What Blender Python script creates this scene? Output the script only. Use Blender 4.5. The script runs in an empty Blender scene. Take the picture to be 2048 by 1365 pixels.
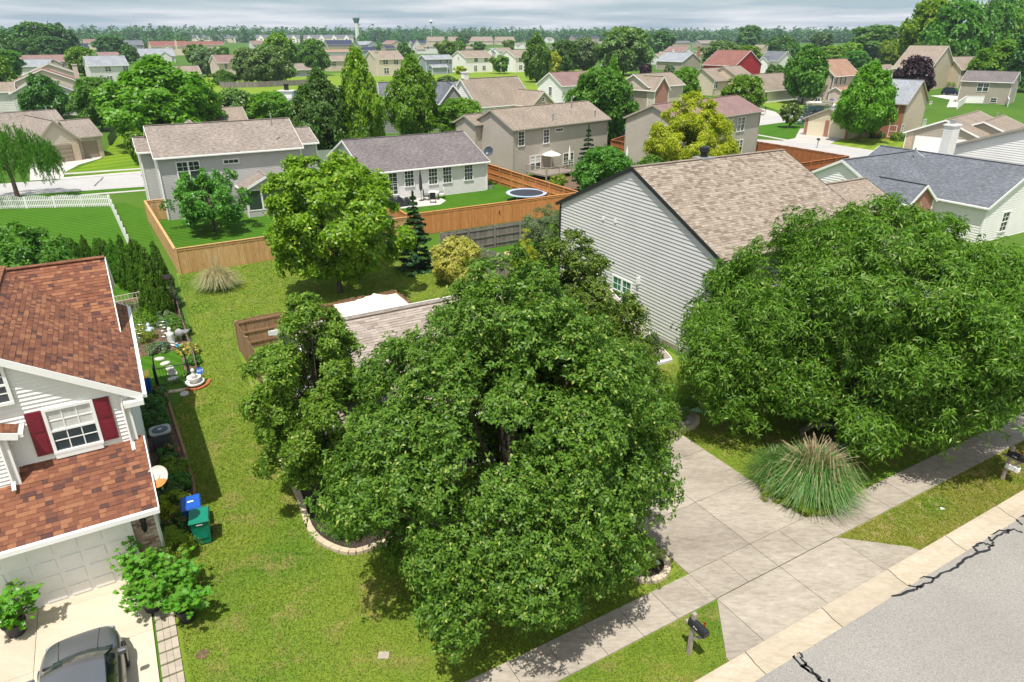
import bpy, math, random
import numpy as np
from mathutils import Vector, Matrix
rad = math.radians
random.seed(7)
C = bpy.context.scene.collection
S = bpy.context.scene

# ---------------------------------------------------------------- camera, sky, sun, exposure
CAM_H, HOR, FPX = 15.0, 66.0, 1365.0
PITCH = math.atan((682.5 - HOR) / FPX)
cam = bpy.data.cameras.new('camera'); co = bpy.data.objects.new('camera', cam); C.objects.link(co)
co.location = (0, 0, CAM_H); co.rotation_euler = (math.pi / 2 - PITCH, 0, 0)
cam.sensor_width = 36; cam.lens = 36 * FPX / 2048; cam.clip_start = .1; cam.clip_end = 20000
S.camera = co
S.view_settings.view_transform = 'Standard'; S.view_settings.look = 'None'
S.view_settings.gamma = 1; S.view_settings.use_curve_mapping = False
S.view_settings.exposure = 0.25
S.render.resolution_x = 1024; S.render.resolution_y = 682
SUN = Vector((-.10, -.39, 1)).normalized()
SUN_EL = math.asin(SUN.z)
w = bpy.data.worlds.new('World'); S.world = w; w.use_nodes = True
nt = w.node_tree; nt.nodes.clear()
def nd(nt, kind, **kw):
    n = nt.nodes.new(kind)
    for k, v in kw.items():
        if k.startswith('_'):
            setattr(n, k[1:], v)
        else:
            i = n.inputs[int(k[1:])] if k[0] == 'i' and k[1:].isdigit() else n.inputs[k.replace('__', ' ')]
            if isinstance(v, tuple) and len(v) == 2 and hasattr(v[0], 'outputs'):
                nt.links.new(v[0].outputs[v[1]], i)
            elif hasattr(v, 'outputs'):
                nt.links.new(v.outputs[0], i)
            else:
                i.default_value = v
    return n
def ramp(nt, fac, stops):
    r = nd(nt, 'ShaderNodeValToRGB', Fac=fac)
    e = r.color_ramp.elements
    while len(e) < len(stops): e.new(.5)
    for k, (p, c) in enumerate(stops):
        e[k].position = p; e[k].color = (*c, 1) if len(c) == 3 else c
    return r
def mixc(nt, fac, a, b, mode='MIX'):
    m = nd(nt, 'ShaderNodeMix', _data_type='RGBA', _blend_type=mode)
    for idx, v in ((0, fac), (6, a), (7, b)):
        if isinstance(v, tuple) and len(v) == 2 and hasattr(v[0], 'outputs'): nt.links.new(v[0].outputs[v[1]], m.inputs[idx])
        elif hasattr(v, 'outputs'): nt.links.new(v.outputs[0], m.inputs[idx])
        else: m.inputs[idx].default_value = v if not isinstance(v, tuple) or len(v) == 4 else (*v, 1)
    return (m, 2)
def mth(nt, op, a, b=0., c=None):
    kw = {'i0': a, 'i1': b}
    if c is not None: kw['i2'] = c
    return nd(nt, 'ShaderNodeMath', _operation=op, **kw)
sky = nd(nt, 'ShaderNodeTexSky', _sky_type='NISHITA', _sun_disc=False)
sky.sun_elevation = SUN_EL; sky.sun_rotation = math.atan2(SUN.x, SUN.y); sky.air_density = 1.3; sky.dust_density = 1.2; sky.ozone_density = 1.5
tc = nd(nt, 'ShaderNodeTexCoord')
sep = nd(nt, 'ShaderNodeSeparateXYZ', Vector=(tc, 0))
den = mth(nt, 'ADD', mth(nt, 'ABSOLUTE', (sep, 2)), .035)
px = mth(nt, 'DIVIDE', (sep, 0), den); py = mth(nt, 'DIVIDE', (sep, 1), den)
cv = nd(nt, 'ShaderNodeCombineXYZ', X=mth(nt, 'MULTIPLY', px, .42), Y=mth(nt, 'MULTIPLY', py, .30), Z=.0)
cn = nd(nt, 'ShaderNodeTexNoise', Vector=cv, Scale=.42, Detail=5., Roughness=.5)
cm = ramp(nt, (cn, 0), [(.40, (0, 0, 0)), (.56, (1, 1, 1))])
cn2 = nd(nt, 'ShaderNodeTexNoise', Vector=cv, Scale=1.1, Detail=5.)
cc = ramp(nt, (cn2, 0), [(.3, (6.6, 7.1, 7.8)), (.65, (10.2, 10.2, 10.3))])
skyt = mixc(nt, .45, (sky, 0), (4.8, 7.8, 10.4))
final = mixc(nt, (cm, 0), skyt, (cc, 0))
bg = nd(nt, 'ShaderNodeBackground', Color=final, Strength=.082)
nd(nt, 'ShaderNodeOutputWorld', Surface=bg)
sl = bpy.data.lights.new('sun', 'SUN'); sl.energy = 5.0; sl.angle = rad(.55); sl.color = (1, .955, .905)
so = bpy.data.objects.new('sun', sl); C.objects.link(so)
so.rotation_euler = SUN.to_track_quat('Z', 'Y').to_euler(); so.location = (0, -60, 120)

# ---------------------------------------------------------------- helpers
CS, SN = math.cos(rad(30)), math.sin(rad(30))
def G(u, v, z=0.): return Vector((u * CS - v * SN, u * SN + v * CS, z))      # the street grid of the near block
def ray(px, py):
    s, c = math.sin(PITCH), math.cos(PITCH); dx = (px - 1024) / FPX; dy = -(py - 682.5) / FPX
    return Vector((dx, c + dy * s, -s + dy * c))
def at(px, py, z=0.):
    d = ray(px, py); t = (z - CAM_H) / d.z
    return Vector((d.x * t, d.y * t, z))
def proj(p):
    s, c = math.sin(PITCH), math.cos(PITCH); z = p[2] - CAM_H
    f = p[1] * c - z * s; u = p[1] * s + z * c
    return 1024 + FPX * p[0] / f, 682.5 - FPX * u / f, FPX / f
def ztop(p, y):
    lo, hi = 0., 60.
    for _ in range(40):
        m = (lo + hi) / 2
        if proj((p[0], p[1], m))[1] > y: lo = m
        else: hi = m
    return lo
def link(o): C.objects.link(o); return o
def tag(o, label, cat=None, group=None, kind=None):
    if label: o['label'] = label
    if cat: o['category'] = cat
    if group: o['group'] = group
    if kind: o['kind'] = kind
    return o
def thing(name, label, cat, loc=(0, 0, 0), rz=0., group=None):
    o = bpy.data.objects.new(name, None); o.empty_display_size = .3; link(o); o.location = loc; o.rotation_euler = (0, 0, rz)
    return tag(o, label, cat, group)
def inst(name, me, parent=None, loc=(0, 0, 0), rz=0., sc=None, rot=None):
    o = bpy.data.objects.new(name, me); link(o); o.location = loc; o.rotation_euler = rot or (0, 0, rz)
    if sc: o.scale = sc
    if parent: o.parent = parent
    return o
class MB:
    def __init__(s): s.v = []; s.f = []; s.m = []
    def face(s, pts, mi=0):
        b = len(s.v); s.v += [tuple(p) for p in pts]; s.f.append(tuple(range(b, b + len(pts)))); s.m.append(mi); return s
    def box(s, x0, x1, y0, y1, z0, z1, mi=0):
        b = len(s.v)
        s.v += [(x0, y0, z0), (x1, y0, z0), (x1, y1, z0), (x0, y1, z0), (x0, y0, z1), (x1, y0, z1), (x1, y1, z1), (x0, y1, z1)]
        for q in ((0, 3, 2, 1), (4, 5, 6, 7), (0, 1, 5, 4), (1, 2, 6, 5), (2, 3, 7, 6), (3, 0, 4, 7)):
            s.f.append(tuple(b + k for k in q)); s.m.append(mi)
        return s
    def beam(s, p, q, wd, ht, mi=0):
        p, q = Vector(p), Vector(q); d = (q - p).normalized(); up = Vector((0, 0, 1)) if abs(d.z) < .95 else Vector((0, 1, 0))
        t = d.cross(up).normalized() * wd / 2; n = t.cross(d).normalized() * ht / 2; b = len(s.v)
        for c in (p, q):
            for a, e in ((-1, -1), (1, -1), (1, 1), (-1, 1)): s.v.append(tuple(c + t * a + n * e))
        for k in ((0, 1, 2, 3), (7, 6, 5, 4), (0, 4, 5, 1), (1, 5, 6, 2), (2, 6, 7, 3), (3, 7, 4, 0)):
            s.f.append(tuple(b + i for i in k)); s.m.append(mi)
        return s
    def tube(s, pts, rr, n=7, mi=0, cap=True):
        b = len(s.v); pts = [Vector(p) for p in pts]
        for k, p in enumerate(pts):
            d = (pts[min(k + 1, len(pts) - 1)] - pts[max(k - 1, 0)]).normalized()
            a = d.cross(Vector((0, 0, 1)) if abs(d.z) < .9 else Vector((1, 0, 0))).normalized(); e = d.cross(a)
            for j in range(n):
                t = 2 * math.pi * j / n; s.v.append(tuple(p + (a * math.cos(t) + e * math.sin(t)) * rr[k]))
        for k in range(len(pts) - 1):
            for j in range(n):
                s.f.append((b + k * n + j, b + k * n + (j + 1) % n, b + (k + 1) * n + (j + 1) % n, b + (k + 1) * n + j)); s.m.append(mi)
        if cap:
            s.f.append(tuple(b + j for j in range(n))[::-1]); s.m.append(mi)
            s.f.append(tuple(b + (len(pts) - 1) * n + j for j in range(n))); s.m.append(mi)
        return s
    def lathe(s, prof, cx=0, cy=0, n=20, mi=0, sx=1, sy=1):
        b = len(s.v)
        for r, z in prof:
            for j in range(n):
                t = 2 * math.pi * j / n; s.v.append((cx + r * sx * math.cos(t), cy + r * sy * math.sin(t), z))
        for k in range(len(prof) - 1):
            for j in range(n):
                s.f.append((b + k * n + j, b + k * n + (j + 1) % n, b + (k + 1) * n + (j + 1) % n, b + (k + 1) * n + j)); s.m.append(mi)
        s.f.append(tuple(b + j for j in range(n))[::-1]); s.m.append(mi)
        s.f.append(tuple(b + (len(prof) - 1) * n + j for j in range(n))); s.m.append(mi)
        return s
    def prism(s, poly, z0, z1, mi=0, mtop=None):
        b = len(s.v); n = len(poly)
        s.v += [(p[0], p[1], z0) for p in poly] + [(p[0], p[1], z1) for p in poly]
        s.f.append(tuple(range(b + n, b + 2 * n))); s.m.append(mi if mtop is None else mtop)
        s.f.append(tuple(range(b, b + n))[::-1]); s.m.append(mi)
        for k in range(n): s.f.append((b + k, b + (k + 1) % n, b + n + (k + 1) % n, b + n + k)); s.m.append(mi)
        return s
    def mesh(s, name, mats):
        me = bpy.data.meshes.new(name); me.from_pydata(s.v, [], s.f)
        for m in (mats if isinstance(mats, (list, tuple)) else [mats]): me.materials.append(m)
        me.polygons.foreach_set('material_index', s.m)
        if len(s.f) < 20000:
            uv = me.uv_layers.new(name='UVMap').data; co = s.v
            for p in me.polygons:
                n = p.normal
                if abs(n.z) > .985: t, bb = (1, 0, 0), (0, 1, 0)
                else:
                    l = math.hypot(n.x, n.y) or 1; t = (-n.y / l, n.x / l, 0)
                    bb = (n.y * t[2] - n.z * t[1], n.z * t[0] - n.x * t[2], n.x * t[1] - n.y * t[0])
                for li, vi in zip(p.loop_indices, p.vertices):
                    c = co[vi]
                    uv[li].uv = (c[0] * t[0] + c[1] * t[1], c[0] * bb[0] + c[1] * bb[1] + c[2] * bb[2])
        return me
    def build(s, name, mats, parent=None, smooth=False, loc=(0, 0, 0), rz=0.):
        me = s.mesh(name, mats)
        if smooth: me.polygons.foreach_set('use_smooth', [True] * len(me.polygons))
        return inst(name, me, parent, loc, rz)

# ---------------------------------------------------------------- materials
def pbsdf(name):
    m = bpy.data.materials.new(name); m.use_nodes = True
    return m, m.node_tree, m.node_tree.nodes['Principled BSDF']
def plain(name, col, rough=.6, var=.10, scale=3., metal=0., bump=0., fine=60., spec=.4):
    m, t, b = pbsdf(name)
    b.inputs['Roughness'].default_value = rough; b.inputs['Metallic'].default_value = metal
    b.inputs['Specular IOR Level'].default_value = spec
    tcn = nd(t, 'ShaderNodeTexCoord')
    n = nd(t, 'ShaderNodeTexNoise', Vector=(tcn, 3), Scale=scale, Detail=5.)
    lo = tuple(c * (1 - var) for c in col); hi = tuple(min(1, c * (1 + var)) for c in col)
    r = ramp(t, (n, 0), [(.3, lo), (.7, hi)]); t.links.new(r.outputs[0], b.inputs['Base Color'])
    if bump:
        n2 = nd(t, 'ShaderNodeTexNoise', Vector=(tcn, 3), Scale=fine, Detail=3.)
        bp = nd(t, 'ShaderNodeBump', Strength=bump, Distance=.02, Height=(n2, 0)); t.links.new(bp.outputs[0], b.inputs['Normal'])
    return m
def shingle(name, c1, c2, c3, w=.30, h=.145, rough=.9):
    m, t, b = pbsdf(name); b.inputs['Roughness'].default_value = rough; b.inputs['Specular IOR Level'].default_value = .15
    uv = nd(t, 'ShaderNodeUVMap')
    br = nd(t, 'ShaderNodeTexBrick', Vector=(uv, 0), Color1=(*c1, 1), Color2=(*c2, 1), Mortar=(*[k * .45 for k in c1], 1), Scale=1., Brick__Width=w, Row__Height=h)
    br.inputs['Mortar Size'].default_value = .008; br.inputs['Bias'].default_value = 0; br.inputs['Mortar Smooth'].default_value = .6
    mp = nd(t, 'ShaderNodeMapping', Vector=(uv, 0)); mp.inputs['Scale'].default_value = (3.1, 6.8, 1)
    n = nd(t, 'ShaderNodeTexNoise', Vector=mp, Scale=1., Detail=2.)
    n3 = nd(t, 'ShaderNodeTexNoise', Vector=(uv, 0), Scale=.35, Detail=4.)
    f = ramp(t, (n, 0), [(.42, (0, 0, 0)), (.62, (1, 1, 1))])
    a = mixc(t, mth(t, 'MULTIPLY', (f, 0), .75), (br, 0), c3)
    g = ramp(t, (n3, 0), [(.3, (.86, .86, .86)), (.7, (1.1, 1.1, 1.1))])
    a = mixc(t, 1., a, (g, 0), 'MULTIPLY')
    t.links.new(a[0].outputs[2], b.inputs['Base Color'])
    bp = nd(t, 'ShaderNodeBump', Strength=.6, Distance=.012, Height=(br, 1)); bp.invert = True
    t.links.new(bp.outputs[0], b.inputs['Normal'])
    return m
def brick_mat(name, c1, c2, mort, w=.22, h=.075):
    m, t, b = pbsdf(name); b.inputs['Roughness'].default_value = .9
    uv = nd(t, 'ShaderNodeUVMap')
    br = nd(t, 'ShaderNodeTexBrick', Vector=(uv, 0), Color1=(*c1, 1), Color2=(*c2, 1), Mortar=(*mort, 1), Scale=1., Brick__Width=w, Row__Height=h)
    br.inputs['Mortar Size'].default_value = .006
    t.links.new(br.outputs[0], b.inputs['Base Color'])
    bp = nd(t, 'ShaderNodeBump', Strength=.5, Distance=.01, Height=(br, 1)); bp.invert = True; t.links.new(bp.outputs[0], b.inputs['Normal'])
    return m
def wood(name, c1, c2, dark, rough=.85):
    m, t, b = pbsdf(name); b.inputs['Roughness'].default_value = rough; b.inputs['Specular IOR Level'].default_value = .2
    tcn = nd(t, 'ShaderNodeTexCoord'); oi = nd(t, 'ShaderNodeObjectInfo')
    off = nd(t, 'ShaderNodeVectorMath', _operation='ADD', i0=(tcn, 3), i1=nd(t, 'ShaderNodeCombineXYZ', X=mth(t, 'MULTIPLY', (oi, 5), 37.), Y=mth(t, 'MULTIPLY', (oi, 5), 91.)))
    mp = nd(t, 'ShaderNodeMapping', Vector=(off, 0)); mp.inputs['Scale'].default_value = (14, 14, 1.6)
    n = nd(t, 'ShaderNodeTexNoise', Vector=mp, Scale=2., Detail=5.)
    n2 = nd(t, 'ShaderNodeTexNoise', Vector=(off, 0), Scale=1.3, Detail=3.)
    a = ramp(t, (oi, 5), [(0., c1), (1., c2)])
    a = mixc(t, mth(t, 'MULTIPLY', ramp(t, (n, 0), [(.45, (0, 0, 0)), (.75, (1, 1, 1))]), .6), (a, 0), dark)
    a = mixc(t, mth(t, 'MULTIPLY', ramp(t, (n2, 0), [(.5, (0, 0, 0)), (.8, (1, 1, 1))]), .45), a, dark)
    t.links.new(a[0].outputs[2], b.inputs['Base Color'])
    return m
def leaf(name, c1, c2, c3=None, trans=.35, gloss=.42, spec=.35):
    m, t, b = pbsdf(name)
    ge = nd(t, 'ShaderNodeNewGeometry'); oi = nd(t, 'ShaderNodeObjectInfo'); c3 = c3 or c2
    r = ramp(t, (ge, 8), [(0., c1), (.55, c2), (.93, c2), (1., c3)])
    hs = nd(t, 'ShaderNodeHueSaturation', Hue=mth(t, 'ADD', mth(t, 'MULTIPLY', (oi, 5), .03), .485), Value=mth(t, 'ADD', mth(t, 'MULTIPLY', (oi, 5), .3), .85), Color=(r, 0))
    t.links.new(hs.outputs[0], b.inputs['Base Color'])
    b.inputs['Roughness'].default_value = gloss; b.inputs['Specular IOR Level'].default_value = spec
    tr = nd(t, 'ShaderNodeBsdfTranslucent', Color=mixc(t, 1., (hs, 0), (1.25, 1.5, .6), 'MULTIPLY'))
    mx = nd(t, 'ShaderNodeMixShader', Fac=trans, i1=b, i2=tr)
    t.links.new(mx.outputs[0], t.nodes['Material Output'].inputs['Surface'])
    return m
def lawn_nodes(t, cols, dry, dryamt, scale=.25, stripe=None):
    ge = nd(t, 'ShaderNodeNewGeometry')
    n1 = nd(t, 'ShaderNodeTexNoise', Vector=(ge, 0), Scale=scale, Detail=6., Roughness=.6)
    n2 = nd(t, 'ShaderNodeTexNoise', Vector=(ge, 0), Scale=scale * 4, Detail=8., Roughness=.7)
    n3 = nd(t, 'ShaderNodeTexNoise', Vector=(ge, 0), Scale=18., Detail=4., Roughness=.7)
    a = ramp(t, (n1, 0), [(.32, cols[0]), (.5, cols[1]), (.68, cols[2])])
    a = mixc(t, mth(t, 'MULTIPLY', ramp(t, (n2, 0), [(.51, (0, 0, 0)), (.70, (1, 1, 1))]), dryamt), (a, 0), dry)
    if stripe:
        mp = nd(t, 'ShaderNodeMapping', Vector=(ge, 0)); mp.inputs['Rotation'].default_value = (0, 0, rad(stripe[0]))
        wv = nd(t, 'ShaderNodeTexWave', Vector=mp, Scale=stripe[1], Distortion=1.2); wv.inputs['Detail Scale'].default_value = .3
        a = mixc(t, 1., a, ramp(t, (wv, 1), [(.3, (.84, .88, .8)), (.7, (1.12, 1.08, 1.1))]), 'MULTIPLY')
    a = mixc(t, 1., a, ramp(t, (n3, 0), [(.3, (.78, .8, .76)), (.7, (1.18, 1.15, 1.18))]), 'MULTIPLY')
    return a, n3
def lawn(name, cols, dry=(.30, .27, .09), dryamt=.3, scale=.25, stripe=None, bump=1.):
    m, t, b = pbsdf(name); a, n3 = lawn_nodes(t, cols, dry, dryamt, scale, stripe)
    t.links.new(a[0].outputs[2], b.inputs['Base Color']); b.inputs['Roughness'].default_value = .95; b.inputs['Specular IOR Level'].default_value = .1
    bp = nd(t, 'ShaderNodeBump', Strength=bump, Distance=.06, Height=(n3, 0)); t.links.new(bp.outputs[0], b.inputs['Normal'])
    return m
def concrete(name, col, dark, stain=.5, scale=.5):
    m, t, b = pbsdf(name); b.inputs['Roughness'].default_value = .9; b.inputs['Specular IOR Level'].default_value = .2
    ge = nd(t, 'ShaderNodeNewGeometry'); oi = nd(t, 'ShaderNodeObjectInfo')
    mp = nd(t, 'ShaderNodeMapping', Vector=(ge, 0)); mp.inputs['Rotation'].default_value = (0, 0, rad(60)); mp.inputs['Scale'].default_value = (.45, 1.5, 1)
    n1 = nd(t, 'ShaderNodeTexNoise', Vector=mp, Scale=scale, Detail=9., Roughness=.65)
    n2 = nd(t, 'ShaderNodeTexNoise', Vector=mp, Scale=7., Detail=8., Roughness=.75)
    a = ramp(t, (n1, 0), [(.38, dark), (.62, col)])
    a = mixc(t, stain, (a, 0), mixc(t, ramp(t, (n2, 0), [(.35, (0, 0, 0)), (.7, (1, 1, 1))]), dark, col))
    v = mth(t, 'ADD', mth(t, 'MULTIPLY', (oi, 5), .16), .92)
    a = mixc(t, 1., a, nd(t, 'ShaderNodeCombineXYZ', X=v, Y=v, Z=v), 'MULTIPLY')
    t.links.new(a[0].outputs[2], b.inputs['Base Color'])
    n3 = nd(t, 'ShaderNodeTexNoise', Vector=(ge, 0), Scale=45., Detail=4.)
    bp = nd(t, 'ShaderNodeBump', Strength=.25, Distance=.01, Height=(n3, 0)); t.links.new(bp.outputs[0], b.inputs['Normal'])
    return m
def asphalt(name, c1, c2):
    m, t, b = pbsdf(name); b.inputs['Roughness'].default_value = .92; b.inputs['Specular IOR Level'].default_value = .2
    ge = nd(t, 'ShaderNodeNewGeometry')
    n1 = nd(t, 'ShaderNodeTexNoise', Vector=(ge, 0), Scale=.35, Detail=5.)
    n2 = nd(t, 'ShaderNodeTexNoise', Vector=(ge, 0), Scale=28., Detail=3., Roughness=.8)
    vo = nd(t, 'ShaderNodeTexVoronoi', Vector=(ge, 0), Scale=34.)
    a = ramp(t, (n1, 0), [(.3, c1), (.7, c2)])
    a = mixc(t, 1., (a, 0), ramp(t, (n2, 0), [(.34, (.45, .45, .46)), (.5, (1, 1, 1)), (.66, (1.5, 1.48, 1.42))]), 'MULTIPLY')
    a = mixc(t, .5, a, ramp(t, (vo, 1), [(0., c1), (1., c2)]))
    t.links.new(a[0].outputs[2], b.inputs['Base Color'])
    bp = nd(t, 'ShaderNodeBump', Strength=.6, Distance=.012, Height=(vo, 0)); t.links.new(bp.outputs[0], b.inputs['Normal'])
    return m
M = {}
M['white'] = plain('white_paint', (.80, .79, .76), .5, .03)
M['cream'] = plain('cream_trim', (.72, .68, .58), .6, .04)
M['black'] = plain('black_trim', (.02, .022, .025), .45, .1)
M['pane'] = plain('window_glass', (.035, .045, .05), .06, .3, .8, spec=.9)
M['blind'] = plain('window_blind', (.55, .55, .52), .5, .12, 9, spec=.6)
M['curtain'] = plain('green_curtain', (.02, .15, .10), .35, .5, 7, spec=.6)
def siding(n, c): M[n] = plain('siding_' + n, c, .55, .05, .6); return M[n]
for n, c in (('gray', (.56, .55, .535)), ('white_siding', (.80, .78, .74)), ('taupe', (.43, .38, .325)), ('beige', (.56, .48, .39)), ('sungray', (.44, .43, .42)),
             ('tan', (.56, .47, .35)), ('bluegray', (.28, .32, .36)), ('pinkbeige', (.56, .46, .39)), ('creamwall', (.68, .60, .44)), ('red_siding', (.40, .02, .03)),
             ('khaki', (.36, .32, .255)), ('ltgray', (.50, .50, .49)), ('patiowhite', (.66, .65, .63)), ('palegray', (.62, .61, .58)), ('dkgray', (.25, .245, .235))): siding(n, c)
M['sh_brown'] = shingle('shingle_brown', (.20, .082, .045), (.31, .14, .07), (.11, .05, .035))
M['sh_tan'] = shingle('shingle_tan', (.28, .228, .178), (.35, .29, .23), (.18, .14, .11))
M['sh_gray'] = shingle('shingle_weathered', (.275, .232, .195), (.345, .298, .255), (.165, .132, .11))
M['sh_dark'] = shingle('shingle_dark', (.165, .145, .14), (.23, .205, .20), (.10, .085, .085))
M['sh_blue'] = shingle('shingle_slate', (.135, .145, .162), (.19, .20, .22), (.09, .097, .112))
M['sh_ltblue'] = shingle('shingle_light_slate', (.26, .28, .30), (.38, .39, .41), (.18, .20, .22))
M['sh_mauve'] = shingle('shingle_mauve', (.24, .155, .14), (.30, .20, .18), (.18, .11, .10))
M['sh_redbrown'] = shingle('shingle_red', (.23, .10, .08), (.29, .145, .115), (.16, .07, .06))
M['sh_orange'] = shingle('shingle_copper', (.34, .205, .14), (.41, .26, .185), (.25, .145, .10))
M['sh_navy'] = shingle('shingle_navy', (.035, .045, .085), (.06, .07, .11), (.03, .035, .06))
M['brick'] = brick_mat('red_brick', (.27, .085, .05), (.38, .14, .085), (.45, .38, .32))
M['tanbrick'] = brick_mat('tan_brick', (.42, .30, .20), (.55, .42, .30), (.55, .50, .43))
M['fence_new'] = wood('cedar_gold', (.52, .30, .13), (.64, .40, .19), (.33, .17, .065))
M['fence_org'] = wood('cedar_orange', (.50, .205, .07), (.60, .27, .10), (.36, .13, .04))
M['fence_red'] = wood('stained_redwood', (.36, .115, .045), (.46, .165, .065), (.22, .07, .03))
M['fence_gray'] = wood('weathered_gray_wood', (.185, .165, .145), (.28, .255, .23), (.075, .065, .055))
M['fence_brown'] = wood('weathered_brown_wood', (.27, .15, .08), (.36, .22, .13), (.10, .065, .045))
M['deck'] = wood('deck_wood', (.36, .30, .25), (.44, .37, .31), (.22, .18, .15))
M['bark'] = plain('bark', (.115, .085, .065), .95, .35, 7, bump=.7)
M['concrete'] = concrete('concrete', (.44, .39, .315), (.22, .185, .145), .65)
M['concrete_warm'] = concrete('warm_concrete', (.60, .52, .40), (.46, .39, .29), .35)
M['curbc'] = concrete('curb_concrete', (.50, .435, .335), (.33, .27, .19), .6)
M['farconc'] = concrete('pale_concrete', (.55, .52, .47), (.42, .39, .35))
M['edging'] = concrete('edging_concrete', (.62, .52, .37), (.42, .34, .23))
M['asphalt'] = asphalt('worn_asphalt', (.225, .21, .19), (.315, .295, .265))
M['asphalt2'] = asphalt('pale_asphalt', (.36, .345, .33), (.46, .44, .42))
M['tar'] = plain('crack_sealer', (.022, .022, .024), .6, .2)
M['mulch'] = plain('dark_mulch', (.05, .035, .027), .95, .6, 20, bump=1., fine=30)
M['soil'] = plain('garden_soil', (.14, .085, .05), .95, .5, 6, bump=1., fine=25)
M['water'] = plain('pond_water', (.015, .075, .05), .06, .2, .1, spec=.8)
LG = ((.135, .225, .020), (.195, .265, .032), (.085, .205, .016))
M['lawn_front'] = lawn('front_lawn', LG, (.36, .28, .09), .75, .22)
M['lawn_back'] = lawn('back_lawn', LG, (.36, .34, .10), .5, .2)
M['lawn_deep'] = lawn('deep_lawn', ((.045, .135, .008), (.06, .155, .010), (.05, .15, .010)), (.20, .22, .06), .12, .25, stripe=(-62, .55))
M['lawn_strip'] = lawn('dry_lawn', ((.19, .25, .026), (.26, .27, .045), (.14, .25, .016)), (.50, .38, .18), .95, .5)
M['lawn_far'] = lawn('far_lawn', ((.10, .20, .012), (.15, .24, .014), (.08, .18, .012)), (.2, .22, .05), .2, .04, stripe=(40, .12), bump=.5)
M['lawn_pond'] = lawn('pond_lawn', ((.15, .24, .022), (.18, .26, .026), (.12, .21, .020)), (.2, .22, .05), .2, .04, stripe=(40, .16), bump=.5)
M['ground'] = lawn('ground', ((.05, .12, .014), (.075, .15, .016), (.04, .10, .012)), (.12, .14, .05), .3, .02, bump=.4)
M['leaf_pear'] = leaf('pear_leaf', (.032, .088, .009), (.122, .215, .022), (.38, .40, .10), .28, .45, .25)
M['leaf_pear2'] = leaf('young_pear_leaf', (.050, .125, .012), (.155, .27, .024), (.44, .44, .10), .3, .45, .25)
M['leaf_ash'] = leaf('ash_leaf', (.035, .12, .010), (.125, .275, .022), (.40, .50, .14), .32, .45, .25)
M['leaf_maple'] = leaf('maple_leaf', (.075, .18, .010), (.21, .35, .016), (.44, .50, .05), .35)
M['leaf_mid'] = leaf('mid_green_leaf', (.045, .14, .014), (.11, .25, .024), (.22, .35, .05), .32)
M['leaf_bright'] = leaf('bright_leaf', (.070, .18, .008), (.15, .29, .014), (.25, .36, .03), .35)
M['leaf_dark'] = leaf('dark_leaf', (.032, .10, .016), (.085, .20, .03), (.18, .30, .06), .3)
M['leaf_olive'] = leaf('olive_leaf', (.07, .14, .035), (.16, .25, .06), (.27, .35, .11), .3)
M['leaf_pale'] = leaf('pale_leaf', (.08, .145, .05), (.17, .25, .10), (.3, .36, .2), .3)
M['leaf_gold'] = leaf('golden_leaf', (.22, .29, .010), (.44, .50, .022), (.60, .6, .08), .4)
M['leaf_yellow'] = leaf('yellow_leaf', (.30, .32, .03), (.50, .46, .10), (.6, .55, .2), .3)
M['leaf_plum'] = leaf('plum_leaf', (.018, .008, .012), (.05, .022, .03), (.09, .05, .05), .15)
M['leaf_far'] = leaf('far_leaf', (.035, .11, .030), (.075, .18, .045), (.13, .25, .06), .25)
M['leaf_far2'] = leaf('far_bright_leaf', (.045, .12, .020), (.09, .19, .03), (.14, .24, .04), .2)
M['leaf_fig'] = leaf('fig_leaf', (.06, .19, .012), (.11, .29, .02), None, .3)
M['needle'] = leaf('spruce_needle', (.016, .052, .014), (.034, .09, .02), (.06, .13, .03), .15)
M['needle_blue'] = leaf('blue_needle', (.07, .13, .115), (.14, .22, .19), (.2, .3, .26), .15)
M['arb'] = leaf('arborvitae_leaf', (.04, .125, .010), (.10, .23, .018), (.18, .32, .03), .3)
M['globe'] = leaf('globe_shrub_leaf', (.055, .16, .010), (.10, .24, .014), None, .25)
M['chart'] = leaf('chartreuse_leaf', (.12, .20, .012), (.24, .32, .02), (.36, .4, .05), .3)
M['straw'] = leaf('dry_grass_blade', (.34, .27, .14), (.52, .44, .26), (.24, .28, .10), .25)
M['blade'] = leaf('grass_blade', (.06, .16, .03), (.14, .26, .06), (.4, .36, .18), .3)
M['flower'] = leaf('pink_flower', (.55, .05, .06), (.7, .18, .16), (.8, .5, .42), .3)
M['flower_w'] = leaf('white_flower', (.6, .6, .45), (.75, .75, .6), None, .3)
M['flower_y'] = leaf('yellow_flower', (.7, .42, .01), (.8, .55, .02), None, .3)
M['metal'] = plain('galvanised_metal', (.45, .46, .47), .4, .1, metal=.7)
M['iron'] = plain('black_iron', (.018, .02, .02), .4, .15)

# ---------------------------------------------------------------- the ground, streets and pavements
def sheet(name, pts, z, m, kind='structure', parent=None):
    b = MB(); b.face([(p[0], p[1], z) for p in pts]); o = b.build(name, m, parent)
    if kind: o['kind'] = kind
    return o
b = MB(); R0 = 9000
b.face([(-R0, -R0, 0), (R0, -R0, 0), (R0, R0, 0), (-R0, R0, 0)]); o = b.build('ground', M['ground']); o['kind'] = 'structure'
UV = lambda *q: [G(*p) for p in q]
PXs = lambda *q: [at(*p) for p in q]
sheet('front_lawn', UV((-1.2, 9), (12.7, 9), (12.7, 18), (18, 19), (22, 24), (22, 30), (19.4, 37), (19.4, 50), (2.35, 50.0), (1.75, 33), (.3, 30), (-1.2, 19)), .004, M['lawn_front'])
sheet('back_lawn', UV((1.8, 32), (4, 28), (13, 30), (23, 34), (21.2, 37.5), (19.6, 44), (19.5, 50), (2.35, 49.6)), .008, M['lawn_back'])
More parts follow.
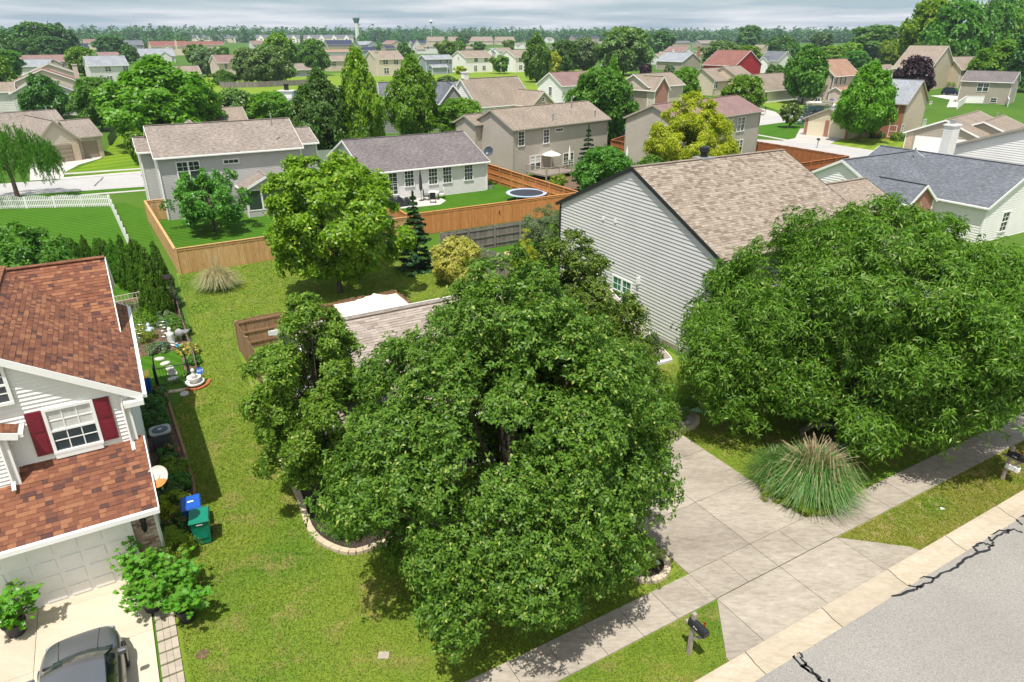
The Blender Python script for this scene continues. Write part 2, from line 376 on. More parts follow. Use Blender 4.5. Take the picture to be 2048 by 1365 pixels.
sheet('side_lawn', UV((17.9, 11), (34, 11), (34, 21), (23, 21), (23, 30), (18, 30)), .006, M['lawn_front'])
sheet('verge', UV((-60, 8.2), (12.75, 8.2), (12.75, 10.05), (-60, 10.05)), .008, M['lawn_front'])
sheet('verge', UV((16.5, 8.2), (90, 8.2), (90, 10.05), (16.5, 10.05)), .008, M['lawn_strip'])
sheet('neighbour_lawn', UV((-22, 38), (-6, 48), (1.7, 46.5), (1.8, 50), (1.7, 72), (.5, 75.5), (-30, 88), (-40, 60)), .006, M['lawn_deep'])
sheet('fenced_lawn', UV((2.5, 49.7), (19.4, 49.9), (19.5, 66.8), (2, 66.8)), .010, M['lawn_deep'])
sheet('fenced_lawn', UV((19.6, 50.6), (36.2, 50.6), (35.9, 67.6), (19.6, 66.5)), .010, M['lawn_deep'])
sheet('fenced_lawn', UV((19.8, 44.3), (28.5, 44.3), (24, 34), (21.2, 37.2)), .012, M['lawn_deep'])
sheet('verge', PXs((122, 378), (300, 363), (330, 380), (0, 402), (0, 396)), .008, M['lawn_deep'])
sheet('corner_lawn', PXs((1470, 258), (1590, 240), (1640, 245), (1660, 262), (1585, 277), (1470, 275)), .008, M['lawn_deep'])
sheet('corner_lawn', PXs((1655, 292), (1700, 265), (1905, 262), (1900, 275), (1850, 290), (1750, 304)), .008, M['lawn_pond'])
sheet('corner_lawn', PXs((1515, 208), (1560, 203), (1640, 208), (1600, 220), (1560, 222)), .008, M['lawn_pond'])
sheet('side_yard_lawn', PXs((205, 318), (240, 250), (290, 235), (300, 345), (150, 350), (130, 346)), .008, M['lawn_far'])
sheet('fenced_lawn', UV((62, 51), (75.3, 51), (75.3, 66), (66, 66)), .010, M['lawn_deep'])
sheet('pond_lawn', PXs((395, 152), (640, 150), (760, 140), (1260, 140), (1260, 178), (1060, 205), (960, 215), (880, 230), (560, 230), (430, 225), (400, 195)), .004, M['lawn_pond'])
sheet('pond', PXs((493, 190), (560, 183), (640, 182), (700, 176), (800, 166), (868, 172), (915, 166), (925, 182), (905, 200), (820, 205), (700, 206), (600, 205), (520, 200)), .012, M['water'])
# front street with rolled kerb
sheet('street', UV((-70, -2.5), (110, -2.5), (110, 7.5), (-70, 7.5)), .010, M['asphalt'])
def ribbon(name, pts, wd, z, m, parent=None, th=0.):
    b = MB()
    for k in range(len(pts) - 1):
        p, q = Vector(pts[k]), Vector(pts[k + 1]); t = (q - p); n = Vector((-t.y, t.x, 0)).normalized() * wd / 2
        b.face([(p - n).to_tuple()[:2] + (z,), (p + n).to_tuple()[:2] + (z,), (q + n).to_tuple()[:2] + (z,), (q - n).to_tuple()[:2] + (z,)][::-1])
    o = b.build(name, m, parent); return o
def tarline(pts, wd=.075, z=.016, n=5):
    P = [Vector(p) for p in pts]; out = []
    for k in range(len(P) - 1):
        for j in range(n):
            t = j / n; q = P[k].lerp(P[k + 1], t)
            if j: q += Vector((random.uniform(-.05, .05), random.uniform(-.05, .05), 0))
            out.append(q)
    out.append(P[-1]); b = MB()
    L = []
    for k, q in enumerate(out):
        d = out[min(k + 1, len(out) - 1)] - out[max(k - 1, 0)]; nn = Vector((-d.y, d.x, 0)).normalized() * wd * random.uniform(.35, .65)
        L.append((q + nn, q - nn))
    for k in range(len(L) - 1):
        a, c = L[k], L[k + 1]; b.face([(a[0].x, a[0].y, z), (a[1].x, a[1].y, z), (c[1].x, c[1].y, z), (c[0].x, c[0].y, z)])
    o = b.build('crack_sealant', M['tar']); o['kind'] = 'structure'; return o
def cz(*q): return [at(1240 + x * .3945, 846 + y * .3945) for x, y in q]
tarline(cz((1370, 880), (1490, 850), (1530, 830), (1590, 790), (1690, 740), (1760, 685), (1840, 655), (1895, 620), (1880, 600), (1930, 570), (2000, 540), (2040, 560)))
tarline(cz((1530, 830), (1470, 828), (1450, 810), (1500, 785), (1590, 790)))
tarline(cz((1810, 655), (1785, 630), (1830, 610), (1895, 625)))
tarline(cz((1880, 600), (1860, 575), (1920, 545), (1980, 545)))
tarline(cz((2040, 520), (2000, 490), (2048, 470), (2100, 520)))
tarline(cz((960, 1265), (880, 1190), (862, 1172), (905, 1165), (935, 1215), (925, 1235)))
tarline(cz((925, 1235), (960, 1265), (1020, 1310), (1055, 1335), (1060, 1300)))
tarline(cz((935, 1225), (990, 1275), (1040, 1335)), .07)
kb = bpy.data.objects.new('curb', None); link(kb); kb['kind'] = 'structure'
x = -40.
kp = [(7.5, .014), (7.86, .03), (8.0, .075), (8.12, .10), (8.215, .105), (8.235, .0)]
while x < 80:
    L = 3.05; b = MB()
    for k in range(len(kp) - 1):
        (v0, z0), (v1, z1) = kp[k], kp[k + 1]
        b.face([G(x + .012, v0, z0), G(x + L - .012, v0, z0), G(x + L - .012, v1, z1), G(x + .012, v1, z1)])
    b.build('curb_segment', M['curbc'], kb); x += L
# sidewalk and driveway slabs with open joints
def slab(b_name, quad, z, m, parent, gap=.012):
    c = sum((Vector(q) for q in quad), Vector()) / len(quad); b = MB()
    poly = [(Vector(q) + (c - Vector(q)).normalized() * gap).to_tuple()[:2] for q in quad]
    b.prism(poly, .0, z); return b.build(b_name, m, parent)
sw = bpy.data.objects.new('sidewalk', None); link(sw); sw['kind'] = 'structure'
x = -34.
while x < 62:
    L = 1.22
    a_, c_ = (x, x + L) if x > 17.9 else (x, min(x + L, 12.62))
    if x + L > 17.92 > x: a_, c_ = 17.92, x + L
    if c_ - a_ > .15 and not (12.62 <= a_ < 17.9): slab('slab', UV((a_, 9.98), (c_, 9.98), (c_, 11.14), (a_, 11.14)), .045 + random.uniform(0, .006), M['concrete'], sw)
    x += L
dw = bpy.data.objects.new('driveway', None); link(dw); dw['kind'] = 'structure'
us = [12.62, 15.25, 17.92]
for i in range(2):
    for v0, v1 in ((10.0, 11.15), (11.15, 13.6), (13.6, 15.9), (15.9, 17.6), (17.6, 19.25)):
        if v0 == 10.0:
            um = (us[i] + us[i + 1]) / 2
            for a, c in ((us[i], um), (um, us[i + 1])): slab('slab', UV((a, v0), (c, v0), (c, v1), (a, v1)), .05, M['concrete'], dw)
        else: slab('slab', UV((us[i], v0), (us[i + 1], v0), (us[i + 1], v1), (us[i], v1)), .05 + random.uniform(0, .006), M['concrete'], dw)
    slab('slab', UV((us[i], 8.24), (us[i + 1], 8.24), (us[i + 1], 9.98), (us[i], 9.98)), .052, M['concrete'], dw)
slab('slab', UV((11.3, 8.24), (12.62, 8.24), (12.62, 9.98), (11.32, 8.36)), .05, M['concrete'], dw)
slab('slab', UV((17.92, 8.24), (19.7, 8.24), (19.6, 8.48), (17.92, 9.98)), .05, M['concrete'], dw)
# the neighbour's driveway on the left, its paver strip
dl = bpy.data.objects.new('driveway', None); link(dl); dl['kind'] = 'structure'
vs = [11.2, 14.1, 16.95, 19.05, 19.5]
for i in range(4):
    for a, c in ((-7.2, -4.4), (-4.4, -1.62)):
        slab('slab', UV((a, vs[i]), (c, vs[i]), (c, vs[i + 1]), (a, vs[i + 1])), .05, M['concrete_warm'], dl, .008)
pv = bpy.data.objects.new('paver_strip', None); link(pv); pv['kind'] = 'structure'
pm = concrete('paver', (.46, .40, .32), (.34, .28, .22), .5)
v = 11.4
k = 0
while v < 17.9:
    for i in range(3):
        a = -1.56 + i * .165; o_ = (k % 2) * .05
        slab('paver', UV((a, v + o_), (a + .165, v + o_), (a + .165, v + .21 + o_), (a, v + .21 + o_)), .045 + random.uniform(0, .01), pm, pv, .006)
    v += .215; k += 1
# back street on the left and the corner streets on the right
sheet('street', PXs((-260, 385), (121, 360), (297, 345), (420, 335), (420, 362), (301, 373), (96, 387), (-260, 415)), .010, M['asphalt2'])
tarline([at(560 * .253 + 48, 375 - 2), at(193, 368), at(200, 362), at(207, 355)], .14, .016); tarline([at(283, 351), at(288, 358), at(292, 365), at(297, 367)], .14, .016)
sheet('curb', PXs((121, 356), (297, 342), (297, 345), (121, 360)), .03, M['farconc'])
sheet('sidewalk', PXs((130, 347), (297, 335.5), (297, 338), (130, 350)), .02, M['farconc'])
sheet('sidewalk', PXs((96, 395), (305, 378.5), (305, 381), (96, 398)), .02, M['farconc'])
sheet('driveway', PXs((98, 317), (208, 312), (200, 318), (158, 330), (130, 345), (126, 358), (60, 362), (60, 330)), .02, M['farconc'])
sheet('street', PXs((1440, 232), (1510, 236), (1640, 222), (1700, 216), (1700, 230), (1640, 238), (1560, 246), (1508, 253), (1440, 256)), .010, M['asphalt2'])
sheet('street', PXs((1470, 280), (1510, 279), (1600, 284), (1660, 288), (1790, 308), (1900, 314), (2048, 316), (2048, 335), (1900, 330), (1700, 318), (1590, 296), (1470, 292)), .010, M['asphalt2'])
sheet('driveway', PXs((1600, 258), (1635, 255), (1720, 262), (1705, 272), (1672, 283), (1656, 291), (1560, 283), (1590, 277)), .02, M['farconc'])
sheet('driveway', PXs((1500, 212), (1550, 224), (1562, 232), (1530, 236), (1506, 236), (1498, 225)), .02, M['farconc'])
sheet('driveway', PXs((1590, 200), (1700, 205), (1660, 215), (1620, 213)), .02, M['farconc'])
sheet('sidewalk', PXs((1508, 268), (1575, 280), (1570, 281.5), (1508, 270)), .024, M['farconc'])
sheet('sidewalk', PXs((1640, 289), (1770, 305), (1770, 307), (1640, 291)), .024, M['farconc'])
sheet('driveway', PXs((1860, 192), (1935, 188), (1915, 215), (1893, 215), (1900, 200)), .02, M['farconc'])
sheet('driveway', PXs((1800, 312), (1870, 292), (1940, 300), (1900, 325)), .02, M['farconc'])

# ---------------------------------------------------------------- houses
WC = {}
def win_mesh(w, h, kind):
    key = (round(w, 2), round(h, 2), kind)
    if key in WC: return WC[key]
    f = MB(); t = .085; d = .06
    f.box(-w/2 - t, w/2 + t, -d, 0, h/2, h/2 + t); f.box(-w/2 - t, w/2 + t, -d - .02, 0, -h/2 - t, -h/2)
    f.box(-w/2 - t, -w/2, -d, 0, -h/2, h/2); f.box(w/2, w/2 + t, -d, 0, -h/2, h/2)
    if kind == 'twin': f.box(-.07, .07, -d + .004, 0, -h/2, h/2)
    if kind != 'slit': f.box(-w/2, w/2, -d + .008, 0, -.03, .03)
    n = {'twin': 4, 'dh': 2, 'slit': 3, 'door': 4, 'grid': 3, 'plain': 0}[kind]; rows = {'twin': (.25,), 'dh': (.25, -.25), 'grid': (.25, -.25), 'door': (.3, .1, -.12, -.32), 'slit': (), 'plain': ()}[kind]
    half = kind == 'twin'
    for i in range(1, n):
        xx = -w/2 + w * i / n
        if kind == 'door' and i == 2: f.box(xx - .05, xx + .05, -d + .004, 0, -h/2, h/2)
        else: f.box(xx - .014, xx + .014, -.03, -.012, 0 if half else -h/2, h/2)
    for r in rows: f.box(-w/2, w/2, -.028, -.012, r * h - .014, r * h + .014)
    g = MB(); g.box(-w/2, w/2, -.012, .0, -h/2, h/2)
    WC[key] = (f.mesh('window', M['white']), g.mesh('pane', M['pane'])); return WC[key]
class House:
    def __init__(s, label, p, yaw, w, d, h, ridge='R', rise=None, roof='sh_tan', wall='beige', trim='white', ov=.35, lap=.2, name='house', group=None, hip=False, slats='', skip=(), slope=.45, gut=None, ply=.16, first=True, ovr=None):
        s.ovr = ovr
        s.root = thing(name, label, 'house', p, rad(yaw), group); s.w, s.d, s.h, s.lap, s.trim = w, d, h, lap, trim
        s.roof, s.wall, s.yaw, s.p, s.gut = roof, wall, yaw, Vector(p), gut or trim
        s.mi = Matrix.Translation(s.p) @ Matrix.Rotation(rad(yaw), 4, 'Z'); s.inv = s.mi.inverted()
        if first: s.block(0, w, 0, d, h, ridge, rise if rise is not None else slope * (d if ridge == 'R' else w) / 2, ov=ov, hip=hip, slats=slats, skip=skip, ply=ply)
    def side(s, k, x0, x1, y0, y1):
        return {'F': (x1 - x0, lambda a, o, z: (x0 + a, y0 - o, z)), 'B': (x1 - x0, lambda a, o, z: (x1 - a, y1 + o, z)),
                'L': (y1 - y0, lambda a, o, z: (x0 - o, y1 - a, z)), 'R': (y1 - y0, lambda a, o, z: (x1 + o, y0 + a, z))}[k]
    def block(s, x0, x1, y0, y1, h, ridge='R', rise=1.5, ov=.35, hip=False, slats='', skip=(), z0=0., wall=None, roof=None, trim=None, lap=None, ply=.16, brick={}):
        wm, rm, tm = M[wall or s.wall], M[roof or s.roof], M[trim or s.trim]; lap = lap or s.lap
        wb = MB(); gab = {'R': 'LR', 'L': 'FB'}[ridge] if not hip else ''; slat_jobs = []
        for k in 'FBLR':
            if k in skip: continue
            L, fn = s.side(k, x0, x1, y0, y1); g = k in gab
            wb.face([fn(0, -.02, z0), fn(L, -.02, z0), fn(L, -.02, h)] + ([fn(L/2, -.02, h + rise)] if g else []) + [fn(0, -.02, h)])
            if k == 'B' or k in brick: continue
            def rng(z):
                if z <= h or not g: return 0., L
                q = min(1, (z - h) / rise); return q * L/2, L - q * L/2
            top = h + (rise if g else 0); z = z0
            while z < top - .02:
                z1 = min(z + lap, top); a0, a1 = rng(z); c0, c1 = rng(z1); t = .038 if slats else min(.034, .15 * lap)
                bb = MB() if k in slats else wb
                bb.face([fn(a0, t, z), fn(a1, t, z), fn(c1, .0, z1), fn(c0, .0, z1)]); bb.face([fn(a0, -.01, z), fn(a1, -.01, z), fn(a1, t, z), fn(a0, t, z)])
                if k in slats: slat_jobs.append(bb)
                z = z1
        wo = wb.build('wall', wm, s.root)
        for bb in slat_jobs: bb.build('slat', wm, wo)
        for k, bm in brick.items():
            L, fn = s.side(k, x0, x1, y0, y1); q = MB(); q.face([fn(0, .02, z0), fn(L, .02, z0), fn(L, .02, h)] + ([fn(L/2, .02, h + rise)] if k in gab else []) + [fn(0, .02, h)])
            q.build('brick_front', M[bm], s.root)
        for cx, cy in ((x0, y0), (x1, y0), (x0, y1)): cb = MB(); cb.box(cx - .06, cx + .06, cy - .06, cy + .06, z0, h - .02); cb.build('corner_trim', tm, s.root)
        # roof
        rb = MB(); t = ply
        if hip:
            sl = rise / (min(x1 - x0, y1 - y0) / 2); e = ov; ze = h - e * sl + t
            X0, X1, Y0, Y1 = x0 - e, x1 + e, y0 - e, y1 + e; zr = h + rise + t
            if x1 - x0 >= y1 - y0: ra, rc = (x0 + (y1 - y0)/2, (y0 + y1)/2), (x1 - (y1 - y0)/2, (y0 + y1)/2)
            else: ra, rc = ((x0 + x1)/2, y0 + (x1 - x0)/2), ((x0 + x1)/2, y1 - (x1 - x0)/2)
            A, B_, Cc, D = (X0, Y0, ze), (X1, Y0, ze), (X1, Y1, ze), (X0, Y1, ze); r1, r2 = (*ra, zr), (*rc, zr)
            if x1 - x0 >= y1 - y0: fs = [[A, B_, r2, r1], [B_, Cc, r2], [Cc, D, r1, r2], [D, A, r1]]
            else: fs = [[A, B_, r1], [B_, Cc, r2, r1], [Cc, D, r2], [D, A, r1, r2]]
            for f in fs: rb.face(f, 0)
            rb.face([(X0, Y0, ze - .16), (X0, Y1, ze - .16), (X1, Y1, ze - .16), (X1, Y0, ze - .16)], 1)
            for p, q in ((A, B_), (B_, Cc), (Cc, D), (D, A)): rb.face([(p[0], p[1], ze - .16), (q[0], q[1], ze - .16), q, p], 1)
            ro = rb.build('roof', [rm, tm], s.root); eaves = [((X0, Y0), (X1, Y0), ze), ((X0, Y0), (X0, Y1), ze), ((X1, Y0), (X1, Y1), ze)]
        else:
            if ridge == 'R': span, a0, a1, c0, f = y1 - y0, x0, x1, y0, (lambda a, c, z: (a, c, z))
            else: span, a0, a1, c0, f = x1 - x0, y0, y1, x0, (lambda a, c, z: (c, a, z))
            sl = rise / (span / 2); e = ov; ze = h - e * sl; orr = ov * .8 if s.ovr is None else s.ovr; A0, A1 = a0 - orr, a1 + orr
            pr = [(c0 - e, ze), (c0 + span/2, h + rise), (c0 + span + e, ze)]
            flip = ridge == 'L'
            def F(pts, mi): rb.face(pts[::-1] if flip else pts, mi)
            for (p, q) in ((0, 1), (1, 2)):
                (cp, zp), (cq, zq) = pr[p], pr[q]
                F([f(A0, cp, zp + t), f(A1, cp, zp + t), f(A1, cq, zq + t), f(A0, cq, zq + t)], 0)
                F([f(A0, cp, zp), f(A0, cq, zq), f(A1, cq, zq), f(A1, cp, zp)], 1)
                F([f(A0, cp, zp), f(A0, cp, zp + t), f(A0, cq, zq + t), f(A0, cq, zq)], 1); F([f(A1, cp, zp), f(A1, cq, zq), f(A1, cq, zq + t), f(A1, cp, zp + t)], 1)
            for c, q in ((0, 1), (2, -1)):
                (cp, zp) = pr[c]; pts = [f(A0, cp, zp), f(A1, cp, zp), f(A1, cp, zp + t), f(A0, cp, zp + t)]; F(pts if q > 0 else pts[::-1], 1)
            ro = rb.build('roof', [rm, tm], s.root)
            cb = MB(); cb.beam(f(A0, pr[1][0], h + rise + t + .015), f(A1, pr[1][0], h + rise + t + .015), .26, .03); cb.build('ridge_cap', rm, ro)
            eaves = [(f(A0, pr[0][0], 0)[:2], f(A1, pr[0][0], 0)[:2], ze + t), (f(A0, pr[2][0], 0)[:2], f(A1, pr[2][0], 0)[:2], ze + t)]
            # rake boards
            for A in (A0 - .012, A1 + .012):
                for p in (0, 2): rk = MB(); rk.beam(f(A, pr[p][0], pr[p][1] + t * .42), f(A, pr[1][0], h + rise + t * .42), .03, .2); rk.build('rake_board', tm, ro)
        for p, q, z in eaves:
            d = Vector((q[0] - p[0], q[1] - p[1], 0)).normalized(); n = Vector((d.y, -d.x, 0)); mid = Vector(((x0 + x1)/2, (y0 + y1)/2, 0))
            if (Vector((*p, 0)) - mid).dot(n) < 0: n = -n
            g = MB(); P, Q = Vector((*p, z - .08)) + n * .062, Vector((*q, z - .08)) + n * .062; g.beam(P, Q, .11, .11); g.build('gutter', M[s.gut] if s.gut != s.trim else tm, ro)
        s.last = ro; s.wo = wo; return ro
    def loc(s, side, px, py, off=0.):
        """where the line of sight through a pixel meets a wall plane, in the house's own frame"""
        o = s.inv @ Vector((0, 0, CAM_H)); d = s.inv.to_3x3() @ ray(px, py)
        ax, val = {'F': (1, off), 'L': (0, off), 'R': (0, s.w + off)}[side]
        t = (val - o[ax]) / d[ax]; return o + d * t
    def win(s, side, px, py, w=.9, h=1.4, kind='dh', off=0., at_=None, name='window', pane='pane'):
        q = Vector(at_) if at_ is not None else s.loc(side, px, py, off); f, g = win_mesh(w, h, kind); rz = {'F': 0, 'L': -math.pi/2, 'R': math.pi/2}[side]
        n = {'F': Vector((0, -1, 0)), 'L': Vector((-1, 0, 0)), 'R': Vector((1, 0, 0))}[side]
        o = inst(name, f, s.root, q + n * .028, rz); c = inst('pane', g, o)
        if pane != 'pane':
            b = MB(); b.box(-w/2, w/2, -.0125, 0, 0 if pane == 'blind' else -h/2, h/2); c2 = b.build('curtain', M[pane], o)
        return o
    def part(s, name, b, m): return b.build(name, m, s.root)
    def pipe(s, px, py, h=.5, r=.06, z=None, m='metal', plane_z=None):
        """a vent pipe on the roof where the sight line crosses the given height"""
        q = s.inv @ at(px, py, plane_z); b = MB(); b.tube([(q.x, q.y, q.z - .3), (q.x, q.y, q.z + h)], [r, r], 8); b.lathe([(r * 1.6, q.z + h), (r * 1.6, q.z + h + .06)], q.x, q.y, 8)
        return b.build('roof_vent', M[m], s.root)
    def down(s, x, y, z1, z0=.1, n=(0, -1)):
        b = MB(); b.box(x - .04 + n[0] * .07, x + .04 + n[0] * .07, y - .04 + n[1] * .07, y + .04 + n[1] * .07, z0, z1); return b.build('downspout', M[s.gut], s.root)
    def garage(s, side, c, w, h, z0=0., col='white', rows=4, cols=4, off=0.):
        L = {'F': (Vector((1, 0, 0)), Vector((0, -1, 0))), 'L': (Vector((0, -1, 0)), Vector((-1, 0, 0)))}[side]; base = Vector((c, -off, z0)) if side == 'F' else Vector((-off, c, z0))
        b = MB(); rz = 0 if side == 'F' else -math.pi/2
        b.box(-w/2, w/2, -.05, 0, 0, h)
        o = b.build('garage_door', M[col], s.root, loc=base, rz=rz)
        pw, ph = w / cols, h / rows; q = MB(); q.box(-pw * .4, pw * .4, -.018, 0, -ph * .32, ph * .32); me = q.mesh('panel', M[col])
        for i in range(cols):
            for j in range(rows): inst('panel', me, o, (-w/2 + pw * (i + .5), -.055, ph * (j + .5)))
        f = MB(); f.box(-w/2 - .12, -w/2, -.09, 0, 0, h + .14); f.box(w/2, w/2 + .12, -.09, 0, 0, h + .14); f.box(-w/2, w/2, -.09, 0, h, h + .14); f.build('door_frame', M['white'], o)
        return o
def solve_len(p, ang, X):
    """how far to go from p along a heading until the picture column X is reached"""
    d = Vector((math.cos(ang), math.sin(ang), 0)); lo, hi = 0., 80.
    s0 = proj(p)[0] < X
    for _ in range(50):
        m = (lo + hi) / 2; q = p + d * m
        if (proj(q)[0] < X) == s0: lo = m
        else: hi = m
    return lo
def PH(label, cx, by, xA, xB, ey, yaw, ridge='R', dmin=6., **kw):
    """house from its nearest corner (cx, by), the columns of its two far corners, and its eave row"""
    p = at(cx, by); h = ztop(p, ey)
    w = kw.pop('w', None) or solve_len(p, rad(yaw), xB); d = kw.pop('d', None) or solve_len(p, rad(yaw + 90), xA)
    return House(label, p, yaw, max(w, 3), max(min(d, 14), dmin), h, ridge, **kw)
def shingle_field(parent, O, e, sdir, poly, mats, weights, n_obj=0, expo=.14, wr=(.12, .31), seed=1, camloc=None):
    """rows of tabs laid on a roof plane: the nearest n_obj are parts of their own, the rest one part"""
    rg = random.Random(seed); O, e, sdir = Vector(O), Vector(e).normalized(), Vector(sdir).normalized(); n = e.cross(sdir)
    if n.z < 0: n = -n
    mb_, tabs = MB(), []
    bs = [q[1] for q in poly]; r = min(bs)
    while r < max(bs) - .03:
        m = r + expo * .5; xs = []
        for i in range(len(poly)):
            (a0, b0), (a1, b1) = poly[i], poly[(i + 1) % len(poly)]
            if (b0 <= m < b1) or (b1 <= m < b0): xs.append(a0 + (a1 - a0) * (m - b0) / (b1 - b0))
        xs.sort()
        for i in range(0, len(xs) - 1, 2):
            a = xs[i]; first = True
            while a < xs[i + 1] - .01:
                wd = rg.uniform(*wr) * (rg.random() * .8 + .2 if first else 1); first = False
                c = min(a + wd, xs[i + 1]); tabs.append((a + .002, c - .002, r, rg.choices(range(len(mats)), weights)[0], rg.choice((.010, .014, .022)))); a = c
        r += expo
    mw = parent.matrix_world if not parent.parent else parent.parent.matrix_basis @ parent.matrix_basis
    cl = mw.inverted() @ Vector((0, 0, CAM_H))
    def vis(t):
        q = O + e * ((t[0] + t[1]) / 2) + sdir * t[2]; x, y, f = proj(mw @ q); return (0 if -5 < x < 2053 and y < 1370 else 1, (q - cl).length)
    if n_obj: tabs.sort(key=vis)
    cache = {}
    for i, (a, c, r, mi, t) in enumerate(tabs):
        if i < n_obj:
            if mi not in cache:
                k = MB(); k.face([(0, 0, 1), (1, 0, 1), (1, expo + .01, .1), (0, expo + .01, .1)]); k.face([(0, 0, 0), (1, 0, 0), (1, 0, 1), (0, 0, 1)]); k.face([(0, 0, 0), (0, 0, 1), (0, expo, 0)]); k.face([(1, 0, 0), (1, expo, 0), (1, 0, 1)])
                cache[mi] = k.mesh('shingle', mats[mi])
            q = O + e * a + sdir * r; rot = Matrix((e, sdir, n)).transposed().to_euler()
            inst('shingle', cache[mi], parent, q, sc=(c - a, 1, t), rot=rot)
        else:
            P = lambda x, y, z: O + e * x + sdir * y + n * z
            mb_.face([P(a, r, t), P(c, r, t), P(c, r + expo + .01, .002), P(a, r + expo + .01, .002)], mi); mb_.face([P(a, r, 0), P(c, r, 0), P(c, r, t), P(a, r, t)], mi)
    if mb_.v:
        o = mb_.build('shingle_field', mats, parent); o['kind'] = 'stuff'

# ---- the brown-roofed house on the left
H = House('white sided two-storey house with brown shingle roof, maroon shutters and white garage', G(0, 0), 30, 9, 12, 5.4, roof='sh_brown', wall='white_siding', first=False, ov=.45)
H.ovr = .24
H.lap = .125
H.block(-7.15, -1.05, 21.02, 28.7, 5.42, 'L', 1.89, ov=.45, slats='F', skip='B'); r1 = H.last
H.ovr = .28
H.block(-10, -1.2, 25.9, 31.5, 5.43, 'R', 1.82, ov=.45); r2 = H.last
H.ovr = .15
H.block(-7.6, -4.05, 20.55, 21.6, 5.05, 'L', .55, ov=.35, z0=3.35, slats='F')
H.ovr = None
for q_ in ((-9, -1.05, 19.5, 21.0, 2.16, 2.55), (-9, -6.7, 19.5, 21, 0, 2.16), (-1.07, -1.05, 19.5, 21.0, 0, 2.6)): b = MB(); b.box(*q_); H.part('garage_wall', b, M['white_siding'])
b = MB(); P = [(-9, 18.85, 2.44), (-.85, 18.85, 2.44), (-.85, 21.06, 3.645), (-9, 21.06, 3.645)]; q = [(x, y, z + .16) for x, y, z in P]
b.face(q, 0); b.face(P[::-1], 1); b.face([P[0], P[1], q[1], q[0]], 1); b.face([P[1], P[2], q[2], q[1]], 1)
r0 = b.build('garage_roof', [M['sh_brown'], M['white']], H.root)
b = MB(); b.box(-9, -.83, 18.73, 18.846, 2.46, 2.6); b.build('gutter', M['white'], r0)
b = MB(); b.box(-9, -.86, 18.87, 19.49, 2.36, 2.40); b.build('soffit', M['white'], r0)
b = MB(); b.beam((-.835, 18.85, 2.52), (-.835, 21.05, 3.72), .03, .2); b.build('rake_board', M['white'], r0)
tones = []
for i, c in enumerate(((.185, .076, .046), (.225, .095, .055), (.285, .13, .07), (.145, .064, .044), (.095, .05, .042))): tones.append(plain('shingle_tone_%d' % i, c, .92, .13, 9, bump=.5, fine=120, spec=.15))
wts = (30, 30, 20, 13, 7)
shingle_field(r0, (-9, 18.85, 2.603), (1, 0, 0), (0, 1, .545), [(1.5, 0), (8.15, 0), (8.15, 2.52), (1.5, 2.52)], tones, wts, 300, seed=3)
shingle_field(r1, (-.6, 20.78, 5.298), (0, 1, 0), (-1, 0, .62), [(0, 0), (4.67, 0), (7.92, 4.01), (0, 4.12)], tones, wts, 300, seed=4)
shingle_field(r2, (-9, 25.45, 5.298), (1, 0, 0), (0, 1, .65), [(8.08, .0), (8.08, 3.87), (4.6, 3.87), (7.9, .0)], tones, wts, 200, seed=5)
H.w = -1.05
H.garage('F', -4.2, 4.86, 2.1, .02, rows=4, cols=8, off=-19.46)
gw = win_mesh(1.0, 1.25, 'grid')
o = H.win('F', 145, 855, 1.08, 1.3, 'grid', at_=(-2.49, 21.0, 4.66), pane='blind'); o['label'] = 'white framed window with grilles and a half drawn blind'
for xx in (-3.32, -1.66):
    sb = MB(); sb.box(xx - .2, xx + .2, 20.93, 20.99, 3.98, 5.36); so_ = sb.build('shutter', plain('maroon_shutter', (.17, .012, .026), .45, .15, 8), H.root)
    for zz in (4.33, 5.0):
        k = MB(); k.box(xx - .14, xx + .14, 20.915, 20.93, zz - .26, zz + .26); k.build('shutter_panel', so_.data.materials[0], so_)
b = MB(); b.box(-3.1, -1.9, 20.9, 21.0, 3.78, 3.93); H.part('window_sill', b, M['white'])
H.win('F', 0, 755, .5, 1., 'dh', at_=(-3.95, 20.98, 6.35))
def pipe_down(x, y, z1, z0, kick):
    k = MB(); k.tube([(x, y, z1), (x, y, z0 + .18), (x + kick[0] * .25, y + kick[1] * .25, z0 + .02)], [.05, .05, .05], 4); k.build('downspout', M['white'], H.root)
pipe_down(-1.16, 20.9, 5.3, 3.58, (0, -1)); pipe_down(-4.15, 20.44, 5.0, 3.5, (0, -1)); pipe_down(-1.0, 19.42, 2.5, .1, (0, -1))
b = MB(); b.box(-1.12, -.6, 20.66, 20.98, 5.0, 5.16); H.part('cornice_return', b, M['white'])
# brick pier, brick by brick
pier = MB(); pier.box(-1.66, -1.05, 19.48, 20.9, 0, 2.3); pw = pier.build('brick_pier', plain('pier_mortar', (.50, .45, .38), .95, .15), H.root)
bt = [plain('pier_brick_%d' % i, c, .9, .25, 12) for i, c in enumerate(((.40, .27, .20), (.30, .17, .12), (.52, .42, .34), (.24, .15, .12)))]
bk = []
for m_ in bt:
    k = MB(); k.box(-.095, .095, -.012, .0, 0, .066); bk.append(k.mesh('brick', m_))
for r in range(29):
    for c in range(3):
        xx = -1.555 + c * .205 + (.1 if r % 2 else 0); sx = 1
        if xx > -1.14: continue
        inst('brick', random.choices(bk, (4, 3, 3, 1))[0], pw, (xx, 19.478, .03 + r * .0785))
    if r % 2: inst('brick', random.choice(bk), pw, (-1.605, 19.478, .03 + r * .0785), sc=(.45, 1, 1))
    else: inst('brick', random.choice(bk), pw, (-1.105, 19.478, .03 + r * .0785), sc=(.45, 1, 1))
